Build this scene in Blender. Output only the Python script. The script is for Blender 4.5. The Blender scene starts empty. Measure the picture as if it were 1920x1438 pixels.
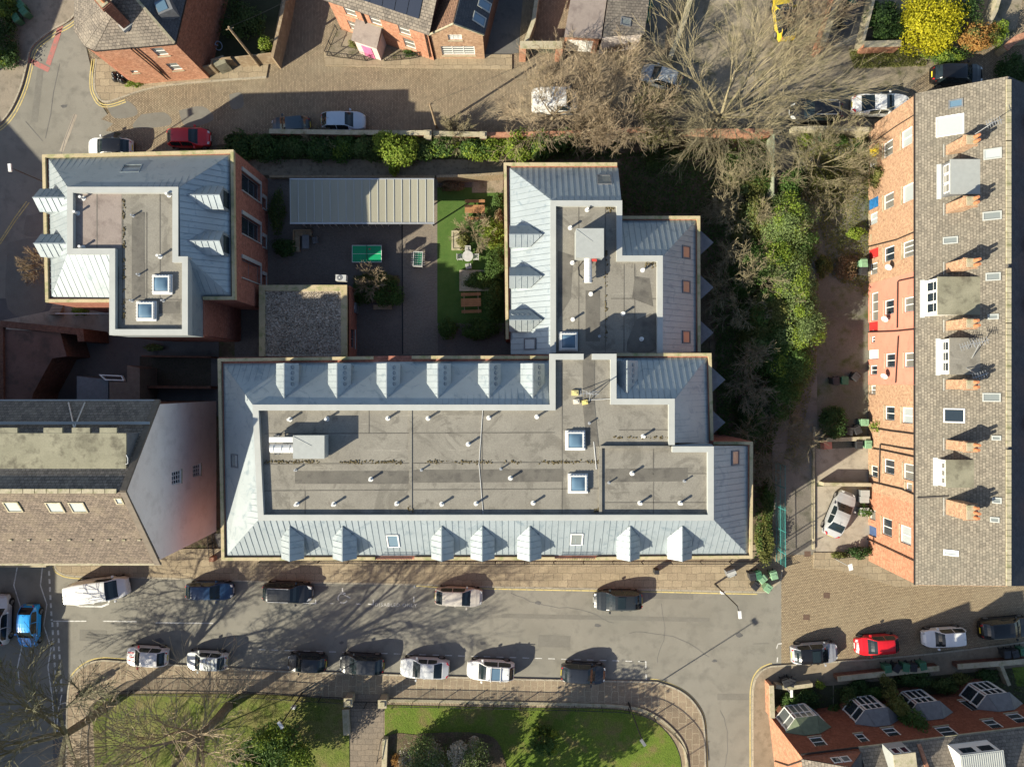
import bpy, math, random
from mathutils import Vector, Matrix
from mathutils.geometry import tessellate_polygon

# ------------------------------------------------------------------ camera, sky, sun, exposure
SC = bpy.context.scene
H = 63.5          # height the photograph was taken from, metres
S = 21.0          # photograph pixels per metre on the ground
cam_d = bpy.data.cameras.new("camera"); cam = bpy.data.objects.new("camera", cam_d)
SC.collection.objects.link(cam); SC.camera = cam
cam.location = (0, 0, H); cam.rotation_euler = (0, 0, 0)
cam_d.sensor_width = 36.0; cam_d.lens = 36.0 * H / (1920 / S)
cam_d.clip_start = 1.0; cam_d.clip_end = 2000.0

SUN_EL = math.radians(28.0)
SUN_AZ = math.radians(32.5)           # shadows run this far above the +x axis
world = bpy.data.worlds.new("World"); SC.world = world; world.use_nodes = True
wn = world.node_tree; wn.nodes.clear()
sky = wn.nodes.new("ShaderNodeTexSky"); sky.sky_type = 'NISHITA'; sky.sun_disc = False
sky.sun_elevation = SUN_EL
bg = wn.nodes.new("ShaderNodeBackground"); bg.inputs[1].default_value = 0.078
wo = wn.nodes.new("ShaderNodeOutputWorld")
wn.links.new(sky.outputs[0], bg.inputs[0]); wn.links.new(bg.outputs[0], wo.inputs[0])
sun_d = bpy.data.lights.new("sun", 'SUN'); sun = bpy.data.objects.new("sun", sun_d); SC.collection.objects.link(sun)
sun_d.energy = 5.0; sun_d.angle = math.radians(0.5); sun_d.color = (1.0, 0.92, 0.73)
to_sun = Vector((-math.cos(SUN_AZ) * math.cos(SUN_EL), -math.sin(SUN_AZ) * math.cos(SUN_EL), math.sin(SUN_EL)))
sun.rotation_euler = to_sun.to_track_quat('Z', 'Y').to_euler()
sky.sun_rotation = math.atan2(to_sun.x, to_sun.y)
SC.view_settings.view_transform = 'Standard'; SC.view_settings.look = 'None'
SC.view_settings.exposure = 1.04; SC.view_settings.gamma = 1.0
SC.cycles.max_bounces = 5; SC.cycles.diffuse_bounces = 2; SC.cycles.glossy_bounces = 2
SC.cycles.transmission_bounces = 3; SC.cycles.transparent_max_bounces = 6

# ------------------------------------------------------------------ helpers
R = random.Random(7)
def P(px, py, z=0.0):                 # the point at height z seen at photograph pixel (px, py)
    k = (1 - z / H) / S
    return Vector(((px - 960) * k, (719 - py) * k, z))
def on_plane(p0, n, px, py):          # where the line of sight through a pixel meets a plane
    d = Vector(((px - 960) / S, (719 - py) / S, -H)); o = Vector((0, 0, H))
    t = n.dot(p0 - o) / n.dot(d)
    return o + d * t

WM = {}                               # world matrices of the objects made here
COL = SC.collection
def tag(o, label=None, cat=None, group=None, kind=None):
    if label: o['label'] = label
    if cat: o['category'] = cat
    if group: o['group'] = group
    if kind: o['kind'] = kind
    return o
def thing(name, label, cat, loc=(0, 0, 0), rz=0.0, group=None):
    o = bpy.data.objects.new(name, None); COL.objects.link(o)
    o.location = loc; o.rotation_euler = (0, 0, rz); o.empty_display_size = 0.3
    WM[o] = Matrix.Translation(Vector(loc)) @ Matrix.Rotation(rz, 4, 'Z')
    return tag(o, label, cat, group)

class MB:
    def __init__(s): s.v = []; s.f = []; s.m = []; s.loc = None
    def add(s, pts, mi=0):
        b = len(s.v); s.v.extend([tuple(p) for p in pts]); s.f.append(tuple(range(b, b + len(pts)))); s.m.append(mi)
    def poly(s, pts, mi=0, up=True):  # possibly concave planar polygon
        pts = [Vector(p) for p in pts]
        if len(pts) <= 4 and convex(pts): 
            n = newell(pts)
            if up and n.z < 0: pts = pts[::-1]
            s.add(pts, mi); return
        b = len(s.v); s.v.extend([tuple(p) for p in pts])
        for t in tessellate_polygon([pts]):
            a, c, d = (pts[i] for i in t)
            n = (c - a).cross(d - a)
            t = t if (n.z >= 0) == up else t[::-1]
            s.f.append(tuple(b + i for i in t)); s.m.append(mi)
    def prism(s, pts, z0, z1, mi=0, bottom=False, mside=None):
        pts = [Vector((p[0], p[1], 0)) for p in pts]
        if newell(pts).z < 0: pts = pts[::-1]
        s.poly([(p.x, p.y, z1) for p in pts], mi)
        if bottom: s.poly([(p.x, p.y, z0) for p in pts], mi, up=False)
        n = len(pts); ms = mi if mside is None else mside
        for i in range(n):
            a, b = pts[i], pts[(i + 1) % n]
            s.add([(a.x, a.y, z0), (b.x, b.y, z0), (b.x, b.y, z1), (a.x, a.y, z1)], ms)
    def box(s, x0, x1, y0, y1, z0, z1, mi=0):
        s.prism([(x0, y0), (x1, y0), (x1, y1), (x0, y1)], z0, z1, mi, True)
    def obox(s, c, sx, sy, sz, rz=0.0, mi=0, M=None):   # centred in x, y; standing on c.z
        cs, sn = math.cos(rz), math.sin(rz); q = []
        for (a, b) in ((-1, -1), (1, -1), (1, 1), (-1, 1)):
            x, y = a * sx / 2, b * sy / 2; q.append((c[0] + x * cs - y * sn, c[1] + x * sn + y * cs))
        s.prism(q, c[2], c[2] + sz, mi, True)
    def hexa(s, b4, t4, mi=0):        # 4 bottom + 4 top points, same order (counter-clockwise from above)
        s.add(t4, mi); s.add(b4[::-1], mi)
        for i in range(4):
            j = (i + 1) % 4; s.add([b4[i], b4[j], t4[j], t4[i]], mi)
    def slab(s, pts, n, t, mi=0):     # flat polygon thickened by t along n
        pts = [Vector(p) for p in pts]; nn = newell(pts)
        if nn.dot(n) < 0: pts = pts[::-1]
        top = [p + n * t for p in pts]; k = len(pts)
        s.add(top, mi); s.add(pts[::-1], mi)
        for i in range(k):
            j = (i + 1) % k; s.add([pts[i], pts[j], top[j], top[i]], mi)
    def bar(s, a, b, w, h=None, mi=0, up=Vector((0, 0, 1))):   # square bar between two points
        a, b = Vector(a), Vector(b); h = w if h is None else h
        d = (b - a)
        if d.length < 1e-6: return
        d.normalize(); u = up
        if abs(d.dot(u)) > 0.98: u = Vector((1, 0, 0))
        x = d.cross(u).normalized(); y = x.cross(d).normalized()
        q = [(-1, -1), (1, -1), (1, 1), (-1, 1)]
        A = [a + x * (i * w / 2) + y * (j * h / 2) for i, j in q]; B = [b + x * (i * w / 2) + y * (j * h / 2) for i, j in q]
        s.add(A, mi); s.add(B[::-1], mi)
        for i in range(4):
            j = (i + 1) % 4; s.add([A[j], A[i], B[i], B[j]], mi)
    def tube(s, pts, rs, n=8, mi=0, cap=True):
        pts = [Vector(p) for p in pts]
        if not hasattr(rs, '__len__'): rs = [rs] * len(pts)
        rings = []
        for i, p in enumerate(pts):
            d = (pts[min(i + 1, len(pts) - 1)] - pts[max(i - 1, 0)]).normalized()
            u = Vector((0, 0, 1)) if abs(d.z) < 0.9 else Vector((1, 0, 0))
            x = d.cross(u).normalized(); y = d.cross(x)
            b = len(s.v)
            for k in range(n):
                a = 2 * math.pi * k / n; s.v.append(tuple(p + (x * math.cos(a) + y * math.sin(a)) * rs[i]))
            rings.append(b)
        for i in range(len(rings) - 1):
            for k in range(n):
                k2 = (k + 1) % n
                s.f.append((rings[i] + k, rings[i + 1] + k, rings[i + 1] + k2, rings[i] + k2)); s.m.append(mi)
        if cap:
            s.f.append(tuple(rings[0] + k for k in range(n))); s.m.append(mi)
            s.f.append(tuple(rings[-1] + k for k in reversed(range(n)))); s.m.append(mi)
    def cyl(s, c, r, h, n=12, mi=0, r2=None):
        s.tube([c, (c[0], c[1], c[2] + h)], [r, r if r2 is None else r2], n, mi)
    def build(s, name, mat, parent=None, smooth=False, uv=True):
        if not s.v: return None
        me = bpy.data.meshes.new(name)
        M = WM[parent].inverted() if parent is not None else None
        vs = s.v if M is None else [tuple(M @ Vector(v)) for v in s.v]
        me.from_pydata(vs, [], s.f)
        mats = mat if isinstance(mat, (list, tuple)) else [mat]
        for m in mats: me.materials.append(m)
        if len(mats) > 1: me.polygons.foreach_set('material_index', s.m)
        if uv: box_uv(me)
        if smooth: me.polygons.foreach_set('use_smooth', [True] * len(me.polygons))
        me.update()
        o = bpy.data.objects.new(name, me); COL.objects.link(o)
        if parent is not None: o.parent = parent; WM[o] = WM[parent]
        else: WM[o] = Matrix.Identity(4)
        return o

def newell(pts):
    n = Vector((0, 0, 0))
    for i in range(len(pts)):
        a, b = pts[i], pts[(i + 1) % len(pts)]
        n += Vector(((a.y - b.y) * (a.z + b.z), (a.z - b.z) * (a.x + b.x), (a.x - b.x) * (a.y + b.y)))
    return n.normalized() if n.length > 1e-12 else Vector((0, 0, 1))
def convex(pts):
    n = newell(pts); k = len(pts)
    return all(((pts[(i + 1) % k] - pts[i]).cross(pts[(i + 2) % k] - pts[(i + 1) % k])).dot(n) > -1e-9 for i in range(k))
def box_uv(me):                       # metres along the wall / along the slope
    uvl = me.uv_layers.new(name="UVMap"); data = [0.0] * (2 * len(me.loops)); vs = me.vertices
    for p in me.polygons:
        n = p.normal
        if abs(n.z) > 0.97: t = Vector((1, 0, 0)); b = Vector((0, 1, 0))
        else:
            t = Vector((-n.y, n.x, 0)).normalized(); b = n.cross(t)
        for li in p.loop_indices:
            co = vs[me.loops[li].vertex_index].co
            data[2 * li] = co.dot(t); data[2 * li + 1] = co.dot(b)
    uvl.data.foreach_set('uv', data)

def offset_line(pts, d, closed=False):     # mitred parallel of a polyline (positive = to the left of travel)
    pts = [Vector((p[0], p[1])) for p in pts]; n = len(pts); out = []
    for i in range(n):
        if closed: a, b, c = pts[i - 1], pts[i], pts[(i + 1) % n]
        else: a, b, c = pts[max(i - 1, 0)], pts[i], pts[min(i + 1, n - 1)]
        d1 = (b - a) if (b - a).length > 1e-9 else (c - b); d2 = (c - b) if (c - b).length > 1e-9 else d1
        d1 = d1.normalized(); d2 = d2.normalized()
        n1 = Vector((-d1.y, d1.x)); n2 = Vector((-d2.y, d2.x)); m = n1 + n2
        m = n1 if m.length < 1e-6 else m.normalized()
        q = max(m.dot(n1), 0.3)
        out.append(b + m * (d / q))
    return out
def strip_mesh(mb, pts, w, z0, z1, closed=False, mi=0, off=0.0):   # wall / kerb / coping along a polyline
    L = offset_line(pts, off + w / 2, closed); Rr = offset_line(pts, off - w / 2, closed); n = len(pts)
    rng = range(n if closed else n - 1)
    for i in rng:
        j = (i + 1) % n
        a, b, c, d = Rr[i], Rr[j], L[j], L[i]
        mb.add([(a.x, a.y, z1), (b.x, b.y, z1), (c.x, c.y, z1), (d.x, d.y, z1)], mi)
        if z1 - z0 > 1e-4:
            mb.add([(a.x, a.y, z0), (b.x, b.y, z0), (b.x, b.y, z1), (a.x, a.y, z1)], mi)
            mb.add([(c.x, c.y, z0), (d.x, d.y, z0), (d.x, d.y, z1), (c.x, c.y, z1)], mi)
            mb.add([(a.x, a.y, z0), (d.x, d.y, z0), (c.x, c.y, z0), (b.x, b.y, z0)], mi)
    if not closed and z1 - z0 > 1e-4:
        for k, s in ((0, 1), (n - 1, -1)):
            a, d = Rr[k], L[k]; q = [(d.x, d.y, z0), (a.x, a.y, z0), (a.x, a.y, z1), (d.x, d.y, z1)]
            mb.add(q if s > 0 else q[::-1], mi)
def smooth_px(pts, k=6):              # Catmull-Rom through pixel points
    out = []; n = len(pts)
    for i in range(n - 1):
        p0, p1, p2, p3 = pts[max(i - 1, 0)], pts[i], pts[i + 1], pts[min(i + 2, n - 1)]
        for j in range(k):
            t = j / k; r = []
            for a in (0, 1):
                r.append(0.5 * (2 * p1[a] + (p2[a] - p0[a]) * t + (2 * p0[a] - 5 * p1[a] + 4 * p2[a] - p3[a]) * t * t + (3 * p1[a] - p0[a] - 3 * p2[a] + p3[a]) * t ** 3))
            out.append(tuple(r))
    out.append(pts[-1]); return out

# ------------------------------------------------------------------ materials
MATS = {}
def srgb(r, g=None, b=None):
    if g is None: g = b = r
    f = lambda c: (c / 255 / 12.92) if c <= 10 else ((c / 255 + 0.055) / 1.055) ** 2.4
    return (f(r), f(g), f(b), 1)
def rgba(c): return (c[0], c[1], c[2], 1.0)
class NT:
    def __init__(s, name):
        s.m = bpy.data.materials.new(name); s.m.use_nodes = True; s.t = s.m.node_tree
        s.b = s.t.nodes['Principled BSDF']; s.tc = None
    def n(s, typ, **kw):
        x = s.t.nodes.new(typ)
        for k, v in kw.items(): setattr(x, k, v)
        return x
    def l(s, a, b): s.t.links.new(a, b)
    def co(s, kind='Object'):
        if s.tc is None: s.tc = s.n('ShaderNodeTexCoord')
        return s.tc.outputs[kind]
    def noise(s, scale, detail=4, rough=0.6, kind='Object', dist=0.0, stretch=None):
        x = s.n('ShaderNodeTexNoise'); x.inputs['Scale'].default_value = scale; x.inputs['Detail'].default_value = detail
        x.inputs['Roughness'].default_value = rough; x.inputs['Distortion'].default_value = dist
        src = s.co(kind)
        if stretch:
            mp = s.n('ShaderNodeMapping'); mp.inputs['Scale'].default_value = stretch; s.l(src, mp.inputs[0]); src = mp.outputs[0]
        s.l(src, x.inputs['Vector']); return x.outputs['Fac']
    def ramp(s, fac, lo, hi, a=(0, 0, 0, 1), b=(1, 1, 1, 1)):
        x = s.n('ShaderNodeValToRGB'); x.color_ramp.elements[0].position = lo; x.color_ramp.elements[1].position = hi
        x.color_ramp.elements[0].color = a; x.color_ramp.elements[1].color = b; s.l(fac, x.inputs[0]); return x.outputs[0]
    def mix(s, fac, a, b, mode='MIX'):
        x = s.n('ShaderNodeMix', data_type='RGBA', blend_type=mode)
        for sock, v in ((x.inputs['Factor'], fac), (x.inputs[6], a), (x.inputs[7], b)):
            if hasattr(v, 'is_output') or isinstance(v, bpy.types.NodeSocket): s.l(v, sock)
            else: sock.default_value = v
        return x.outputs[2]
    def out(s, col, rough=0.8, bump=None, bstr=0.3, bdist=0.02, spec=0.3, metal=0.0):
        if isinstance(col, bpy.types.NodeSocket): s.l(col, s.b.inputs['Base Color'])
        else: s.b.inputs['Base Color'].default_value = col
        if isinstance(rough, bpy.types.NodeSocket): s.l(rough, s.b.inputs['Roughness'])
        else: s.b.inputs['Roughness'].default_value = rough
        s.b.inputs['Specular IOR Level'].default_value = spec; s.b.inputs['Metallic'].default_value = metal
        if bump is not None:
            x = s.n('ShaderNodeBump'); x.inputs['Strength'].default_value = bstr; x.inputs['Distance'].default_value = bdist
            s.l(bump, x.inputs['Height']); s.l(x.outputs[0], s.b.inputs['Normal'])
        return s.m
def m_plain(name, c, rough=0.6, spec=0.4, metal=0.0, var=0.18, scale=3.0):
    if name in MATS: return MATS[name]
    t = NT(name); f = t.noise(scale, 5)
    a = (c[0] * (1 - var), c[1] * (1 - var), c[2] * (1 - var), 1); b = (min(c[0] * (1 + var), 1), min(c[1] * (1 + var), 1), min(c[2] * (1 + var), 1), 1)
    MATS[name] = t.out(t.ramp(f, 0.3, 0.7, a, b), rough, None, spec=spec, metal=metal); return MATS[name]
def m_rough(name, c1, c2, c3=None, s1=0.5, s2=6.0, rough=0.9, bump=0.3, bdist=0.03, lo=0.35, hi=0.65, fine=30.0, fineamt=0.35):
    t = NT(name)
    col = t.ramp(t.noise(s1, 6, 0.65), lo, hi, rgba(c1), rgba(c2))
    if c3: col = t.mix(t.ramp(t.noise(s2, 4, 0.6), 0.5, 0.68), col, rgba(c3))
    fn = t.noise(fine, 3, 0.7)
    col = t.mix(fineamt, col, t.ramp(fn, 0.25, 0.75, (0.25, 0.25, 0.25, 1), (1.75, 1.75, 1.75, 1)), 'MULTIPLY')
    MATS[name] = t.out(col, rough, fn, bump, bdist, spec=0.2); return MATS[name]
def m_brick(name, c1, c2, mortar, w, h, m=0.012, rough=0.9, stain=None, sscale=0.35, stamt=0.6, off=0.5, bstr=0.4, bd=0.02, bias=0.0, rot=0.0, fine=8.0, kind='UV'):
    t = NT(name)
    br = t.n('ShaderNodeTexBrick'); br.offset = off
    br.inputs['Color1'].default_value = rgba(c1); br.inputs['Color2'].default_value = rgba(c2); br.inputs['Mortar'].default_value = rgba(mortar)
    br.inputs['Scale'].default_value = 1.0; br.inputs['Brick Width'].default_value = w; br.inputs['Row Height'].default_value = h
    br.inputs['Mortar Size'].default_value = m; br.inputs['Mortar Smooth'].default_value = 0.3; br.inputs['Bias'].default_value = bias
    mp = t.n('ShaderNodeMapping'); mp.inputs['Rotation'].default_value = (0, 0, rot); t.l(t.co(kind), mp.inputs[0])
    # slight wobble so that rows are not ruler-straight
    nz = t.n('ShaderNodeTexNoise'); nz.inputs['Scale'].default_value = 1.3; t.l(mp.outputs[0], nz.inputs['Vector'])
    vm = t.n('ShaderNodeVectorMath', operation='SCALE'); t.l(nz.outputs['Color'], vm.inputs[0]); vm.inputs['Scale'].default_value = h * 0.5
    va = t.n('ShaderNodeVectorMath', operation='ADD'); t.l(mp.outputs[0], va.inputs[0]); t.l(vm.outputs[0], va.inputs[1])
    t.l(va.outputs[0], br.inputs['Vector'])
    col = br.outputs['Color']
    col = t.mix(0.5, col, t.ramp(t.noise(fine, 3, 0.7), 0.25, 0.75, (0.45, 0.45, 0.45, 1), (1.55, 1.55, 1.55, 1)), 'MULTIPLY')
    if 'brick' in name: col = t.mix(0.85, col, t.ramp(t.noise(3.2, 5, 0.85), 0.36, 0.64, (0.62, 0.58, 0.56, 1), (1.36, 1.38, 1.40, 1)), 'MULTIPLY')
    if stain: col = t.mix(t.ramp(t.noise(sscale, 6, 0.65), 0.48, 0.72), col, t.mix(stamt, col, rgba(stain)))
    inv = t.n('ShaderNodeMath', operation='SUBTRACT'); inv.inputs[0].default_value = 1.0; t.l(br.outputs['Fac'], inv.inputs[1])
    MATS[name] = t.out(col, rough, inv.outputs[0], bstr, bd, spec=0.2); return MATS[name]
def m_leaf(name, c1, c2, rough=0.65):
    t = NT(name); g = t.n('ShaderNodeNewGeometry')
    col = t.ramp(g.outputs['Random Per Island'], 0.0, 1.0, rgba(c1), rgba(c2))
    col = t.mix(0.55, col, t.ramp(t.noise(0.9, 3), 0.3, 0.7, (0.6, 0.6, 0.6, 1), (1.4, 1.4, 1.4, 1)), 'MULTIPLY')
    t.out(col, rough, spec=0.25)
    tr = t.n('ShaderNodeBsdfTranslucent'); t.l(col, tr.inputs[0]); mx = t.n('ShaderNodeMixShader'); mx.inputs[0].default_value = 0.38
    o = [x for x in t.t.nodes if x.type == 'OUTPUT_MATERIAL'][0]; t.l(t.b.outputs[0], mx.inputs[1]); t.l(tr.outputs[0], mx.inputs[2]); t.l(mx.outputs[0], o.inputs[0])
    MATS[name] = t.m; return t.m

M = {}
# ground
M['asphalt'] = m_rough('asphalt', (0.19, 0.18, 0.153), (0.23, 0.218, 0.187), (0.168, 0.16, 0.138), s1=0.22, s2=0.9, fine=25, fineamt=0.28, bump=0.15)
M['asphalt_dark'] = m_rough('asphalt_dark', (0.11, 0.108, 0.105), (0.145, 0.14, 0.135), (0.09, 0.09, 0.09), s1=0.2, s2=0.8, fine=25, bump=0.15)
M['patch'] = m_rough('asphalt_patch', (0.155, 0.147, 0.128), (0.18, 0.172, 0.15), None, s1=1.0, fine=25, bump=0.1)
M['setts'] = m_brick('stone_setts', (0.33, 0.262, 0.18), (0.215, 0.172, 0.12), (0.095, 0.077, 0.055), 0.21, 0.13, 0.016, stain=(0.28, 0.24, 0.17), sscale=0.28, stamt=0.65, bstr=0.8, bd=0.04, rot=1.57)
M['setts_yellow'] = m_brick('stone_setts_pale', (0.36, 0.285, 0.185), (0.27, 0.21, 0.14), (0.12, 0.095, 0.065), 0.20, 0.13, 0.016, stain=(0.30, 0.25, 0.17), sscale=0.3, stamt=0.6, bstr=0.8, bd=0.04, rot=0.09)
M['flags'] = m_brick('paving_flags', (0.33, 0.27, 0.185), (0.26, 0.21, 0.145), (0.12, 0.10, 0.07), 0.85, 0.62, 0.014, stain=(0.20, 0.165, 0.11), sscale=0.5, stamt=0.7, bstr=0.4)
M['flags_brown'] = m_brick('brown_paving_flags', (0.28, 0.22, 0.155), (0.23, 0.18, 0.125), (0.35, 0.30, 0.21), 0.95, 0.6, 0.03, stain=(0.15, 0.12, 0.09), sscale=0.5, stamt=0.6, bstr=0.3, rot=1.57)
M['concrete'] = m_rough('concrete', (0.30, 0.26, 0.21), (0.37, 0.33, 0.27), (0.24, 0.21, 0.17), s1=0.4, s2=1.5)
M['kerb'] = m_brick('kerb_stone', (0.36, 0.32, 0.25), (0.30, 0.27, 0.21), (0.13, 0.11, 0.09), 0.9, 0.9, 0.015)
M['soil'] = m_rough('soil', (0.085, 0.062, 0.042), (0.15, 0.115, 0.075), (0.075, 0.085, 0.035), s1=0.5, s2=1.2, fine=9, fineamt=0.5, bump=0.8, bdist=0.08)
M['dirt'] = m_rough('dirt_track', (0.20, 0.17, 0.125), (0.28, 0.24, 0.18), (0.11, 0.105, 0.06), s1=0.35, s2=1.0, fine=12, fineamt=0.45, bump=0.5, bdist=0.05)
M['lawn'] = m_rough('lawn_grass', (0.08, 0.135, 0.016), (0.13, 0.165, 0.028), (0.15, 0.13, 0.05), s1=0.35, s2=0.7, fine=10, fineamt=0.55, bump=1.0, bdist=0.06)
M['lawn_worn'] = m_rough('worn_lawn_grass', (0.11, 0.145, 0.025), (0.165, 0.14, 0.06), (0.085, 0.115, 0.02), s1=0.5, s2=1.2, fine=8, fineamt=0.55, bump=1.0, bdist=0.06)
M['turf'] = m_rough('artificial_turf', (0.055, 0.11, 0.022), (0.075, 0.13, 0.03), None, s1=1.0, fine=18, bump=0.5)
M['court'] = m_brick('courtyard_pavers', (0.145, 0.125, 0.11), (0.125, 0.11, 0.098), (0.09, 0.08, 0.072), 0.2, 0.1, 0.006, stain=(0.17, 0.15, 0.13), sscale=0.8, bstr=0.1)
M['court_lane'] = m_brick('courtyard_lane_pavers', (0.22, 0.185, 0.15), (0.18, 0.155, 0.13), (0.12, 0.10, 0.085), 0.2, 0.1, 0.006, stain=(0.2, 0.18, 0.15), sscale=0.8, bstr=0.1)
M['white_line'] = m_rough('white_road_paint', (0.50, 0.49, 0.46), (0.70, 0.69, 0.66), (0.28, 0.27, 0.25), s1=1.0, s2=4, fine=20)
M['yellow_line'] = m_rough('yellow_road_paint', (0.48, 0.38, 0.14), (0.60, 0.49, 0.22), (0.3, 0.26, 0.16), s1=1.0, s2=4, fine=20)
M['red_line'] = m_rough('red_road_surface', (0.42, 0.15, 0.13), (0.35, 0.16, 0.14), (0.22, 0.17, 0.15), s1=1.0, s2=2.5, fine=20)
# walls
M['brick_red'] = m_brick('red_brick', (0.30, 0.11, 0.062), (0.23, 0.083, 0.05), (0.24, 0.17, 0.13), 0.23, 0.075, 0.009, stain=(0.20, 0.08, 0.05), bstr=0.3)
M['brick_orange'] = m_brick('orange_brick', (0.46, 0.215, 0.125), (0.35, 0.145, 0.085), (0.36, 0.26, 0.19), 0.23, 0.075, 0.009, stain=(0.34, 0.14, 0.08), bstr=0.3)
M['brick_sand'] = m_brick('sandy_orange_brick', (0.40, 0.215, 0.125), (0.25, 0.11, 0.068), (0.44, 0.35, 0.24), 0.23, 0.085, 0.016, stain=(0.30, 0.19, 0.12), sscale=0.8, stamt=.5, bstr=0.4)
M['brick_dark'] = m_brick('dark_brick', (0.17, 0.075, 0.05), (0.12, 0.06, 0.045), (0.11, 0.08, 0.06), 0.23, 0.075, 0.009, stain=(0.09, 0.05, 0.04))
M['brick_modern'] = m_brick('smooth_red_brick', (0.33, 0.13, 0.09), (0.29, 0.115, 0.08), (0.25, 0.14, 0.11), 0.225, 0.075, 0.008, stain=(0.28, 0.12, 0.09), bstr=0.15)
M['render_pink'] = m_rough('pink_masonry_paint', (0.52, 0.205, 0.145), (0.56, 0.23, 0.165), (0.48, 0.185, 0.135), s1=0.4, s2=1.5, fine=15, fineamt=0.12, bump=0.1)
M['render_white'] = m_rough('off_white_render', (0.80, 0.70, 0.64), (0.86, 0.76, 0.70), (0.74, 0.64, 0.58), s1=0.3, s2=1.0, fine=9, fineamt=0.06, bump=0.05)
M['stone'] = m_rough('weathered_stone', (0.34, 0.30, 0.215), (0.44, 0.39, 0.28), (0.25, 0.24, 0.14), s1=0.8, s2=2.0, fine=14, fineamt=0.3)
M['coping'] = m_rough('mossy_coping_stone', (0.40, 0.33, 0.20), (0.47, 0.39, 0.25), (0.25, 0.26, 0.12), s1=0.5, s2=1.6, fine=14, fineamt=0.25)
M['timber'] = m_rough('weathered_timber', (0.30, 0.22, 0.14), (0.23, 0.17, 0.11), (0.36, 0.29, 0.20), s1=1.0, s2=3.0)
M['fencewood'] = m_brick('fence_boards', (0.30, 0.23, 0.15), (0.26, 0.21, 0.15), (0.07, 0.055, 0.04), 0.14, 3.0, 0.012, stain=(0.22, 0.2, 0.12))
# roofs
M['slate'] = m_brick('stone_slates', (0.235, 0.20, 0.165), (0.14, 0.122, 0.105), (0.055, 0.048, 0.042), 0.30, 0.24, 0.014, stain=(0.27, 0.235, 0.19), sscale=0.6, bstr=0.7, bd=0.03, fine=5)
M['slate_terrace'] = m_brick('terrace_stone_slates', (0.235, 0.207, 0.168), (0.145, 0.129, 0.107), (0.078, 0.069, 0.057), 0.25, 0.20, 0.014, stain=(0.15, 0.14, 0.115), sscale=0.45, bstr=0.6, bd=0.03, fine=5)
M['slate_brown'] = m_brick('brown_stone_slates', (0.215, 0.17, 0.135), (0.125, 0.10, 0.082), (0.058, 0.047, 0.04), 0.24, 0.19, 0.012, stain=(0.24, 0.195, 0.14), sscale=0.9, bstr=0.7, bd=0.03, fine=6)
M['slate_shade_side'] = m_brick('shade_side_slates', (0.085, 0.09, 0.10), (0.065, 0.07, 0.08), (0.03, 0.03, 0.034), 0.30, 0.22, 0.008, stain=(0.10, 0.10, 0.095))  # dark slates for slopes turned from the sun, shade put into the colour
M['tile_brown'] = m_brick('brown_roof_tiles', (0.21, 0.125, 0.085), (0.16, 0.095, 0.065), (0.05, 0.03, 0.025), 0.6, 0.22, 0.025)
def m_felt(name, c1, c2, c3, **k):    # roofing felt with ponding rings, scuffs and dark runs
    t = NT(name)
    col = t.ramp(t.noise(0.4, 6, 0.65), 0.35, 0.65, rgba(c1), rgba(c2))
    col = t.mix(t.ramp(t.noise(0.28, 6, 0.7, dist=2.0), 0.52, 0.60), col, rgba([x * 0.83 for x in c1]))
    col = t.mix(t.ramp(t.noise(0.5, 7, 0.75, dist=0.8), 0.60, 0.66), col, rgba(c3))
    col = t.mix(t.ramp(t.noise(0.8, 5, 0.7, stretch=(0.3, 2.5, 1)), 0.60, 0.72), col, rgba([x * 1.22 for x in c2]))
    fn = t.noise(12, 3, 0.7); col = t.mix(0.25, col, t.ramp(fn, 0.25, 0.75, (0.25, 0.25, 0.25, 1), (1.75, 1.75, 1.75, 1)), 'MULTIPLY')
    MATS[name] = t.out(col, 0.85, fn, 0.1, 0.02, spec=0.25); return MATS[name]
def m_zinc(name, c, metal=0.0, rough=0.42):
    t = NT(name)
    a = t.ramp(t.noise(0.7, 5, 0.6), 0.35, 0.65, rgba([x * 0.94 for x in c]), rgba([x * 1.05 for x in c]))
    b = t.mix(t.ramp(t.noise(0.9, 6, 0.7, dist=1.2), 0.54, 0.66), a, rgba([c[0] * 0.70, c[1] * 0.75, c[2] * 0.79]))
    b = t.mix(t.ramp(t.noise(3.5, 4, 0.8), 0.66, 0.74), b, rgba([min(x * 1.3, 1) for x in c]))
    return t.out(b, rough, t.noise(2.5, 2), 0.06, 0.02, spec=0.45, metal=metal)
M['zinc'] = m_zinc('weathered_zinc', (0.335, 0.375, 0.395), 0.4, 0.45)
M['zinc_seam'] = m_plain('zinc_seam', (0.20, 0.235, 0.255), 0.4, 0.5)
M['zinc_trim'] = m_plain('pale_zinc_capping', (0.39, 0.40, 0.385), 0.45, 0.4, var=0.06, scale=1.0)
M['felt'] = m_felt('flat_roof_felt', (0.198, 0.184, 0.158), (0.24, 0.225, 0.193), (0.16, 0.148, 0.127), s1=0.45, s2=1.4, fine=12, fineamt=0.22, bump=0.1)
M['felt_dark'] = m_rough('stained_roof_felt', (0.115, 0.107, 0.095), (0.15, 0.14, 0.122), (0.09, 0.084, 0.076), s1=0.5, s2=1.2, fine=12, fineamt=0.15)
M['felt_pink'] = m_rough('pinkish_roof_felt', (0.245, 0.205, 0.185), (0.285, 0.24, 0.215), (0.19, 0.155, 0.14), s1=0.4, s2=1.0, fine=12, fineamt=0.15)
M['felt_green'] = m_rough('mossy_grey_roof_felt', (0.21, 0.20, 0.145), (0.28, 0.265, 0.195), (0.13, 0.12, 0.09), s1=0.5, s2=1.2, fine=10, fineamt=0.2)
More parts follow.
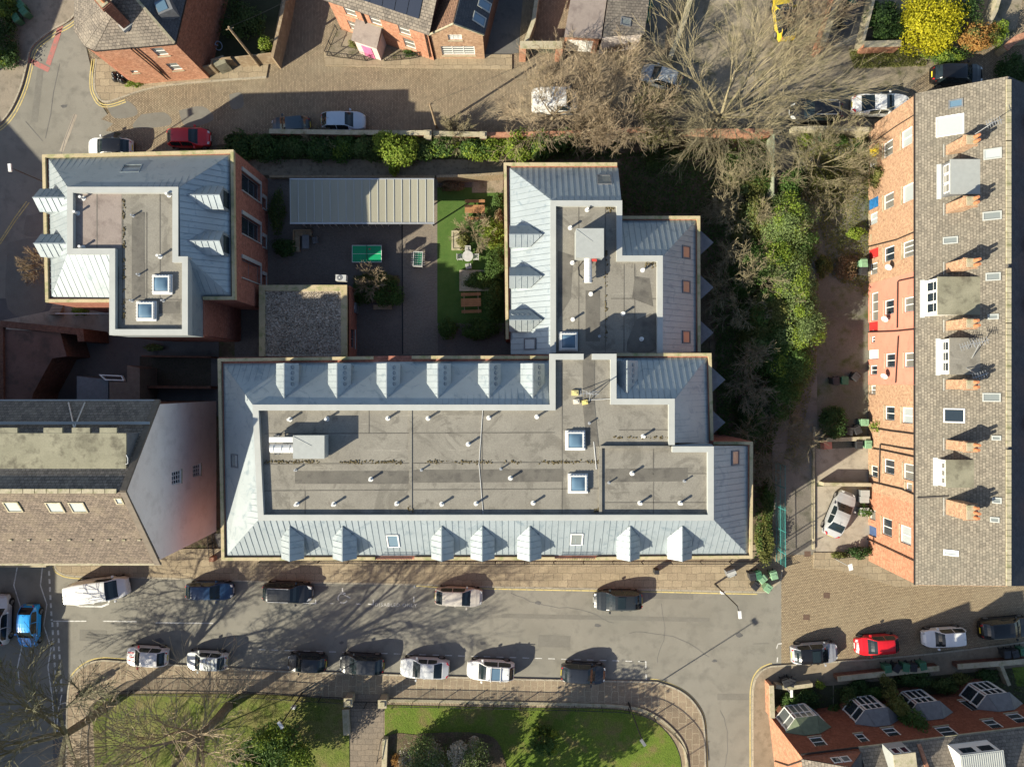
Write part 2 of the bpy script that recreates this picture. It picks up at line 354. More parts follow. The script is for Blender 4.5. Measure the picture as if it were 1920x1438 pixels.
M['moss'] = m_rough('moss_and_silt', (0.07, 0.055, 0.03), (0.14, 0.11, 0.05), (0.17, 0.15, 0.10), s1=3, s2=6, fine=9)
M['gravel'] = m_rough('roof_gravel', (0.32, 0.275, 0.22), (0.46, 0.40, 0.33), (0.16, 0.135, 0.115), s1=0.9, s2=7, fine=6, fineamt=0.7, bump=1.0, bdist=0.06)
M['lead'] = m_plain('grey_lead', (0.15, 0.155, 0.165), 0.5)
M['dark'] = m_plain('dark_recess', (0.018, 0.018, 0.02), 0.7)
M['gutter'] = m_plain('dark_gutter', (0.03, 0.03, 0.033), 0.6)
M['black_metal'] = m_plain('black_painted_iron', (0.02, 0.02, 0.022), 0.45)
M['pipe'] = m_plain('black_downpipe', (0.03, 0.025, 0.024), 0.5)
M['steel'] = m_plain('galvanised_steel', (0.45, 0.46, 0.47), 0.35, 0.5, 0.5, var=0.1)
M['grey_panel'] = m_plain('grey_sheet_metal', (0.34, 0.355, 0.345), 0.45, var=0.06)
M['white_pvc'] = m_plain('white_frame_paint', (0.78, 0.77, 0.74), 0.4, var=0.05)
M['white_metal'] = m_plain('white_metal', (0.62, 0.62, 0.61), 0.4, var=0.05)
M['terracotta'] = m_plain('terracotta_pot', (0.42, 0.17, 0.08), 0.8)
M['teal'] = m_plain('teal_mesh_fence_paint', (0.06, 0.26, 0.25), 0.5)
M['pale_green_wood'] = m_rough('algae_green_boards', (0.25, 0.28, 0.20), (0.32, 0.33, 0.25), (0.18, 0.22, 0.13))
M['brown_wood'] = m_rough('oiled_timber', (0.36, 0.19, 0.09), (0.28, 0.145, 0.07), None, s1=2.0)
M['grey_plastic'] = m_plain('pale_grey_plastic', (0.42, 0.42, 0.41), 0.5)
M['bin_green'] = m_plain('green_bin_plastic', (0.05, 0.15, 0.085), 0.45)
M['bin_pale'] = m_plain('sunlit_green_bin_plastic', (0.19, 0.33, 0.20), 0.45)  # paler copy of the bin green, sunlight put into the colour
M['bin_black'] = m_plain('black_bin_plastic', (0.03, 0.031, 0.034), 0.45)
M['tyre'] = m_plain('tyre_rubber', (0.018, 0.018, 0.018), 0.8)
M['rim'] = m_plain('alloy_wheel', (0.35, 0.35, 0.36), 0.3, 0.5, 0.7)
M['bark'] = m_rough('bark', (0.20, 0.16, 0.105), (0.27, 0.225, 0.15), (0.15, 0.15, 0.08), s1=1.5, s2=4, fine=14)
M['bark_pale'] = m_rough('pale_twig_bark', (0.215, 0.18, 0.11), (0.29, 0.25, 0.16), (0.15, 0.14, 0.075), s1=0.6, s2=2, fine=14)
M['bark_brown'] = m_rough('brown_twig_bark', (0.25, 0.19, 0.125), (0.33, 0.26, 0.175), (0.18, 0.15, 0.09), s1=0.6, s2=2, fine=14)
M['bark_dark'] = m_rough('dark_twig_bark', (0.14, 0.135, 0.08), (0.20, 0.19, 0.12), (0.10, 0.095, 0.06), s1=0.6, s2=2, fine=14)
def m_glass(name, c=(0.02, 0.03, 0.04), rough=0.06, spec=0.8):
    t = NT(name); t.b.inputs['Base Color'].default_value = rgba(c); t.b.inputs['Roughness'].default_value = rough
    t.b.inputs['Specular IOR Level'].default_value = spec; t.b.inputs['IOR'].default_value = 1.5
    MATS[name] = t.m; return t.m
M['glass'] = m_glass('window_glass')
M['glass_sky'] = m_glass('sky_tinted_glass', (0.10, 0.17, 0.24), 0.08, 1.0)  # reflected sky painted in as a blue base colour
M['glass_pale'] = m_glass('blind_behind_glass', (0.34, 0.37, 0.38), 0.12, 0.6)
M['glass_grey'] = m_glass('grey_roof_light_glass', (0.17, 0.19, 0.19), 0.12, 0.8)
M['glass_orange'] = m_glass('orange_roof_light_glass', (0.62, 0.27, 0.16), 0.15, 0.5)  # even bright orange base colour for roof light panes
M['glass_curtain'] = m_glass('curtain_behind_glass', (0.16, 0.155, 0.14), 0.08, 0.8)
M['car_glass'] = m_glass('tinted_car_glass', (0.014, 0.022, 0.026), 0.06, 0.55)
M['solar'] = m_glass('solar_cells', (0.022, 0.028, 0.045), 0.15, 0.6)
M['lamp_red'] = m_plain('red_lamp_lens', (0.45, 0.02, 0.02), 0.2, 0.6)
M['lamp_clear'] = m_plain('clear_lamp_lens', (0.6, 0.62, 0.62), 0.1, 0.8)
M['amber'] = m_plain('amber_lens', (0.6, 0.2, 0.02), 0.2, 0.6)
M['plate_yellow'] = m_plain('yellow_number_plate', (0.75, 0.6, 0.05), 0.4)
M['plate_white'] = m_plain('white_number_plate', (0.75, 0.75, 0.72), 0.4)
def paint(name, c, rough=0.28, metal=0.0):
    if name in MATS: return MATS[name]
    t = NT(name); f = t.noise(2.0, 4)
    col = t.ramp(f, 0.3, 0.7, rgba([x * 0.95 for x in c]), rgba([min(x * 1.04, 1) for x in c]))
    t.out(col, rough, spec=0.5, metal=metal); t.b.inputs['Coat Weight'].default_value = 0.5; t.b.inputs['Coat Roughness'].default_value = 0.06
    MATS[name] = t.m; return t.m
def struct(name, mb, mat):
    o = mb.build(name, mat); o['kind'] = 'structure'; return o
# ------------------------------------------------------------------ ground, roads, pavements (z in metres)
def gpoly(name, px, z, mat, z0=None):
    mb = MB(); pts = [P(x, y, 0) for x, y in px]
    if z0 is None: mb.poly([(p.x, p.y, z) for p in pts])
    else: mb.prism([(p.x, p.y) for p in pts], z0, z)
    return struct(name, mb, mat)
mb = MB(); mb.poly([(-400, -400, -0.03), (400, -400, -0.03), (400, 400, -0.03), (-400, 400, -0.03)]); struct('ground', mb, M['soil'])
gpoly('road', [(-900, -600), (175, -600), (150, 40), (185, 190), (218, 240), (190, 320), (230, 420), (230, 1000), (1466, 1000), (1466, 2200), (-900, 2200)], 0.0, M['asphalt'])
edge = [(196, 195), (205, 212), (190, 224), (212, 232), (198, 246), (228, 250), (215, 262), (246, 268), (225, 300)]
gpoly('cobbled_lane', [(150, -500), (150, 60), (190, 150)] + edge + [(480, 262), (1480, 262), (1480, 300), (1700, 300), (2600, 260), (2600, -500)], 0.004, M['setts'])
gpoly('lane_verge', [(1240, -400), (1260, 120), (1300, 200), (1480, 262), (1660, 230), (1720, 150), (1760, 120), (1900, 80), (2000, -400)], 0.008, M['dirt'])
gpoly('cobbled_street', [(1465, 1040), (2600, 1040), (2600, 1330), (1465, 1330)], 0.006, M['setts_yellow'])
gpoly('alley', [(1448, 255), (1540, 255), (1532, 1040), (1448, 1040)], 0.012, m_rough('alley_tarmac', (0.165, 0.15, 0.128), (0.215, 0.195, 0.165), (0.12, 0.115, 0.09), s1=0.3, s2=1.0, fine=14, fineamt=0.3))
gpoly('courtyard', [(500, 335), (960, 335), (960, 680), (440, 680), (440, 560)], 0.01, M['court'])
gpoly('courtyard_path', [(755, 335), (821, 335), (821, 665), (755, 665)], 0.014, M['court_lane'])
gpoly('artificial_grass', [(820, 352), (945, 352), (945, 606), (820, 606)], 0.03, M['turf'], 0.0)
gpoly('garden_bed', [(430, 252), (1440, 252), (1440, 1062), (1330, 1062), (1330, 640), (945, 640), (945, 300), (440, 300)], 0.05, M['soil'], -0.02)
gpoly('bare_earth_strip', [(440, 300), (945, 300), (945, 330), (440, 330)], 0.10, m_rough('edging_slabs', (0.24, 0.20, 0.145), (0.19, 0.155, 0.115), (0.13, 0.11, 0.08), s1=1.2, s2=3), 0.0)
gpoly('back_yards', [(1532, 255), (1700, 255), (1700, 1062), (1532, 1062)], 0.02, m_rough('mossy_yard_concrete', (0.105, 0.105, 0.085), (0.165, 0.16, 0.13), (0.07, 0.085, 0.035), s1=0.4, s2=0.8, fine=12, fineamt=0.35), -0.02)
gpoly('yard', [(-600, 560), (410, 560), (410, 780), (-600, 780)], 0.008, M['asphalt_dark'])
# raised pavements
PV = 0.12
def pavement(px, mat, z=PV): return gpoly('pavement', px, z, mat, -0.01)
c_nw = smooth_px([(182, 112), (178, 150), (182, 176), (202, 192), (270, 170), (340, 158), (500, 146)])
pavement(c_nw + [(505, 118), (380, 130), (268, 150), (215, 110)], M['flags'])
pavement([(608, 100), (611, 124), (760, 129), (960, 131), (960, 104)], M['flags'])
c_s = smooth_px([(104, 1060), (112, 1072), (150, 1080), (300, 1083), (480, 1089), (780, 1095), (960, 1100), (1190, 1104), (1420, 1109), (1436, 1106), (1450, 1098), (1463, 1085), (1466, 1058)])
pavement([(104, 1030)] + c_s + [(1466, 1020)], M['flags'])
c_p = smooth_px([(126, 1450), (126, 1370), (128, 1310), (134, 1275), (156, 1250), (186, 1238), (240, 1240), (480, 1255), (700, 1263), (960, 1272), (1200, 1277), (1240, 1281), (1280, 1298), (1307, 1326), (1319, 1360), (1322, 1440)])
c_p = [(126, 1900)] + c_p + [(1322, 1900)]
pavement(c_p, M['flags_brown'])
c_r = smooth_px([(1411, 1440), (1411, 1330), (1412, 1290), (1420, 1265), (1440, 1250), (1480, 1246), (1700, 1229), (1920, 1203), (2200, 1165)])
pavement([(1411, 1900)] + c_r + [(2200, 1330), (2200, 1900)], m_rough('right_pavement', (0.25, 0.205, 0.15), (0.20, 0.165, 0.12), (0.17, 0.14, 0.1), s1=0.7, s2=2.0))
c_w = smooth_px([(-30, 248), (0, 232), (22, 205), (40, 165), (50, 128), (60, 90), (95, 60), (140, 30), (170, -40)])
pavement([(-400, 248)] + c_w + [(-400, -40)], m_rough('corner_pavement', (0.27, 0.23, 0.18), (0.22, 0.19, 0.15), (0.18, 0.155, 0.12), s1=0.7, s2=2.0))
pavement([(0, 602), (110, 580), (150, 560), (205, 560), (205, 625), (0, 625)], M['concrete'], 0.06)
# flag courses of the park pavement and kerb line
kb = MB()
for c in (c_nw, c_s, c_p, c_r, c_w):
    pts = [P(x, y) for x, y in c]; strip_mesh(kb, pts, 0.14, -0.01, PV + 0.012)
struct('kerb', kb, M['kerb'])
# park
gpoly('lawn', smooth_px([(180, 1900), (180, 1450), (176, 1340), (190, 1308), (250, 1300), (480, 1300), (640, 1310)], 4) + [(655, 1312), (660, 1900)], 0.17, M['lawn_worn'], 0.0)
c_l = smooth_px([(722, 1320), (960, 1325), (1150, 1328), (1215, 1345), (1250, 1372), (1270, 1405), (1277, 1440), (1277, 1500)])
gpoly('lawn', [(722, 1900), (722, 1320)] + c_l + [(1277, 1900)], 0.17, M['lawn'], 0.0)
gpoly('path', [(657, 1300), (720, 1300), (720, 1900), (657, 1900)], 0.135, m_brick('path_setts', (0.22, 0.18, 0.14), (0.18, 0.15, 0.12), (0.12, 0.10, 0.08), 0.7, 0.5, 0.02), 0.0)
gpoly('flower_bed', smooth_px([(722, 1380), (745, 1372), (780, 1375), (800, 1372), (900, 1372), (940, 1400), (960, 1500)], 4) + [(730, 1900), (722, 1500)], 0.2, M['soil'], 0.0)
gpoly('bike_lane', [(100, 1300), (126, 1300), (122, 1900), (96, 1900)], 0.004, M['asphalt_dark'])
# patches on roads
for q in ([(335, 208), (380, 200), (400, 225), (350, 238)], [(265, 215), (310, 212), (318, 235), (250, 240)], [(200, 195), (240, 190), (258, 215), (215, 222)], [(430, 178), (452, 175), (456, 200), (434, 204)],
          [(15, 455), (85, 455), (85, 580), (15, 580)], [(50, 405), (80, 402), (75, 440), (45, 440)]):
    gpoly('road_patch', smooth_px(q + [q[0]], 4)[:-1], 0.009, M['patch'])
for q in ([(560, 1098), (700, 1101), (700, 1112), (560, 1109)], [(940, 1150), (1330, 1158), (1330, 1166), (940, 1158)], [(1010, 1190), (1070, 1192), (1068, 1214), (1008, 1212)], [(1345, 1300), (1405, 1300), (1405, 1312), (1345, 1312)], [(700, 1168), (735, 1169), (733, 1190), (699, 1189)], [(1215, 1112), (1300, 1114), (1300, 1124), (1215, 1122)],
          [(70, 130), (82, 128), (70, 230), (58, 230)], [(150, 1180), (200, 1182), (199, 1203), (149, 1201)]):
    gpoly('road_patch', q, 0.0055, M['patch'])
for (x, y, r) in ((735, 1142, 8), (1120, 1172, 7), (905, 1205, 6), (430, 1190, 7), (1385, 1190, 8), (1340, 1238, 5), (300, 1200, 8), (120, 200, 7), (640, 1205, 5), (1010, 1130, 6)):
    gpoly('oil_stain', [(x + r * math.cos(a * .7) * R.uniform(.6, 1.3), y + r * .6 * math.sin(a * .7) * R.uniform(.6, 1.3)) for a in range(9)], 0.0075, M['asphalt_dark'])
mark_cracks = [[(960, 1112), (1020, 1135), (1090, 1142), (1150, 1168)], [(1180, 1185), (1260, 1192), (1330, 1230)], [(560, 1150), (600, 1162), (660, 1158)], [(1352, 1330), (1365, 1380), (1358, 1438)], [(1240, 1130), (1245, 1190), (1232, 1240)]]
for (x, y) in ((1512, 1157), (1550, 1116), (1514, 1038), (1612, 1362)):
    gpoly('drain_cover', [(x - 6, y - 5), (x + 6, y - 5), (x + 6, y + 5), (x - 6, y + 5)], 0.013, m_plain('iron_cover', (0.11, 0.07, 0.05), 0.7))

# ------------------------------------------------------------------ painted markings
def mark(name, lines, w, mat, z=0.010, dash=None):
    mb = MB()
    for px in lines:
        pts = [P(x, y) for x, y in px]
        if not dash: strip_mesh(mb, pts, w, z, z); continue
        on, offd = dash; 
        for a, b in zip(pts, pts[1:]):
            L = (b - a).length; d = (b - a) / L; t = 0
            while t < L - 0.05:
                e = min(t + on, L); strip_mesh(mb, [a + d * t, a + d * e], w, z, z); t += on + offd
    return struct(name, mb, mat)
def shift(c, dx, dy): return [(x + dx, y + dy) for x, y in c]
def par(c, off):       # a line parallel to a kerb, off metres to its left
    q = offset_line([P(x, y) for x, y in c], off); return [(960 + p.x * S, 719 - p.y * S) for p in q]
mark('yellow_kerb_lines', [par(c_nw[:22], -0.25), par(c_nw[:22], -0.45), par(c_w[:-6], -0.28), par(c_w[:-6], -0.50)], 0.09, M['yellow_line'])
mark('yellow_kerb_line', [[(780, 1098)] + [q for q in par(c_s, -0.22) if 785 < q[0] < 1432], par(c_s, -0.22)[:14]], 0.10, M['yellow_line'])
mark('yellow_kerb_lines_left', [par(c_p, 0.22)[20:38]], 0.10, M['yellow_line'])
mark('yellow_kerb_lines_right', [[q for q in par(c_p, 0.22) if q[0] > 1212], [q for q in par(c_r, 0.22) if q[0] < 1448]], 0.10, M['yellow_line'])
mark('yellow_verge_lines', [[(0, 452), (28, 408), (50, 378)], [(0, 458), (30, 413), (55, 380)]], 0.09, M['yellow_line'])
mark('alley_yellow_line', [[(1521, 905), (1521, 1030)]], 0.09, M['yellow_line'])
mark('red_marking', [[(132, 0), (120, 20)], [(114, 48), (106, 75), (90, 122)], [(52, 112), (92, 132)]], 0.45, M['red_line'])
mark('zigzag_lines', [[(33, 1060), (26, 1097), (38, 1136), (41, 1212), (33, 1250), (37, 1285)], [(80, 1060), (76, 1097), (88, 1133), (82, 1172), (96, 1214), (90, 1250), (97, 1300), (103, 1365)]], 0.10, M['white_line'])
mark('crossing_dashes', [[(92, 1070), (97, 1163)], [(98, 1166), (106, 1300)], [(108, 1166), (116, 1300)]], 0.17, M['white_line'], dash=(0.42, 0.30))
mark('centre_line', [[(100, 1164), (162, 1164)], [(193, 1164), (256, 1165)], [(292, 1167), (400, 1168)]], 0.10, M['white_line'])
mark('bike_lane_lines', [[(116, 1302), (108, 1335), (107, 1375)], par(c_p, 0.05)[2:14], [(112, 1320), (127, 1316)], [(111, 1372), (123, 1358)]], 0.10, M['white_line'])
mark('parking_bay_lines', [[(485, 1217), (560, 1220)], [(545, 1219), (1210, 1240)]], 0.07, M['white_line'], dash=(0.6, 0.55))
mark('parking_bay_end', [[(1200, 1240), (1211, 1240), (1211, 1252)], [(1211, 1263), (1212, 1274)], [(566, 1130), (592, 1131), (592, 1124)], [(619, 1131), (625, 1131)], [(668, 1132), (676, 1132)], [(690, 1132), (700, 1133), (700, 1124)],
                         [(777, 1094), (777, 1102)], [(776, 1118), (776, 1128)], [(1458, 1208), (1456, 1216)], [(1458, 1207), (1466, 1206)], [(1458, 1232), (1457, 1241)], [(608, 1084), (608, 1090)]], 0.09, M['white_line'])
mark('mini_island_marking', [[(135, 1131), (150, 1136), (190, 1137), (203, 1132), (205, 1123)], [(152, 1128), (175, 1131), (180, 1125)]], 0.16, M['white_line'])
mark('give_way_line', [[(1412, 1207), (1442, 1206)]], 0.05, M['patch'])
# disabled bay: wheelchair symbol and lettering, worn
def arc(cx, cy, r, a0, a1, n=10): return [(cx + r * math.cos(math.radians(a0 + (a1 - a0) * i / n)), cy - r * math.sin(math.radians(a0 + (a1 - a0) * i / n))) for i in range(n + 1)]
mark('wheelchair_symbol', [[(642, 1102), (643, 1113), (650, 1117), (657, 1121)], arc(643, 1121, 9, 100, 210), arc(643, 1121, 9, 235, 330), [(639, 1111), (648, 1112)]], 0.10, M['white_line'])
fc = bpy.data.curves.new('bay_lettering', 'FONT'); fc.body = "DISABLED ONLY"; fc.size = 0.42; fc.space_character = 1.25
fo = bpy.data.objects.new('bay_lettering', fc); COL.objects.link(fo); fo.location = P(703, 1136) + Vector((0, 0, 0.012)); fc.materials.append(M['white_line']); fo['kind'] = 'structure'
fo.rotation_euler = (0, 0, math.radians(-1))
# dark repair bands and cracks
mark('road_crack', [[(x + R.uniform(-2, 2), y + R.uniform(-2, 2)) for x, y in smooth_px(c, 5)] for c in mark_cracks], 0.035, M['asphalt_dark'], z=0.008)
mark('road_crack', [[(112, 120), (100, 175), (95, 215), (85, 260)], [(140, 215), (122, 262), (115, 290)], [(48, 228), (80, 265)]], 0.05, M['asphalt_dark'], z=0.008)
mark('pale_repair_band', [[(142, 215), (115, 285)]], 0.35, M['concrete'], z=0.007)
# ------------------------------------------------------------------ the zinc-roofed apartment buildings
ZC, ZG, ZT, ZF = 7.9, 7.7, 10.2, 9.97   # coping, gutter, roof edge trim and flat roof heights
def levels(d):                        # the north east wing stands one storey lower
    global ZC, ZG, ZT, ZF, T, G
    ZC, ZG, ZT, ZF = 7.9 + d, 7.7 + d, 10.2 + d, 9.97 + d; T, G = ZT, ZG
def px2(pts, z): return [P(x, y, z) for x, y in pts]
def clip_seg(poly, o, d):             # parts of the line o + t d inside a planar polygon (2-D)
    ts = []; n = len(poly)
    for i in range(n):
        a, b = poly[i], poly[(i + 1) % n]; e = b - a; den = d.x * e.y - d.y * e.x
        if abs(den) < 1e-9: continue
        w = a - o; t = (w.x * e.y - w.y * e.x) / den; u = (w.x * d.y - w.y * d.x) / den
        if 0 <= u < 1: ts.append(t)
    ts.sort(); return [(ts[i], ts[i + 1]) for i in range(0, len(ts) - 1, 2)]
def seams(mb, pts, step=0.47, w=0.03, h=0.028, n=None, skip=0.04):
    pts = [Vector(p) for p in pts]; n = n or newell(pts)
    if n.z < 0: n = -n
    t = Vector((-n.y, n.x, 0)).normalized(); up = n.cross(t)
    o = pts[0]; q = [Vector(((p - o).dot(t), (p - o).dot(up))) for p in pts]
    lo = min(p.x for p in q); hi = max(p.x for p in q); x = math.ceil((lo + 0.12) / step) * step
    while x < hi - 0.1:
        for a, b in clip_seg(q, Vector((x, 0)), Vector((0, 1))):
            if b - a > 0.15:
                A = o + t * x + up * (a + skip); B = o + t * x + up * (b - skip)
                mb.bar(A + n * h / 2, B + n * h / 2, w, h, up=n)
        x += step
def slope(root, pts, step=0.47):      # pts: (px, py, z); the panel is a part, its standing seams its sub-part
    V = [P(x, y, z) for x, y, z in pts]; mb = MB(); mb.slab(V, newell(V) if newell(V).z > 0 else -newell(V), 0.02)
    n = newell(V); n = n if n.z > 0 else -n; k = len(mb.f)
    seams(mb, [v + n * 0.02 for v in V], step); mb.m[k:] = [1] * (len(mb.f) - k)
    return mb.build('roof_slope', [M['zinc'], M['zinc_seam']], root)
def trim(root, lines, w=0.44, mat=None, name='roof_edge_trim'):
    z, z0, z1 = ZT, ZT - .6, ZT + .12
    for px, closed in lines:
        mb = MB(); strip_mesh(mb, px2(px, z), w, z0, z1, closed); mb.build(name, mat or M['zinc_trim'], root)
def dormer(root, px, py, f, w=1.72, pitch=0.80, ov=0.0, win=True):
    w *= R.uniform(0.95, 1.05)
    zr, ze = ZT - .4, ZT - 1.2
    f = Vector((f[0], f[1], 0)); s = Vector((-f.y, f.x, 0)); B = P(px, py, zr); B.z = 0     # ridge front point
    # gutter line passes under the front; heights above it grow by pitch per metre inwards
    back = lambda z: (z - ZG) / pitch + ov
    V = lambda a, b, z: Vector((B.x + s.x * a - f.x * b, B.y + s.y * a - f.y * b, z))
    h = w / 2; d = thing_part = None
    rf = MB(); n_ = {}
    for sg in (1, -1):
        q = [V(0, 0, zr), V(0, back(zr), zr), V(sg * h, back(ze), ze), V(sg * h, 0, ze)]
        n = newell(q); n = n if n.z > 0 else -n
        rf.slab(q, n, 0.05)
        m = 4
        for i in range(1, m + 3):
            b = i * 0.47
            if b < back(ze): rf.bar(V(0, b, zr) + n * 0.07, V(sg * h, b, ze) + n * 0.07, 0.03, 0.04, up=n)
            elif b < back(zr):
                k = 1 - (b - back(ze)) / (back(zr) - back(ze)); rf.bar(V(0, b, zr) + n * 0.07, V(sg * h * k, b, zr + (ze - zr) * k) + n * 0.07, 0.03, 0.04, up=n)
    rf.bar(V(0, -0.02, zr + 0.06), V(0, back(zr), zr + 0.06), 0.07, 0.06)
    roof = rf.build('dormer', M['zinc'], root)
    ck = MB(); hi = h - 0.07
    zb = ZG - 0.15
    for sg in (1, -1):                # cheeks
        q = [V(sg * hi, 0.12, zb), V(sg * hi, 0.12, ze - 0.01), V(sg * hi, back(ze) + 0.05, ze - 0.01)]
        ck.slab(q, s * sg, 0.05)
    zq = R.uniform(-.0, .0); fr = [V(-hi, 0.12, zb), V(hi, 0.12, zb), V(hi, 0.12, ze - 0.01), V(0, 0.12, zr - 0.03), V(-hi, 0.12, ze - 0.01)]
    ck.slab(fr, f, 0.03)
    ck.build('dormer_cheek', M['zinc'], roof)
    if win:
        g = MB(); q = [V(-hi + 0.18, 0.10, zb + 0.25), V(hi - 0.18, 0.10, zb + 0.25), V(hi - 0.18, 0.10, ze - 0.1), V(-hi + 0.18, 0.10, ze - 0.1)]
        g.slab(q, f, 0.04); g.build('dormer_window', M['glass'], roof)
    return roof
def vents_on(root, px, py, f, side, w=1.72, n=4):   # round cowls on one dormer slope
    zr, ze = ZT - .4, ZT - 1.2
    f = Vector((f[0], f[1], 0)); s = Vector((-f.y, f.x, 0)) * side; B = P(px, py, zr); B.z = 0
    nrm = (s * (zr - ze) + Vector((0, 0, w / 2))).normalized(); mb = MB()
    for i in range(n):
        c = B - f * (0.3 + i * 0.42) + s * (w * 0.28) + Vector((0, 0, zr - (zr - ze) * 0.56))
        mb.tube([c + nrm * 0.05, c + nrm * 0.10], [0.16, 0.13], 12)
    mb.build('vent_cowl', M['zinc_seam'], root)
def rooflight(root, px, py, plane, w, l, glass='glass_grey', frame=None, h=0.10, rot=None):
    V = [P(*p) for p in plane[:3]]; n = (V[1] - V[0]).cross(V[2] - V[0]).normalized(); n = n if n.z > 0 else -n
    c = on_plane(V[0], n, px, py); t = Vector((-n.y, n.x, 0)).normalized() if abs(n.z) < 0.999 else Vector((1, 0, 0)); u = n.cross(t)
    q = lambda a, b: [c + t * (i * a / 2) + u * (j * b / 2) for i, j in ((-1, -1), (1, -1), (1, 1), (-1, 1))]
    mb = MB(); O = q(w, l); I = q(w - 0.2, l - 0.2)
    for i in range(4):
        j = (i + 1) % 4; mb.slab([O[i], O[j], I[j], I[i]], n, h)
    fr = mb.build('roof_light', frame or M['lead'], root)
    g = MB(); g.slab(I, n, h * 0.55); g.build('pane', M[glass], fr)
    return fr
def dome(root, px, py, w=1.15):
    z = ZF
    c = P(px, py, z + 0.3); mb = MB()
    mb.obox((c.x, c.y, z), w + 0.35, w + 0.35, 0.12)
    mb.obox((c.x, c.y, z + 0.12), w + 0.12, w + 0.12, 0.16)
    for (a, b, sx, sy) in ((0, 1, w + 0.1, 0.10), (0, -1, w + 0.1, 0.10), (1, 0, 0.10, w - 0.1), (-1, 0, 0.10, w - 0.1)):
        mb.obox((c.x + a * w / 2, c.y + b * w / 2, z + 0.28), sx, sy, 0.07)
    for i in range(6):
        for sgn in (-1, 1):
            mb.obox((c.x - w / 2 + w * i / 5, c.y + sgn * (w / 2 + 0.09), z + 0.28), 0.05, 0.05, 0.05)
            mb.obox((c.x + sgn * (w / 2 + 0.09), c.y - w / 2 + w * i / 5, z + 0.28), 0.05, 0.05, 0.05)
    fr = mb.build('roof_light', M['white_metal'], root)
    g = MB(); k = w / 2 - 0.05; N = 8; zz = lambda i, j: z + 0.30 + 0.14 * (1 - abs(i / N * 2 - 1) ** 3) * (1 - abs(j / N * 2 - 1) ** 3)
    b = len(g.v)
    for i in range(N + 1):
        for j in range(N + 1): g.v.append((c.x - k + 2 * k * i / N, c.y - k + 2 * k * j / N, zz(i, j)))
    for i in range(N):
        for j in range(N):
            a = b + i * (N + 1) + j; g.f.append((a, a + N + 1, a + N + 2, a + 1)); g.m.append(0)
    g.build('pane', M['glass_sky'], fr, smooth=True)
def pipes(root, lst):
    z = ZF
    for (x, y, *r) in lst:
        small = bool(r); hh = 0.38 if small else 0.52; rad = 0.055 if small else 0.085
        c = P(x, y, z + hh); mb = MB(); mb.cyl((c.x, c.y, z - 0.05), rad, hh, 10); mb.cyl((c.x, c.y, z + hh - 0.05), rad * 1.25, 0.06, 12)
        mb.cyl((c.x, c.y, z + 0.0), rad * 2.2, 0.03, 10); mb.build('vent_pipe', M['white_metal'] if not small else M['steel'], root)
def flat(root, px, mat='felt', name='flat_roof'):
    z = ZF
    mb = MB(); mb.prism([(p.x, p.y) for p in px2(px, ZT)], z - 0.3, z); return mb.build(name, M[mat], root)
def patchz(root, px, z, mat, name):
    z = z - 9.97 + ZF
    mb = MB(); mb.poly([(p.x, p.y, z) for p in px2(px, z)]); return mb.build(name, M[mat], root)
def welts(root, lines):               # lapped joints in the roofing felt
    z = ZF
    mb = MB()
    for l in lines: strip_mesh(mb, px2(l, z), 0.07, z, z + 0.012)
    mb.build('felt_joint', M['felt_dark'], root)
def debris(root, x0, x1, y, z, n, wid=3.0, vert=False):
    z = z - 9.97 + ZF
    mb = MB()
    for i in range(n):
        t = R.random(); a = x0 + (x1 - x0) * t; b = y + R.gauss(0, wid * 0.4)
        if math.sin(t * 23) + math.sin(t * 51 + 1) < R.uniform(-1.2, 1.0): continue
        c = P(b, a, z) if vert else P(a, b, z); r = R.uniform(0.03, 0.09)
        mb.tube([c - Vector((0, 0, 0.02)), c + Vector((0, 0, r * 0.6))], [r, r * 0.4], 5)
    mb.build('moss_clumps', M['moss'], root)
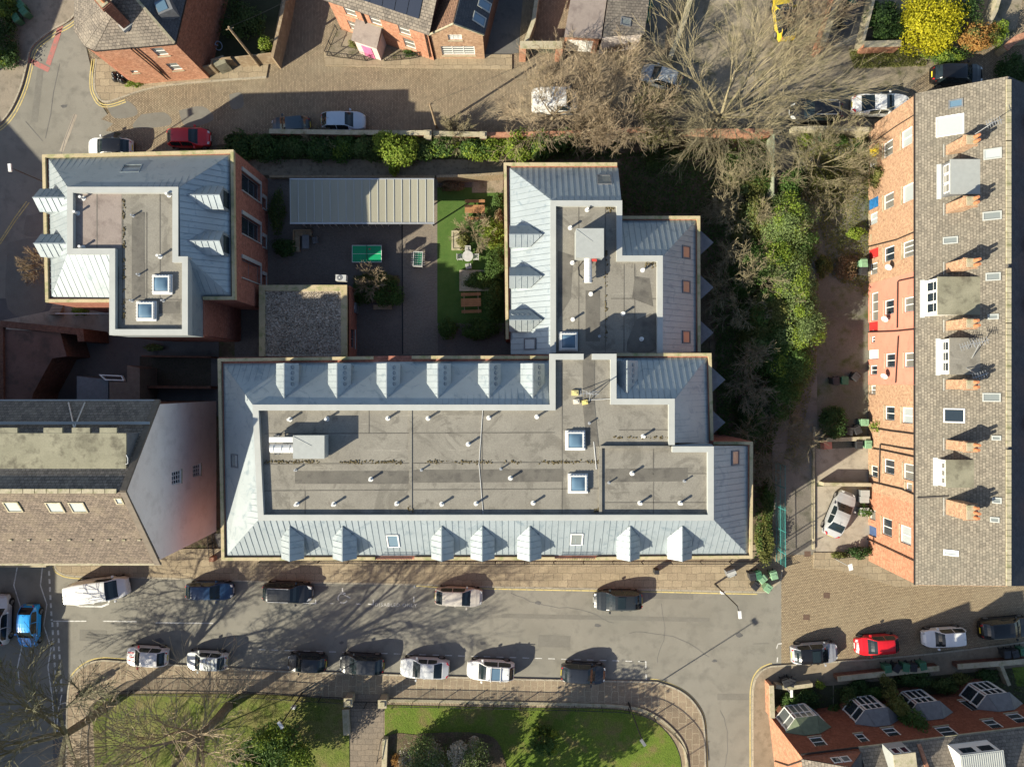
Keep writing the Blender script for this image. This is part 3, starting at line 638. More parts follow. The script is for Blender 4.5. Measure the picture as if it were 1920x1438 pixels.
def windows_on_wall(root, A, B, wins, wall_mat, z0, z1, name='wall', depth=0.14, t=0.0, frame='white_pvc', top=None):
    """wall from A to B (x, y); wins: (u, z, w, h, glass, style). Openings are real, with reveals."""
    A = Vector((A[0], A[1], 0)); B = Vector((B[0], B[1], 0)); d = (B - A); L = d.length; d /= L; n = Vector((d.y, -d.x, 0))   # outward normal on the right of travel
    q = lambda u, z, o=0.0: A + d * u + n * o + Vector((0, 0, z))
    us = sorted({0.0, L} | {max(0, min(L, w[0] - w[2] / 2)) for w in wins} | {max(0, min(L, w[0] + w[2] / 2)) for w in wins})
    zs = sorted({z0, z1} | {w[1] - w[3] / 2 for w in wins} | {w[1] + w[3] / 2 for w in wins})
    zs = [z for z in zs if z0 <= z <= z1]
    mb = MB()
    for i in range(len(us) - 1):
        for j in range(len(zs) - 1):
            u, z = (us[i] + us[i + 1]) / 2, (zs[j] + zs[j + 1]) / 2
            if any(abs(u - w[0]) < w[2] / 2 and abs(z - w[1]) < w[3] / 2 for w in wins): continue
            mb.add([q(us[i], zs[j]), q(us[i + 1], zs[j]), q(us[i + 1], zs[j + 1]), q(us[i], zs[j + 1])])
    for w in wins:
        u0, u1, a, b = w[0] - w[2] / 2, w[0] + w[2] / 2, w[1] - w[3] / 2, w[1] + w[3] / 2; k = -depth
        for (p1, p2) in (((u0, a), (u1, a)), ((u1, a), (u1, b)), ((u1, b), (u0, b)), ((u0, b), (u0, a))):
            mb.add([q(*p1), q(*p1, k), q(*p2, k), q(*p2)])
    wall = mb.build(name, wall_mat, root) if mb.v else None
    for w in wins:
        u0, u1, a, b = w[0] - w[2] / 2, w[0] + w[2] / 2, w[1] - w[3] / 2, w[1] + w[3] / 2; st = w[5] if len(w) > 5 else 'w2'; gl = w[4] if len(w) > 4 else 'glass'
        fr = MB(); fw = 0.075; o = -depth
        def rail(ua, ub, za, zb): fr.slab([q(ua, za, o), q(ub, za, o), q(ub, zb, o), q(ua, zb, o)], n, 0.06)
        if st == 'door':
            fr.slab([q(u0, a, o), q(u1, a, o), q(u1, b, o), q(u0, b, o)], n, 0.05); dmat = M[gl] if gl in M else MATS[gl]
            dr = fr.build('door', dmat, root); hb = MB(); hb.bar(q(u1 - 0.12, (a + b) / 2, o + 0.07), q(u1 - 0.12, (a + b) / 2 + 0.12, o + 0.07), 0.04); hb.build('handle', M['steel'], dr); continue
        rail(u0, u1, a, a + fw); rail(u0, u1, b - fw, b); rail(u0, u0 + fw, a + fw, b - fw); rail(u1 - fw, u1, a + fw, b - fw)
        cols = {'w1': 1, 'w2': 2, 'w3': 3, 'sash': 1, 'grid': 3}.get(st, 2)
        for k in range(1, cols):
            x = u0 + (u1 - u0) * k / cols; rail(x - 0.03, x + 0.03, a + fw, b - fw)
        if st in ('sash', 'grid'):
            for k in range(1, 2 if st == 'sash' else 4):
                z = a + (b - a) * k / (2 if st == 'sash' else 4); rail(u0 + fw, u1 - fw, z - 0.025, z + 0.025)
        fo_ = fr.build('window', M[frame], root)
        g = MB(); g.slab([q(u0 + 0.03, a + 0.03, o + 0.005), q(u1 - 0.03, a + 0.03, o + 0.005), q(u1 - 0.03, b - 0.03, o + 0.005), q(u0 + 0.03, b - 0.03, o + 0.005)], n, 0.02)
        g.build('pane', M[gl], fo_)
        s_ = MB(); s_.slab([q(u0 - 0.06, a - 0.09, 0.002), q(u1 + 0.06, a - 0.09, 0.002), q(u1 + 0.06, a - 0.005, 0.002), q(u0 - 0.06, a - 0.005, 0.002)], n, 0.07)
        s_.build('sill', M['stone'] if frame == 'white_pvc' else M['zinc_trim'], fo_)
    return wall
def plant_box(name, label, px, py, z, sx, sy, h, ducts):
    c = P(px, py, z + h); t = thing(name, label, 'ventilation unit', (c.x, c.y, z), 0, 'ventilation plant boxes on the flat roofs')
    mb = MB(); mb.obox((c.x, c.y, z + 0.1), sx, sy, h - 0.1); 
    for a in (-1, 1):
        mb.obox((c.x + a * sx * 0.42, c.y, z), 0.08, sy, 0.1)
    mb.build('casing', M['grey_panel'], t)
    tp = MB(); tp.obox((c.x, c.y, z + h), sx + 0.06, sy + 0.06, 0.04); 
    hs = Vector((sx / 2, sy / 2, 0)); tp.bar((c.x - sx / 2, c.y + sy / 2 - 0.05, z + h + 0.06), (c.x + sx * 0.1, c.y + sy * 0.05, z + h + 0.05), 0.02); tp.build('lid', M['grey_panel'], t)
    return t, c
# ---- west building
tA = thing('apartment_building', 'smallest zinc roofed brick building at the left road, with two dormers on each side', 'apartment building', P(270, 460), 0, 'zinc roofed apartment buildings')
rt = 440
# east wall has real windows; the other walls hug the outline
oA = [(79, 290), (437, 282), (440, 562), (380, 561), (380, 628), (207, 628), (207, 567), (86, 567)]
wpA = px2(oA, ZC)
mb = MB(); q = [(p.x, p.y) for p in wpA]
q[1] = (q[1][0] - 0.35, q[1][1]); q[2] = (q[2][0] - 0.35, q[2][1]); mb.prism(q, 0, ZC - 0.2); mb.build('wall_core', M['brick_modern'], tA)
Ax = wpA[1].x; y_hi, y_lo = wpA[1].y, wpA[2].y
wz = []
for yv in (16.4, 12.9, 9.35): wz.append((yv - y_lo, 4.0, 1.55, 4.3, 'glass', 'sash'))
for yv in (15.9, 12.5, 9.15): wz.append((yv - y_lo - 0.1, 0.95, 0.9, 0.9, 'glass', 'w1'))
windows_on_wall(tA, (Ax, y_lo), (Ax, y_hi), wz, M['brick_modern'], 0, ZC - 0.2, depth=0.3, frame='lead')
for w in wz:                          # pale surrounds around the openings
    mb = MB(); u, z_, ww, hh = w[:4]; y0 = y_lo + u - ww / 2; y1 = y_lo + u + ww / 2
    for (ya, yb, za, zb) in ((y1, y1 + 0.3, z_ - hh / 2, z_ + hh / 2), (y0 - 0.08, y0, z_ - hh / 2, z_ + hh / 2), (y0 - 0.08, y1 + 0.3, z_ - hh / 2 - 0.1, z_ - hh / 2)):
        mb.box(Ax + 0.003, Ax + 0.09, ya, yb, za, zb)
    mb.build('window_surround', M['zinc_trim'], tA)
# upper cladding of the south wing
mb = MB(); mb.prism([(p.x, p.y) for p in px2([(207, 470), (353, 470), (353, 628), (207, 628)], ZT)], ZC - 0.3, 9.66); mb.build('cladding', M['zinc'], tA)
mb = MB(); mb.prism([(p.x - 0.0, p.y + 0.0) for p in px2([(209, 560), (351, 560), (351, 626), (209, 626)], ZT)], 0, ZC - 0.4); mb.build('wing_wall', M['brick_modern'], tA)
def coping(root, lines, w=0.24):
    z1 = ZC
    for px in lines:
        mb = MB(); strip_mesh(mb, px2(px, ZC), w, z1 - 0.35, z1 + 0.03); mb.build('coping', M['coping'], root)
def gutter(root, px, w=0.34):         # dark channel just inside the coping
    mb = MB(); strip_mesh(mb, px2(px, ZG - .05), w, ZG - .2, ZG - .04); mb.build('gutter', M['gutter'], root)
coping(tA, [[(207, 564), (88, 564), (82, 293), (435, 284), (438, 559), (380, 559)]])
gutter(tA, [(207, 559), (92, 559), (87, 298), (430, 290), (433, 554), (384, 554)])
T = ZT; G = ZG
a0, a1, a2, a3 = (128, 352, T), (336, 352, T), (338, 481, T), (353, 483, T)
nwA = [(91, 297, G), (431, 291, G), a1, a0]; slope(tA, nwA)
wA = [(91, 297, G), a0, (128, 472, T), (96, 557, G)]; slope(tA, wA)
slope(tA, [(96, 557, G), (128, 472, T), (207, 472, T), (207, 559, G)])
eA = [(431, 291, G), (433, 555, G), (353, 483, T), a2, a1]; slope(tA, [(431, 291, G), a1, (338, 483, T), (433, 555, G)])
slope(tA, [(433, 555, G), (338, 483, T), (353, 483, T), (381, 556, G)])
trim(tA, [([(133, 357), (330, 357), (330, 487), (348, 487), (348, 623), (212, 623), (212, 472), (133, 472)], True)])
flat(tA, [(133, 357), (330, 357), (330, 487), (348, 487), (348, 623), (212, 623), (212, 472), (133, 472)])
patchz(tA, [(140, 364), (228, 364), (228, 466), (140, 466)], 9.978, 'felt_pink', 'felt_patch')
patchz(tA, [(247, 398), (271, 398), (271, 560), (247, 560)], 9.979, 'felt_dark', 'felt_patch')
patchz(tA, [(298, 565), (338, 565), (338, 588), (298, 588)], 9.979, 'felt_dark', 'felt_patch')
welts(tA, [[(230, 372), (230, 605)], [(182, 364), (182, 466)], [(300, 364), (300, 560)], [(230, 562), (340, 562)], [(222, 500), (222, 612)], [(275, 398), (275, 560)]])
debris(tA, 375, 600, 232, 9.98, 260, 4, vert=True)
for (x, y) in ((62, 371), (64, 457)): dormer(tA, x, y, (-1, 0))
for (x, y) in ((412, 366), (412, 452)): dormer(tA, x, y, (1, 0))
rooflight(tA, 247, 317, nwA, 1.5, 1.05, 'glass_grey', M['zinc_seam'])
dome(tA, 302, 533); dome(tA, 272, 583)
pipes(tA, [(149, 369), (138, 397), (148, 462), (245, 403, 1), (294, 479), (256, 514, 1), (311, 363), (243, 563, 1), (302, 563, 1)])

# ---- north-east wing
levels(-3.0)
tB = thing('apartment_building', 'grey zinc roofed wing beside the courtyard lawn, with three dormers over its pale west slope', 'apartment building', P(1130, 500), 0, 'zinc roofed apartment buildings')
oB = [(944, 305), (1158, 305), (1160, 405), (1313, 405), (1314, 662), (966, 662), (966, 636), (948, 636)]
mb = MB(); mb.prism([(p.x, p.y) for p in px2(oB, ZC)], 0, ZC - 0.2); mb.build('wall', M['brick_modern'], tB)
mb = MB(); mb.prism([(p.x, p.y) for p in px2([(1040, 380), (1160, 380), (1160, 484), (1237, 484), (1237, 662), (1040, 662)], ZT)], ZC - 0.3, ZT - .54); mb.build('cladding', M['zinc'], tB)
coping(tB, [[(951, 636), (947, 308), (1157, 308)], [(1166, 408), (1310, 408), (1311, 660)]])
gutter(tB, [(957, 636), (953, 314), (1157, 314)]); gutter(tB, [(1166, 414), (1304, 414), (1305, 660)])
n1B = [(955, 315, G), (1158, 315, G), (1164, 378, T), (1037, 378, T)]; slope(tB, n1B)
mb = MB(); V = [P(1158, 315, G), P(1164, 378, T), P(1164, 378, G - 0.5)]; mb.slab(V, Vector((1, 0, 0)), 0.05); mb.build('gable', M['zinc'], tB)
wB = [(955, 315, G), (1037, 378, T), (1037, 664, T), (958, 664, G)]; slope(tB, wB)
n2B = [(1166, 414, G), (1304, 414, G), (1242, 482, T), (1166, 482, T)]; slope(tB, n2B)
eB = [(1304, 414, G), (1305, 660, G), (1242, 662, T), (1242, 482, T)]; slope(tB, eB)
ringB = [(1037, 382), (1161, 382), (1161, 485), (1237, 485), (1237, 664)]
trim(tB, [([(1037, 662)] + ringB, False)])
flat(tB, [(1037, 382), (1161, 382), (1161, 485), (1237, 485), (1237, 664), (1037, 664)])
patchz(tB, [(1098, 545), (1125, 545), (1125, 640), (1098, 640)], 9.979, 'felt_dark', 'felt_patch')
welts(tB, [[(1085, 388), (1085, 660)], [(1135, 388), (1135, 660)], [(1170, 495), (1170, 660)], [(1190, 495), (1190, 660)], [(1145, 560), (1230, 560)]])
patchz(tB, [(1190, 518), (1218, 522), (1225, 575), (1185, 560)], 9.979, 'felt_dark', 'water_stain')
debris(tB, 470, 640, 1137, 9.98, 160, 4, vert=True); debris(tB, 1210, 1232, 495, 9.98, 60, 8); debris(tB, 1136, 1152, 390, 9.98, 60, 8)
for y in (440, 518, 600): dormer(tB, 955, y, (-1, 0))
vents_on(tB, 955, 600, (-1, 0), -1)
rooflight(tB, 1133, 338, n1B, 1.15, 1.2, 'glass_grey')
rooflight(tB, 994, 645, wB, 0.95, 1.15, 'glass_pale')
for y in (473, 538, 632): rooflight(tB, 1286, y, eB, 1.05, 1.0, 'glass_orange')
dome(tB, 1066, 640)
patchz(tB, [(1046, 470), (1075, 480), (1070, 560), (1046, 600)], 9.978, 'felt_dark', 'water_stain'); patchz(tB, smooth_px([(1192, 600), (1230, 590), (1232, 655), (1175, 658), (1192, 600)], 3)[:-1], 9.978, 'felt_dark', 'water_stain')
pipes(tB, [(1102, 391), (1070, 425), (1074, 491), (1109, 550), (1075, 598), (1207, 505), (1170, 587), (1205, 635), (1125, 630, 1)])
def oriel(root, px, py, z0=1.0):           # triangular projecting window under the eaves
    z1 = ZC - 1.0
    c = P(px, py, z1); w = 1.15; d = 1.25
    A = Vector((c.x - d, c.y + w, 0)); Bp = Vector((c.x, c.y, 0)); Cc = Vector((c.x - d, c.y - w, 0))
    mb = MB(); mb.prism([(p.x, p.y) for p in (A, Bp, Cc)], z0, z1); o = mb.build('oriel', M['lead'], root)
    g = MB()
    for (a, b) in ((Bp, A), (Cc, Bp)):
        dd = (b - a).normalized(); n = Vector((dd.y, -dd.x, 0))
        for zb in ((1.6, 4.4) if z1 > 5 else (1.6,)):
            g.slab([a + dd * 0.25 + n * 0.01 + Vector((0, 0, zb)), b - dd * 0.25 + n * 0.01 + Vector((0, 0, zb)), b - dd * 0.25 + n * 0.01 + Vector((0, 0, zb + 1.5)), a + dd * 0.25 + n * 0.01 + Vector((0, 0, zb + 1.5))], n, 0.02)
    g.build('pane', M['glass'], o)
for y in (455, 539, 624): oriel(tB, 1338, y)

# ---- main long building
levels(0.0)
tC = thing('apartment_building', 'longest zinc roofed building, stretching between the courtyard and the street of parked cars', 'apartment building', P(900, 860), 0, 'zinc roofed apartment buildings')
oC = [(408, 670), (1334, 662), (1337, 828), (1412, 828), (1412, 1046), (415, 1051)]
mb = MB(); mb.prism([(p.x, p.y) for p in px2(oC, ZC)], 0, ZC - 0.2); mb.build('wall', M['brick_modern'], tC)
mb = MB(); mb.prism([(p.x, p.y) for p in px2([(480, 764), (1036, 764), (1036, 668), (1150, 668), (1150, 753), (1260, 753), (1260, 842), (1333, 842), (1333, 971), (490, 971)], ZT)], ZC - 0.3, 9.66); mb.build('cladding', M['zinc'], tC)
coping(tC, [[(700, 671), (411, 675), (418, 1048), (703, 1047)], [(777, 1047), (1040, 1047)], [(1118, 1047), (1408, 1044), (1409, 831), (1338, 831)], [(772, 670), (1028, 670)], [(1156, 665), (1331, 665), (1335, 826)]])
gutter(tC, [(700, 677), (417, 681), (424, 1042), (703, 1041)]); gutter(tC, [(777, 1041), (1040, 1041)]); gutter(tC, [(1118, 1041), (1402, 1038), (1402, 836)])
gutter(tC, [(772, 676), (1028, 676)]); gutter(tC, [(1156, 671), (1325, 671), (1329, 826)])
# recessed railings where the coping is broken
for (x0, x1) in ((703, 777), (1040, 1118)):
    mb = MB(); L = [(x0, 1040), (x0 + 2, 1048), (x1 - 2, 1048), (x1, 1040)]; strip_mesh(mb, px2(L, 7.5), 0.16, 7.1, 7.55); mb.build('balcony_parapet', M['coping'], tC)
    mb = MB(); 
    for i in range(23):
        c = P(x0 + 4 + (x1 - x0 - 8) * i / 22, 1045, 7.6); mb.bar((c.x, c.y, 7.5), (c.x, c.y, 8.3), 0.03)
    a, b = P(x0 + 4, 1045, 8.3), P(x1 - 4, 1045, 8.3); mb.bar(a, b, 0.05); mb.build('balcony_rail', M['black_metal'], tC)
wC = [(419, 682, G), (425, 1042, G), (485, 974, T), (475, 760, T)]; slope(tC, wC)
nC = [(419, 682, G), (1030, 676, G), (1030, 759, T), (475, 760, T)]; slope(tC, nC)
sC = [(425, 1042, G), (1402, 1039, G), (1338, 974, T), (485, 974, T)]
slope(tC, [(425, 1042, G), (1125, 1040.5, G), (1125, 974, T), (485, 974, T)]); slope(tC, [(1125, 1040.5, G), (1402, 1039, G), (1338, 974, T), (1125, 974, T)])
eC1 = [(1402, 1039, G), (1338, 974, T), (1338, 836, T), (1402, 836, G)]; slope(tC, eC1)
n2C = [(1156, 671, G), (1325, 671, G), (1264, 750, T), (1156, 750, T)]; slope(tC, n2C)
eC2 = [(1325, 671, G), (1329, 830, G), (1264, 830, T), (1264, 750, T)]; slope(tC, eC2)
mb = MB(); V = [P(1329, 830, G), P(1264, 836, T), P(1338, 836, T), P(1338, 836, G)]; mb.slab([V[0], P(1264, 836, G), V[1], P(1338, 838, T), P(1338, 838, G)], Vector((0, 1, 0)), 0.03) if False else None
mb.prism([(p.x, p.y) for p in px2([(1262, 834), (1338, 834), (1338, 842), (1262, 842)], ZT)], 7.0, 10.0); mb.build('return_wall', M['zinc'], tC)
ringC = [(480, 764), (1036, 764), (1036, 669), (1094, 669)]
trim(tC, [([(1094, 669), (1036, 669), (1036, 764), (480, 764), (490, 970), (1332, 970), (1332, 842), (1260, 842)], False), ([(1110, 669), (1150, 669), (1150, 753), (1259, 753), (1259, 834)], False)])
flat(tC, [(480, 764), (1036, 764), (1036, 669), (1150, 669), (1150, 753), (1259, 753), (1259, 842), (1332, 842), (1332, 970), (490, 970)])
# low upstands between roof sections, the step beside the right-hand section
mb = MB(); strip_mesh(mb, px2([(1126, 968), (1126, 838)], 10.1), 0.22, 9.9, 10.12); strip_mesh(mb, px2([(1126, 838), (1256, 838)], 10.25), 0.16, 9.9, 10.27); mb.build('upstand', M['felt'], tC)
mb = MB(); strip_mesh(mb, px2([(770, 766), (770, 968)], 10.0), 0.2, 9.9, 10.02); mb.build('upstand', M['felt'], tC)
mb = MB(); strip_mesh(mb, px2([(1104, 664), (1104, 760), (1112, 838)], 10.05), 0.9, 9.9, 9.99); mb.build('felt_patch', M['felt_dark'], tC)
for q in ([(553, 883), (766, 883), (766, 907), (553, 907)], [(775, 881), (1056, 879), (1056, 903), (775, 905)], [(1135, 879), (1289, 877), (1289, 902), (1135, 904)]): patchz(tC, q, 9.979, 'felt_dark', 'felt_patch')
welts(tC, [[(496, 870), (1122, 866)], [(496, 813), (1040, 811)], [(496, 920), (1122, 916)], [(572, 920), (572, 965)], [(692, 768), (692, 812)], [(904, 768), (904, 965)], [(1134, 888), (1330, 888)], [(1134, 942), (1330, 942)], [(1225, 842), (1225, 965)], [(1160, 806), (1255, 806)], [(1054, 680), (1054, 966)], [(1106, 770), (1106, 830)]])
mb = MB(); strip_mesh(mb, px2([(905, 768), (898, 870), (906, 966)], 9.99), 0.035, 9.98, 10.02); mb.build('cable', M['white_metal'], tC)
mb = MB(); strip_mesh(mb, px2([(1113, 828), (1118, 880)], 9.99), 0.05, 9.98, 10.02); strip_mesh(mb, px2([(1098, 750), (1144, 748)], 9.99), 0.035, 9.98, 10.02); mb.build('cable', M['white_metal'], tC)
debris(tC, 496, 1122, 866, 9.98, 900, 4); debris(tC, 1150, 1255, 820, 9.98, 90, 3); debris(tC, 765, 775, 955, 9.98, 40, 8); debris(tC, 1114, 1124, 957, 9.98, 40, 5)
for x in (533, 632, 725, 821, 917, 999): dormer(tC, x, 681, (0, 1)); vents_on(tC, x, 681, (0, 1), -1)
dormer(tC, 1176, 676, (0, 1)); vents_on(tC, 1176, 676, (0, 1), -1)
for x in (543, 642, 828, 904, 993, 1181, 1279): dormer(tC, x, 1052, (0, -1))
rooflight(tC, 441, 864, wC, 1.05, 0.95, 'glass_grey')
rooflight(tC, 737, 1013, sC, 0.95, 1.45, 'glass_sky', M['white_metal'])
rooflight(tC, 1081, 1010, sC, 0.98, 1.35, 'glass_grey', M['white_metal'])
rooflight(tC, 1378, 858, eC1, 1.15, 0.9, 'glass_orange')
dome(tC, 1079, 826); dome(tC, 1084, 907)
pipes(tC, [(540, 787), (610, 786), (725, 785), (801, 785), (916, 784), (877, 834), (552, 882, 1), (693, 900), (789, 882, 1), (939, 880, 1), (957, 898), (553, 947), (623, 947), (742, 946), (827, 947), (892, 946), (1000, 945), (1007, 782),
           (1106, 794, 1), (1208, 819), (1187, 889), (1143, 906, 1), (1285, 903, 1), (1202, 945), (1278, 945)])
for y in (712, 792): oriel(tC, 1360, y)

# ---- rooftop plant
t, c = plant_box('ventilation_unit', 'big grey plant box with white duct at the left end of the longest roof', 579, 838, 9.97, 2.25, 1.65, 1.35, None)
mb = MB(); z = 9.97 + 0.75
mb.tube([(c.x - 1.1, c.y - 0.15, z), (c.x - 3.0, c.y - 0.15, z)], [0.34, 0.34], 14); 
for k in (1.5, 2.1, 2.7): mb.tube([(c.x - k, c.y - 0.15, z), (c.x - k - 0.05, c.y - 0.15, z)], [0.37, 0.37], 14)
mb.build('duct', M['white_metal'], t, smooth=False)
mb = MB(); mb.obox((c.x - 2.15, c.y + 0.5, 9.97 + 0.6), 1.75, 0.4, 0.45); mb.build('fan_box', M['white_metal'], t)
mb = MB()
for k in (1.3, 2.75):
    for s_ in (-0.6, 0.75): mb.obox((c.x - k, c.y + s_, 9.97), 0.35, 0.14, 0.12); mb.bar((c.x - k, c.y + s_, 9.97), (c.x - k, c.y + s_, z), 0.05)
    mb.bar((c.x - k, c.y - 0.6, z - 0.36), (c.x - k, c.y + 0.75, z - 0.36), 0.05)
mb.build('support_frame', M['lead'], t)
t, c = plant_box('ventilation_unit', 'big grey plant box on the north east wing roof with duct running down from it', 1106, 456, 6.97, 2.1, 2.2, 1.6, None); z = 6.97 + .8; FZ = 6.97
mb = MB(); mb.tube([(c.x - 0.05, c.y - 1.0, z), (c.x - 0.05, c.y - 2.95, z)], [0.3, 0.3], 14)
for k in (1.35, 1.9, 2.5): mb.tube([(c.x - 0.05, c.y - k, z), (c.x - 0.05, c.y - k - 0.05, z)], [0.33, 0.33], 14)
mb.build('duct', M['white_metal'], t)
mb = MB(); mb.obox((c.x + 0.42, c.y - 1.22, FZ + 0.9), 0.36, 0.18, 0.15); mb.build('red_valve', m_plain('red_plastic', (0.5, 0.05, 0.04), 0.5), t)
mb = MB(); mb.tube([(c.x - 0.35, c.y - 1.1, (FZ + .02)), (c.x - 0.75, c.y - 1.6, (FZ + .02)), (c.x - 0.7, c.y - 2.2, (FZ + .02)), (c.x - 0.4, c.y - 2.5, (FZ + .02))], 0.03, 6); mb.build('cable', M['black_metal'], t)
for k in (1.3, 2.75): mb = MB(); mb.bar((c.x - 0.4, c.y - k, (FZ + .02)), (c.x + 0.3, c.y - k, (FZ + .02)), 0.12); mb.bar((c.x - 0.05, c.y - k, (FZ + .02)), (c.x - 0.05, c.y - k, z), 0.06); mb.build('support_frame', M['lead'], t)
# aerial mast with crates at its foot
c = P(1104, 738, 10.0); t = thing('aerial_mast', 'tripod aerial mast standing on the roof link beside yellow ballast slabs', 'aerial', (c.x, c.y, 9.97))
mb = MB(); mb.bar((c.x, c.y, 9.97), (c.x, c.y, 12.9), 0.06); mb.bar((c.x - 0.9, c.y, 12.4), (c.x + 0.5, c.y + 0.2, 12.4), 0.04); mb.bar((c.x - 0.5, c.y, 12.8), (c.x + 0.4, c.y, 12.8), 0.04)
for k in range(6): mb.bar((c.x - 0.85 + k * 0.22, c.y - 0.2, 12.42), (c.x - 0.85 + k * 0.22, c.y + 0.25, 12.42), 0.025)
mb.build('mast', M['steel'], t)
mb = MB(); 
for a in (30, 150, 270): mb.bar((c.x, c.y, 11.2), (c.x + math.cos(math.radians(a)) * 0.6, c.y + math.sin(math.radians(a)) * 0.6, 10.0), 0.04)
mb.build('brace', M['steel'], t)
for i, (dx, dy, sz, col) in enumerate(((-1.05, 0.05, 0.5, (0.55, 0.48, 0.22)), (-0.95, -0.6, 0.45, (0.6, 0.55, 0.47)), (-0.3, -0.65, 0.42, (0.66, 0.55, 0.2)))):
    o = MB(); o.obox((c.x + dx, c.y + dy, 9.985), sz, sz * 0.8, 0.16, 0.1 * i); o.obox((c.x + dx, c.y + dy, 10.145), sz * 0.5, sz * 0.4, 0.05, 0.1 * i); ob = o.build('ballast_slab', m_plain('ballast_paint%d' % i, col, 0.7), None)
    tag(ob, ['mustard ballast slab furthest up beside the aerial mast', 'pale cream ballast slab nearest the roof corner by the aerial mast', 'bright yellow ballast slab right below the aerial mast'][i], 'slab', 'ballast slabs at the aerial mast')
# ------------------------------------------------------------------ older houses around
def g2(x, y): p = P(x, y, 0); return Vector((p.x, p.y, 0))
def wpx(A, B, lst):                   # windows given by their centre pixel on the wall A-B
    A = Vector((A[0], A[1], 0)); B = Vector((B[0], B[1], 0)); d = (B - A).normalized(); n = Vector((d.y, -d.x, 0)); out = []
    for (px, py, w, h, *r) in lst:
        if A.x > 30 and not (r and r[-1] == 'door'): w *= 1.12; h *= 1.1
        p = on_plane(A, n, px, py); out.append((((p - A).dot(d)), p.z, w, h, *r))
    return out
def roof_poly(root, pts, mat, t=0.06, name='roof'):
    V = [Vector(p) for p in pts]; n = newell(V); n = n if n.z > 0 else -n
    mb = MB(); mb.slab(V, n, t); return mb.build(name, mat, root), n
def chimney(root, x, y, z0, z1, sx, sy, pots, rz=0.0, mat='brick_orange'):
    mb = MB(); mb.obox((x, y, z0), sx, sy, z1 - z0 - 0.25, rz); mb.obox((x, y, z1 - 0.25), sx + 0.12, sy + 0.12, 0.12, rz); mb.obox((x, y, z1 - 0.13), sx + 0.04, sy + 0.04, 0.13, rz)
    o = mb.build('chimney', M[mat], root)
    f = MB(); f.obox((x, y, z0 + 0.02), sx + 0.3, sy + 0.25, 0.28, rz); f.build('flashing', M['zinc_trim'], o)
    c = MB(); c.obox((x, y, z1), sx - 0.1, sy - 0.1, 0.08, rz); c.build('chimney_cap', M['stone'], o)
    for i in range(pots):
        a = (i - (pots - 1) / 2) * 0.36; px_, py_ = x + sx * 0.2 - math.sin(rz) * a, y + math.cos(rz) * a
        p = MB(); p.cyl((px_, py_, z1 + 0.08), 0.14, R.uniform(0.35, 0.6), 10, r2=0.11); p.build('chimney_pot', M['terracotta'], o)
    return o
def pipeline(root, A, B, pts, r=0.05, off=0.1, mat='pipe', name='downpipe'):   # pipe run on a wall through pixels
    A = Vector((A[0], A[1], 0)); B = Vector((B[0], B[1], 0)); d = (B - A).normalized(); n = Vector((d.y, -d.x, 0))
    q = [on_plane(A + n * off, n, x, y) for x, y in pts]; mb = MB(); mb.tube(q, r, 6); mb.build(name, M[mat], root)
def sky_on(root, pts3, px, py, w, l, glass, frame=None):   # roof light on a plane given by 3 world points
    V = [Vector(p) for p in pts3[:3]]; n = (V[1] - V[0]).cross(V[2] - V[0]).normalized(); n = n if n.z > 0 else -n
    c = on_plane(V[0] + n * 0.06, n, px, py); t = Vector((-n.y, n.x, 0)).normalized(); u = n.cross(t)
    q = lambda a, b: [c + t * (i * a / 2) + u * (j * b / 2) for i, j in ((-1, -1), (1, -1), (1, 1), (-1, 1))]
    mb = MB(); O = q(w, l); I = q(w - 0.18, l - 0.18)
    for i in range(4): mb.slab([O[i], O[(i + 1) % 4], I[(i + 1) % 4], I[i]], n, 0.10)
    fr = mb.build('roof_light', frame or M['lead'], root); g = MB(); g.slab(I, n, 0.05); g.build('pane', M[glass], fr); return fr

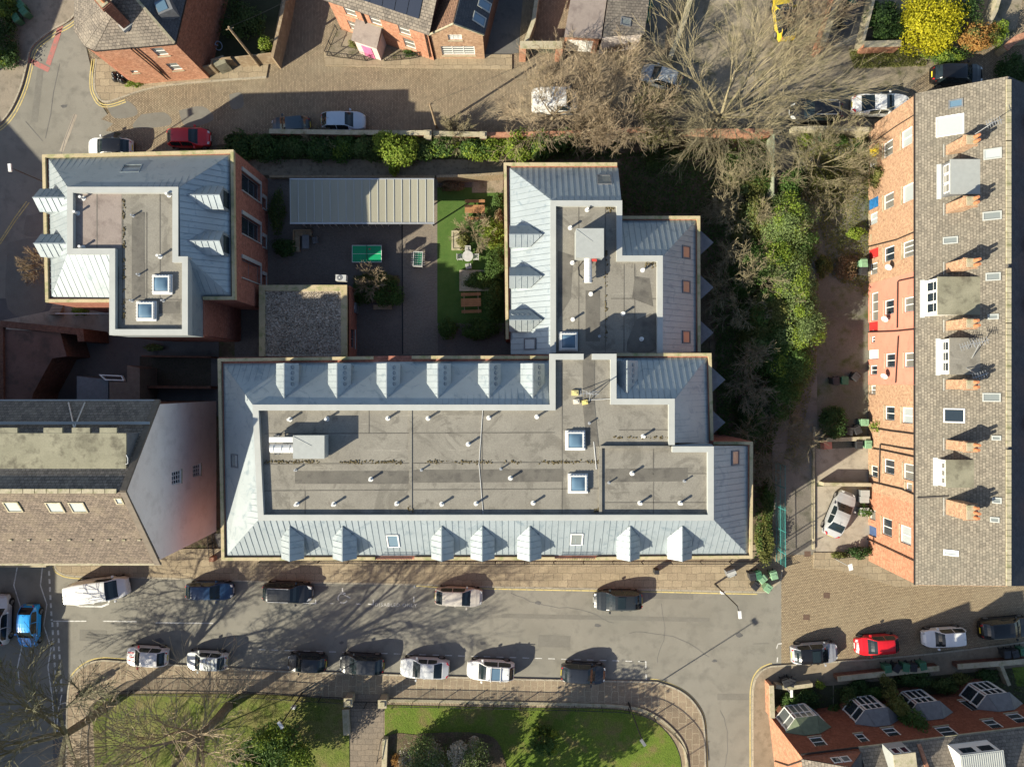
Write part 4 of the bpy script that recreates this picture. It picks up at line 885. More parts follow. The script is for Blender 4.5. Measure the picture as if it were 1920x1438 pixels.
# ---- the terrace on the right: eight houses, back walls to the west
XW, XR, ZE, ZR = 31.8, 36.8, 7.7, 10.7
tp = (ZR - ZE) / (XR - XW); XE = XR + (XR - XW)
YB = [22.75, 17.9, 13.4, 8.85, 4.4, -0.1, -4.7, -9.5, -15.8]
house_lab = ['topmost house of the long terrace, orange brick with a yellow door',
             'orange brick terrace house with a bright blue door and three roof lights',
             'orange brick terrace house with a bright red door just above the pink pair',
             'pink painted terrace house with the widest flat roofed dormer', 'pink painted terrace house with a dormer carrying aerials',
             'orange brick terrace house with white conservatory front, just below the pink pair',
             'orange brick terrace house with the narrowest flat dormer and a white porch', 'last and reddest brick house of the long terrace, beside the silver saloon']
wall_m = ['brick_sand', 'brick_sand', 'brick_sand', 'render_pink', 'render_pink', 'brick_sand', 'brick_sand', 'brick_orange']
WN = [[(1700, 258, 1.25, 1.45, 'glass_pale'), (1665, 279, 1.15, 1.4, 'glass_curtain'), (1637, 308, 0.8, 1.2, 'glass_curtain'), (1637, 285, 1.0, 2.0, 'door_yellow', 'door')],
      [(1702, 362, 1.25, 1.45, 'glass_pale', 'w1'), (1666, 377, 1.15, 1.5, 'glass_curtain'), (1638, 410, 0.9, 1.2, 'glass_pale'), (1638, 445, 0.45, 0.6, 'glass'), (1636, 382, 0.95, 2.0, 'door_blue', 'door')],
      [(1703, 467, 1.15, 1.5, 'glass_curtain', 'w3'), (1667, 476, 1.1, 1.5, 'glass'), (1638, 504, 0.9, 1.2, 'glass_curtain'), (1636, 476, 0.85, 2.0, 'door_red', 'door')],
      [(1704, 571, 1.05, 1.35, 'glass_curtain'), (1667, 576, 1.1, 1.4, 'glass'), (1640, 575, 2.2, 1.1, 'glass_curtain', 'w3'), (1635, 613, 0.85, 2.0, 'door_red', 'door')],
      [(1705, 675, 1.05, 1.35, 'glass_curtain'), (1669, 676, 1.05, 1.4, 'glass'), (1637, 637, 0.5, 0.6, 'glass'), (1638, 694, 0.75, 1.1, 'glass'), (1636, 665, 0.85, 2.0, 'white_pvc', 'door')],
      [(1701, 779, 1.15, 1.45, 'glass_pale'), (1668, 775, 1.05, 1.4, 'glass'), (1637, 731, 0.7, 0.8, 'glass_curtain')],
      [(1704, 885, 1.15, 1.45, 'glass_curtain'), (1667, 875, 1.1, 1.5, 'glass'), (1704, 913, 0.55, 0.8, 'glass_curtain', 'w1'), (1639, 884, 0.9, 1.1, 'glass'), (1652, 813, 0.35, 0.35, 'glass', 'w1')],
      [(1698, 1003, 1.3, 1.45, 'glass_pale'), (1663, 988, 1.3, 1.45, 'glass'), (1636, 965, 0.8, 0.95, 'glass_curtain', 'w1'), (1633, 995, 0.9, 1.9, 'door_blue2', 'door')]]
for nm, c in (('door_yellow', (0.7, 0.5, 0.03)), ('door_blue', (0.02, 0.14, 0.36)), ('door_red', (0.5, 0.03, 0.03)), ('door_blue2', (0.05, 0.09, 0.2)), ('door_pink', (0.62, 0.16, 0.32)), ('door_green', (0.03, 0.10, 0.06))): m_plain(nm, c, 0.45)
terr = []
def rz_at(x): return ZE + (min(x, 2 * XR - x) - XW) * tp
for i in range(8):
    y1, y0 = YB[i], YB[i + 1]; yc = (y0 + y1) / 2
    t = thing('terraced_house', house_lab[i], 'terraced house', ((XW + XE) / 2, yc, 0), 0, 'houses of the long right hand terrace'); terr.append(t)
    A, B = (XW, y1), (XW, y0)
    yn1 = y1 + (1.25 if i == 0 else 0)
    windows_on_wall(t, A, B, wpx(A, B, WN[i]), M[wall_m[i]], 0, ZE - 0.02, depth=0.16)
    mb = MB(); e = 0.0
    mb.prism([(XE, y0), (XE, y1), (XE, y1), (XW, y1), (XW, y0)][0:1] + [(XE, y1), (XW + 0.3, y1 - 0.001), (XW + 0.3, y0 + 0.001)], 0, ZE - 0.1); mb.build('wall_core', M['brick_dark'], t)
    xr_top = y1; xe_top = y1
    if i in (0, 7):
        yy = y1 - 0.01 if i == 0 else y0; 
        yr0 = y0 + (0.8 if i == 7 else 0); mb = MB(); g = [(XW, yy if i else y1, ZE - 0.1), (XE, y0 if i else xe_top, ZE - 0.1), (XR, yr0 if i else xr_top, ZR - 0.02)]; mb.slab(g, Vector((0, 1 if i == 0 else -1, 0)), 0.05); mb.build('gable', M['brick_sand'], t)
    yr0 = y0 + (0.8 if i == 7 else 0); W3 = [(XW - 0.12, y1, ZE - 0.07), (XW - 0.12, y0, ZE - 0.07), (XR, yr0, ZR), (XR, xr_top, ZR)]
    roof_poly(t, W3, M['slate_terrace'], 0.08)
    roof_poly(t, [(XE, xe_top, ZE), (XE, y0, ZE), (XR, yr0, ZR), (XR, xr_top, ZR)], M['slate_shade_side'], 0.08)  # east slope in darker slates, its shade painted in
    mb = MB(); k = 0; yy = yr0 + 0.02
    while yy < xr_top - 0.3:
        mb.obox((XR, yy + 0.22, ZR + 0.03), 0.34, 0.43, 0.12); yy += 0.46
    mb.build('ridge_tiles', M['stone'], t)
    mb = MB(); mb.bar((XW - 0.16, y0 + 0.01, ZE - 0.08), (XW - 0.16, y1 - 0.01, ZE - 0.08), 0.13, 0.11); mb.build('gutter', M['pipe'], t)
    if i < 7:
        yc_ = YB[i + 1]; big = i == 6
        chimney(t, 33.85, yc_ + 0.02, 8.4, 11.15, 0.9, 1.15 if big else 0.72, 3 if big else 2, mat='brick_sand')
        chimney(t, 40.4, yc_, 7.6, 10.6, 0.9, 0.72, 2)
# pipes on the back walls
Aw, Bw = (XW, YB[0]), (XW, YB[-1])
for i, pts in ((0, [(1717, 214), (1680, 237), (1630, 272)]), (1, [(1715, 435), (1680, 450), (1628, 463)]), (3, [(1683, 528), (1682, 615)]), (4, [(1718, 617), (1680, 621), (1628, 623)]), (4, [(1684, 630), (1679, 718)]),
               (6, [(1717, 814), (1670, 808), (1634, 802)]), (6, [(1712, 843), (1690, 840), (1650, 833), (1648, 905)]), (6, [(1716, 857), (1650, 843), (1636, 841)]), (7, [(1716, 928), (1690, 917), (1636, 904)]), (7, [(1715, 1052), (1690, 1040), (1626, 1010)]), (2, [(1716, 520), (1684, 527)])):
    pipeline(terr[i], Aw, Bw, pts)
# dormers and roof lights of the terrace
def flat_dormer(t, x0, x1, yc, w, zt, face, roofm, wins, gl='glass'):
    y0, y1 = yc - w / 2, yc + w / 2; mb = MB()
    xb = XW + (zt - ZE) / tp
    mb.prism([(x0 - 0.1, y0 - 0.06), (xb, y0 - 0.06), (xb, y1 + 0.06), (x0 - 0.1, y1 + 0.06)], zt, zt + 0.09); o = mb.build('dormer', M[roofm], t)
    mb = MB(); z0 = rz_at(x0) - 0.1
    mb.prism([(x0, y0), (xb, y0), (xb, y1), (x0, y1)], z0, zt - 0.002); mb.build('dormer_cheek', M[face], o)
    n = Vector((-1, 0, 0)); k = wins
    for j in range(k):
        ya = y0 + 0.15 + (w - 0.3) * j / k; yb = y0 + 0.15 + (w - 0.3) * (j + 1) / k
        f = MB(); f.slab([(x0 - 0.002, ya + 0.03, z0 + 0.55), (x0 - 0.002, yb - 0.03, z0 + 0.55), (x0 - 0.002, yb - 0.03, zt - 0.12), (x0 - 0.002, ya + 0.03, zt - 0.12)], n, 0.04)
        fo_ = f.build('dormer_window', M['white_pvc'], o)
        g = MB(); zm = zt - 0.55
        for (za, zb) in ((z0 + 0.63, zm - 0.04), (zm + 0.03, zt - 0.19)):
            if zb - za > 0.1: g.slab([(x0 - 0.044, ya + 0.1, za), (x0 - 0.044, yb - 0.1, za), (x0 - 0.044, yb - 0.1, zb), (x0 - 0.044, ya + 0.1, zb)], n, 0.01)
        g.build('pane', M[gl], fo_)
    fl = MB(); fl.slab([(x0 - 0.28, y0 - 0.1, rz_at(x0 - 0.28) + 0.09), (x0, y0 - 0.1, rz_at(x0) + 0.09), (x0, y1 + 0.1, rz_at(x0) + 0.09), (x0 - 0.28, y1 + 0.1, rz_at(x0 - 0.28) + 0.09)], Vector((-tp, 0, 1)).normalized(), 0.03); fl.build('flashing', M['zinc_trim'], o)
yw = lambda py, z: (719 - py) * (1 - z / H) / S
flat_dormer(terr[1], 33.15, 35.2, yw(332, 9.8), 2.5, 9.8, 'lead', 'grey_panel', 3, 'glass_curtain')
flat_dormer(terr[3], 32.2, 35.2, yw(555, 9.8), 2.75, 9.8, 'white_pvc', 'felt_green', 3)
flat_dormer(terr[4], 33.1, 35.2, yw(668, 9.8), 2.65, 9.8, 'white_pvc', 'felt', 3)
flat_dormer(terr[6], 32.95, 34.5, yw(888, 9.6), 2.0, 9.6, 'white_pvc', 'felt_green', 3, 'glass_curtain')
pl = [(XW, 0, ZE), (XW, 5, ZE), (XR, 0, ZR)]
for (i, x, y, w, l, g, f) in ((0, 1792, 195, 0.65, 0.95, 'glass_sky', 'lead'), (0, 1781, 236, 1.55, 1.85, 'glass_pale', 'white_pvc'), (0, 1861, 289, 0.8, 1.15, 'glass_pale', 'grey_panel'), (2, 1860, 405, 0.65, 1.2, 'glass_grey', 'grey_panel'),
                             (2, 1782, 451, 0.55, 1.0, 'glass_grey', 'grey_panel'), (3, 1862, 519, 0.6, 0.95, 'glass_grey', 'grey_panel'), (4, 1862, 594, 0.4, 0.7, 'glass_grey', 'grey_panel'), (5, 1789, 779, 1.1, 1.4, 'glass', 'white_pvc'),
                             (5, 1859, 745, 0.65, 1.15, 'glass_grey', 'grey_panel'), (6, 1868, 821, 0.35, 0.6, 'glass_grey', 'grey_panel'), (7, 1869, 938, 0.45, 0.6, 'glass_grey', 'grey_panel'), (7, 1865, 974, 0.4, 0.6, 'glass_grey', 'grey_panel'), (7, 1783, 1036, 0.45, 1.0, 'glass_pale', 'white_pvc')):
    sky_on(terr[i], pl, x, y, w, l, g, M[f])
mb = MB(); c = on_plane(Vector((XW, 0, ZE + 0.15)), Vector((-tp, 0, 1)).normalized(), 1720, 933); d = on_plane(Vector((XW, 0, ZE + 0.15)), Vector((-tp, 0, 1)).normalized(), 1778, 930); mb.tube([c, d], 0.06, 6); mb.build('pipe', M['pipe'], terr[7])
# east side dormers peeping over the frame
for i, py in ((0, 228), (2, 458), (3, 568), (5, 792)):
    y = yw(py, 9.5); rf = MB()
    for s_ in (-1, 1): rf.slab([(38.8, y, 10.2), (41.3, y, 10.2), (41.3, y + s_ * 1.25, 9.2), (39.6, y + s_ * 1.25, 9.2)], Vector((0, s_ * 0.6, 1)).normalized(), 0.08)
    o = rf.build('dormer', M['lead'], terr[i]); w_ = MB(); w_.prism([(39.2, y - 1.1), (41.1, y - 1.1), (41.1, y + 1.1), (39.2, y + 1.1)], 7.7, 9.25); w_.build('dormer_cheek', M['render_pink'], o)
# dishes and aerials (fixed to the houses)
def dish(root, px, py, A, B):
    A_ = Vector((A[0], A[1], 0)); d = (Vector((B[0], B[1], 0)) - A_).normalized(); n = Vector((d.y, -d.x, 0)); p = on_plane(A_ + n * 0.4, n, px, py)
    ax = (n + Vector((0.0, -0.9, 0.55))).normalized(); mb = MB(); mb.tube([p, p + ax * 0.04, p + ax * 0.12], [0.05, 0.2, 0.30], 14); mb.bar(p, p - n * 0.4, 0.04); mb.bar(p, p + ax * 0.45, 0.03); mb.build('satellite_dish', M['grey_plastic'], root)
dish(terr[2], 1667, 500, Aw, Bw); dish(terr[3], 1660, 597, Aw, Bw); dish(terr[4], 1659, 704, Aw, Bw)
def aerial(root, px, py, z0, z1, px2_, py2_):
    a, b = P(px, py, z0), P(px2_, py2_, z1); mb = MB(); mb.bar(a, b, 0.045); d = Vector((0.8, 0.25, 0)).normalized(); e = Vector((-d.y, d.x, 0))
    mb.bar(b - d * 0.5, b + d * 0.7, 0.04)
    for k in range(6): c = b - d * (0.45 - k * 0.2); mb.bar(c - e * 0.28, c + e * 0.28, 0.025)
    mb.build('aerial', M['steel'], root)
aerial(terr[0], 1828, 252, 11.2, 12.7, 1862, 230); aerial(terr[4], 1816, 655, 9.9, 10.6, 1812, 648); aerial(terr[4], 1822, 672, 9.9, 11.2, 1838, 642); aerial(terr[4], 1812, 690, 9.9, 10.8, 1836, 705)

# ---- pub-like stone slated building on the left with the pale gable
XG = -26.4; yN, yS, yR_ = -1.55, -13.2, -7.35; zE, zR_ = 10.2, 14.8
t = thing('slated_building', 'tall old stone slated building with pale pink rendered gable at the left edge', 'building', (-40, yR_, 0))
# gable wall faces east: travel from south to north
Wl = windows_on_wall(t, (XG, yS), (XG, yN), wpx((XG, yS), (XG, yN), [(331, 895, 1.05, 1.55, 'glass', 'grid'), (369, 882, 1.0, 1.45, 'glass', 'grid')]), M['render_white'], 0, zE - 0.05, depth=0.12)
mb = MB(); mb.add([(XG, yS, zE - 0.05), (XG, yN, zE - 0.05), (XG, yR_, zR_ - 0.05)]); mb.build('gable', M['render_white'], t)
mb = MB(); mb.prism([(-70, yS), (XG - 0.2, yS), (XG - 0.2, yN), (-70, yN)], 0, zE - 0.1); mb.build('wall', M['brick_dark'], t)
sS = [(-70, yS - 0.25, zE - 0.15), (XG + 0.02, yS - 0.25, zE - 0.15), (XG + 0.02, yR_, zR_), (-70, yR_, zR_)]
sN = [(-70, yN + 0.2, zE - 0.12), (XG + 0.02, yN + 0.2, zE - 0.12), (XG + 0.02, yR_, zR_), (-70, yR_, zR_)]
roof_poly(t, sS, M['slate_brown'], 0.08); roof_poly(t, sN, M['slate'], 0.08)
mb = MB()
for (ya, za, yb, zb) in ((yS - 0.35, zE - 0.15, yR_, zR_ + 0.12), (yN + 0.3, zE - 0.1, yR_, zR_ + 0.12)): mb.bar((XG - 0.16, ya, za + 0.1), (XG - 0.16, yb, zb), 0.42, 0.16)
mb.build('verge_coping', m_plain('dark_coping_stone', (0.14, 0.115, 0.09), 0.8), t)
mb = MB(); x = -69
while x < XG - 0.5: mb.obox((x, yR_, zR_ + 0.02), 0.75, 0.3, 0.13); x += 0.8
mb.build('ridge_tiles', M['stone'], t)
mb = MB(); mb.bar((-70, yS - 0.35, zE - 0.2), (XG, yS - 0.35, zE - 0.2), 0.22, 0.16); mb.build('gutter', M['stone'], t)
mb = MB(); mb.bar((-70, yN + 0.28, zE - 0.15), (XG - 0.1, yN + 0.28, zE - 0.15), 0.14, 0.12); mb.build('gutter', M['zinc_trim'], t)
# long flat dormer on the north slope
zt = 13.7; xd1 = P(238, 850, zt).x; ya, yb = P(0, 812, zt).y, P(0, 886, zt).y
mb = MB(); mb.prism([(-70, yb), (xd1, yb), (xd1, ya), (-70, ya)], zt, zt + 0.1); o = mb.build('dormer', M['felt_green'], t)
mb = MB(); mb.prism([(-70, yb), (xd1 - 0.05, yb), (xd1 - 0.05, ya - 0.1), (-70, ya - 0.1)], 11.2, zt - 0.002); mb.build('dormer_cheek', M['lead'], o)
mb = MB()
for (a, b) in ((-60, 34), (83, 118), (136, 170), (188, 220)):
    A_, B_ = P(a, 812, zt), P(b, 812, zt); mb.prism([(A_.x, ya - 0.02), (B_.x, ya - 0.02), (B_.x, ya + 0.38), (A_.x, ya + 0.38)], zt - 0.1, zt + 0.085)
mb.build('dormer_canopy', M['felt_green'], o)
mb = MB(); mb.bar((-70, ya + 0.6, 11.75), (xd1 + 0.6, ya + 0.6, 11.75), 0.2, 0.06); mb.build('flashing', M['zinc_trim'], o)
mb = MB(); q = [P(241, 852, zt), P(244, 858, zt), P(244, 868, zt), P(240, 869, zt)]; mb.tube([Vector((p.x, p.y, zt + 0.3)) for p in q], 0.03, 6); mb.build('handrail', M['white_metal'], t)
for (x, y, w, l, g) in ((25, 949, 1.1, 1.05, 'glass_pale'), (104, 950, 1.1, 1.05, 'glass_pale'), (147, 950, 1.1, 1.05, 'glass_pale'), (224, 938, 0.55, 0.65, 'glass_pale')): sky_on(t, sS[:3], x, y, w, l, g, M['stone'])
mb = MB()
nS = newell([Vector(p) for p in sS]); nS = nS if nS.z > 0 else -nS
for x in (21, 55, 92, 131, 171, 204, 233, 262): p = on_plane(Vector(sS[0]) + nS * 0.08, nS, x, 1012); mb.obox((p.x, p.y, p.z), 0.22, 0.12, 0.12)
mb.build('roof_vent', M['stone'], t)
mb = MB(); a, b, c = P(119, 755, 11.0), P(139, 803, 12.0), P(150, 755, 11.0); mb.tube([Vector((a.x, a.y, 10.4)), b], 0.05, 6); mb.tube([Vector((c.x, c.y, 10.4)), b], 0.05, 6); mb.build('pipe', M['steel'], t)
# front stone wall strip of the building on the street
mb = MB(); a, b = P(0, 1062), P(100, 1062); mb.prism([(-70, a.y + 0.2), (b.x, a.y + 0.2), (b.x, a.y + 0.75), (-70, a.y + 0.75)], 0, 1.0); o = mb.build('boundary_wall', M['stone'])
tag(o, 'low stone wall in front of the stone slated building by the zigzag lines', 'wall')

# ---- dim yard north of it
def prism_thing(name, label, cat, px, z0, z1, mat, group=None):
    mb = MB(); mb.prism([(p.x, p.y) for p in px2(px, z1)], z0, z1); o = mb.build(name, M[mat]); return tag(o, label, cat, group)
t = thing('brick_outbuilding', 'dark red brick outbuilding with flat felted roof at the left edge in the shaded yard', 'outbuilding', P(60, 690, 0))
q = [(4, 617), (113, 624), (125, 668), (98, 672), (62, 738), (58, 760), (2, 762)]
mb = MB(); mb.prism([(p.x, p.y) for p in px2(q, 3.4)], 0, 3.4); mb.build('wall', M['brick_dark'], t)
mb = MB(); mb.poly([(p.x, p.y, 3.41) for p in px2(q, 3.41)]); mb.build('roof', m_rough('red_brown_felt', (0.13, 0.075, 0.06), (0.18, 0.105, 0.085), (0.09, 0.06, 0.05), s1=0.4, s2=1.0), t)
mb = MB(); strip_mesh(mb, px2([(3, 612), (4, 762)], 3.6), 0.3, 3.3, 3.65); strip_mesh(mb, px2([(0, 607), (150, 622), (152, 640)], 3.7), 0.55, 0, 3.7); mb.build('parapet', M['brick_dark'], t)
t = thing('stone_outhouse', 'small brown stone outhouse with sloping window in the shaded yard behind the slated building', 'outbuilding', P(235, 720, 0))
mb = MB(); mb.prism([(p.x, p.y) for p in px2([(205, 716), (238, 716), (238, 685), (262, 690), (262, 752), (205, 752)], 3.0)], 0, 3.0); mb.build('wall', m_plain('brown_render', (0.16, 0.12, 0.095), 0.8), t)
mb = MB(); mb.prism([(p.x, p.y) for p in px2([(144, 705), (203, 712), (203, 752), (144, 752)], 2.6)], 0, 2.6); mb.build('roof', M['lead'], t)
mb = MB(); strip_mesh(mb, px2([(188, 703), (228, 705), (232, 713), (198, 712)], 2.9), 0.09, 2.7, 2.95, True); mb.build('window', M['white_pvc'], t)
prism_thing('yard_wall', 'low dark wall crossing the shaded yard below the west building', 'wall', [(265, 666), (395, 668), (395, 671), (265, 669)], 0, 1.6, 'brick_dark')
prism_thing('yard_wall', 'mossy dark wall along the lower edge of the deep shaded yard', 'wall', [(264, 723), (395, 724), (395, 729), (264, 728)], 0, 1.8, 'brick_dark')
mb = MB(); mb.poly([(p.x, p.y, 0.012) for p in px2([(262, 668), (396, 668), (396, 726), (262, 726)], 0)]); o = mb.build('yard_grass', m_rough('dim_yard_slabs', (0.055, 0.05, 0.04), (0.085, 0.075, 0.06), (0.04, 0.045, 0.025)), None); o['kind'] = 'structure'  # slab colour darkened to stand for the shade of the yard
t = thing('yard_rail', 'white handrail and steps between the west building and the shaded yard', 'railing', P(150, 590, 0)); mb = MB()
mb.bar(P(104, 588, 1.0), P(205, 588, 1.0), 0.07); 
for x in (106, 130, 155, 180, 203): a = P(x, 588, 1.0); mb.bar((a.x, a.y, 0), a, 0.05)
mb.build('rail', M['white_metal'], t)
mb = MB()
for k in range(7): a = P(100, 572 + k * 3, 0.1 + k * 0.02); mb.obox((a.x + 0.4, a.y, 0.0), 1.0, 0.1, 0.1 + k * 0.12)
mb.build('steps', M['concrete'], t)

# ---- gravel-roofed single storey link
t = thing('single_storey_block', 'single storey brick block with gravel roof and stone parapet in the courtyard corner', 'outbuilding', P(565, 600, 0))
q = [(486, 534), (655, 534), (655, 668), (486, 668)]; z = 3.3
W_ = [P(x, y, z) for x, y in q]
mb = MB(); mb.prism([(W_[0].x, W_[0].y), (W_[1].x - 0.3, W_[1].y), (W_[2].x - 0.3, W_[2].y), (W_[3].x, W_[3].y)], 0, z - 0.3); mb.build('wall_core', M['brick_modern'], t)
A_, B_ = (W_[1].x - 0.1, W_[2].y), (W_[1].x - 0.1, W_[1].y)
windows_on_wall(t, A_, B_, [(1.6, 1.5, 1.6, 1.5, 'glass', 'w2')], M['brick_modern'], 0, z - 0.3, depth=0.2, frame='lead')
mb = MB(); strip_mesh(mb, px2([(491, 668), (491, 540), (645, 540), (645, 668)], z), 0.5, z - 0.32, z); mb.build('parapet', M['coping'], t)
mb = MB(); mb.poly([(p.x, p.y, z - 0.15) for p in px2([(495, 545), (640, 545), (640, 668), (495, 668)], z - 0.15)]); mb.build('gravel', M['gravel'], t)
mb = MB()
for i in range(3200):
    p = P(R.uniform(498, 636), R.uniform(548, 664), z - 0.15); r = R.uniform(0.03, 0.07); a = R.random() * 3
    mb.add([(p.x + math.cos(a + k * 2.09) * r, p.y + math.sin(a + k * 2.09) * r, p.z + 0.01 + (0.05 if k == 0 else 0)) for k in range(3)])
o = mb.build('pebbles', m_leaf('pebble', (0.13, 0.105, 0.08), (0.5, 0.42, 0.33)), t, uv=False); o['kind'] = 'stuff'

# ---- courtyard canopy
t = thing('cycle_shelter', 'long translucent panelled cycle shelter canopy on steel posts in the courtyard', 'shelter', P(680, 380, 0))
z = 2.9; A_, B_ = P(544, 337, z), P(813, 417, z)
def m_trans(name, c):
    tt = NT(name); tt.out(tt.ramp(tt.noise(0.6, 4, stretch=(1, 0.15, 1)), 0.3, 0.7, rgba([x * 0.82 for x in c]), rgba(c)), 0.35, spec=0.5); tt.b.inputs['Transmission Weight'].default_value = 0.25; MATS[name] = tt.m; return tt.m
cm = m_trans('algae_tinted_polycarbonate', (0.42, 0.40, 0.31))
mb = MB(); mb.hexa([(A_.x, B_.y, z - 0.15), (B_.x, B_.y, z - 0.15), (B_.x, A_.y, z - 0.02), (A_.x, A_.y, z - 0.02)], [(A_.x, B_.y, z - 0.13), (B_.x, B_.y, z - 0.13), (B_.x, A_.y, z), (A_.x, A_.y, z)]); mb.build('roof_sheet', cm, t)
mb = MB(); n = 19
for i in range(n): x = A_.x + (B_.x - A_.x) * i / (n - 1); mb.bar((x, A_.y, z + 0.025), (x, B_.y, z - 0.105), 0.06, 0.05)
mb.build('glazing_bar', M['zinc_trim'], t)
mb = MB(); mb.bar((A_.x - 0.05, B_.y - 0.05, z - 0.16), (B_.x + 0.05, B_.y - 0.05, z - 0.16), 0.14, 0.12); mb.bar((A_.x - 0.05, A_.y + 0.05, z - 0.03), (B_.x + 0.05, A_.y + 0.05, z - 0.03), 0.12, 0.1); mb.build('gutter', M['steel'], t)
for i in range(5):
    x = A_.x + 0.4 + (B_.x - A_.x - 0.8) * i / 4
    for y in (B_.y + 0.35, A_.y - 0.3): mb = MB(); mb.bar((x, y, 0), (x, y, z - 0.15), 0.1); mb.build('post', M['steel'], t)
mb = MB(); mb.prism([(A_.x + 0.3, A_.y - 0.25), (B_.x - 3.5, A_.y - 0.25), (B_.x - 3.5, A_.y - 0.4), (A_.x + 0.3, A_.y - 0.4)], 0, 2.3); mb.build('back_panel', M['lead'], t)
t = thing('cycle_rack', 'row of steel hoops under the courtyard canopy edge', 'bicycle rack', P(640, 425, 0)); mb = MB()
for i in range(14):
    a = P(575 + i * 12, 427, 0); mb.tube([a, a + Vector((0, 0, 0.8)), a + Vector((0, 0.7, 0.8)), a + Vector((0, 0.7, 0))], 0.03, 5)
mb.build('hoops', M['steel'], t)

# ---- top left corner house
t = thing('corner_house', 'old red brick corner house with canted stone slate roof at the top left', 'house', P(260, 60, 0))
ze = 6.6; E_ = [(142, -120), (140, 58), (160, 87), (178, 95), (328, 82), (352, -20), (375, -120)]
EV = [P(x, y, ze) for x, y in E_]; R1 = P(238, -22, 9.6); R2 = P(262, -130, 9.6)
A_, B_ = g2(268, 158), g2(388, 138); B_ = Vector((EV[4].x, EV[4].y, 0)); A_ = Vector((EV[3].x, EV[3].y, 0))
windows_on_wall(t, A_, B_, wpx(A_, B_, [(300, 98, 0.95, 1.35, 'glass_grey', 'sash'), (327, 126, 0.95, 1.35, 'glass_grey', 'sash'), (252, 135, 0.6, 0.5, 'glass_grey', 'w1')]), M['brick_orange'], 0, ze - 0.05)
mb = MB(); mb.prism([(p.x, p.y) for p in [EV[0], EV[1], EV[2], EV[3]] + [EV[3] + Vector((0.25, 0.3, 0)), EV[4] + Vector((-0.25, 0.3, 0)), EV[4], EV[5], EV[6]]], 0, ze - 0.1); mb.build('wall', M['brick_red'], t)
rf = MB()
def up_(v): return v
for tri in ([EV[0], EV[1], R1, R2], [EV[1], EV[2], R1], [EV[2], EV[3], R1], [EV[3], EV[4], R1]): n = newell(tri); rf.slab(tri, n if n.z > 0 else -n, 0.08)
rf.build('roof', M['slate'], t)
rf = MB()
for tri in ([EV[4], EV[5], R1], [EV[5], EV[6], R2, R1]): n = newell(tri); rf.slab(tri, n if n.z > 0 else -n, 0.08)
rf.build('roof', M['slate_shade_side'], t)  # shaded east slopes painted darker than the rest of the roof
mb = MB(); mb.bar(EV[4] + Vector((0, 0, 0.1)), R1 + Vector((0, 0, 0.1)), 0.2, 0.1); mb.build('hip_tiles', M['stone'], t)
mb = MB()
for a, b in zip(EV[:-1], EV[1:]): mb.bar(a + Vector((0, 0, -0.08)), b + Vector((0, 0, -0.08)), 0.14, 0.12)
mb.build('gutter', M['pipe'], t)
c = P(217, 26, 8.6); chimney(t, c.x, c.y, 7.6, 10.8, 0.7, 1.6, 3, rz=0.7, mat='brick_red')
pipeline(t, A_, B_, [(244, 91), (315, 150)]); pipeline(t, A_, B_, [(252, 92), (280, 115), (298, 132), (312, 148)])
mb = MB(); c = P(312, 17, 7.6); mb.obox((c.x, c.y, 7.0), 1.2, 1.2, 1.2, 0.4); o = mb.build('dormer', M['lead'], t); mb = MB(); mb.obox((c.x - 0.1, c.y - 0.1, 8.2), 0.8, 0.8, 0.05, 0.4); mb.build('pane', M['glass_sky'], o)
mb = MB(); a, b = P(410, 12, 4.5), P(395, 55, 2.0)
for p in (a, b): mb.obox((p.x + 0.6, p.y, p.z), 0.1, 1.0, 1.2)
# ---- orange brick house with solar panels
t = thing('detached_house', 'bright orange brick house with solar panels on its slate roof and a pink front door', 'house', P(720, 30, 0))
ze = 5.3; a, b = P(612, -3, ze), P(801, 60, ze); d = (b - a).normalized(); nn = Vector((-d.y, d.x, 0))   # nn points away (north)
A_, B_ = Vector((a.x, a.y, 0)), Vector((b.x, b.y, 0)); D = 8.5
windows_on_wall(t, A_, B_, wpx(A_, B_, [(656, 22, 1.0, 1.5, 'glass_curtain', 'sash'), (704, 40, 0.95, 1.4, 'glass_curtain', 'sash'), (758, 58, 1.0, 1.5, 'glass_curtain', 'sash'), (664, 50, 1.0, 1.6, 'glass_curtain', 'sash'), (768, 83, 1.0, 1.6, 'glass_curtain', 'sash')]), M['brick_orange'], 0, ze - 0.03)
mb = MB(); mb.prism([(p.x, p.y) for p in (A_ + nn * 0.3, B_ + nn * 0.3, B_ + nn * D, A_ + nn * D)], 0, ze - 0.1); mb.build('wall', M['brick_red'], t)
ov = d * 0.25
S1 = [a - ov - nn * 0.25, b + ov - nn * 0.25, b + ov + nn * D / 2 + Vector((0, 0, 2.4)), a - ov + nn * D / 2 + Vector((0, 0, 2.4))]
S2 = [a - ov + nn * (D + 0.25), b + ov + nn * (D + 0.25), S1[2], S1[3]]
o, nr = roof_poly(t, S1, M['slate'], 0.08); roof_poly(t, S2, M['slate'], 0.08)
ur = nr.cross(Vector((-nr.y, nr.x, 0)).normalized())
c0 = on_plane(S1[0] + nr * 0.1, nr, 785, 36); tt = -d; 
for i in range(5):
    q0 = c0 + tt * (i * 1.05) + Vector((0, 0, 0)); up_s = (S1[3] - S1[0]).normalized()
    mb = MB(); mb.slab([q0, q0 + tt * 1.0, q0 + tt * 1.0 + up_s * 1.65, q0 + up_s * 1.65], nr, 0.06); mb.slab([q0 + up_s * 1.7, q0 + tt * 1.0 + up_s * 1.7, q0 + tt * 1.0 + up_s * 3.3, q0 + up_s * 3.3], nr, 0.06); mb.build('solar_panel', M['solar'], t)
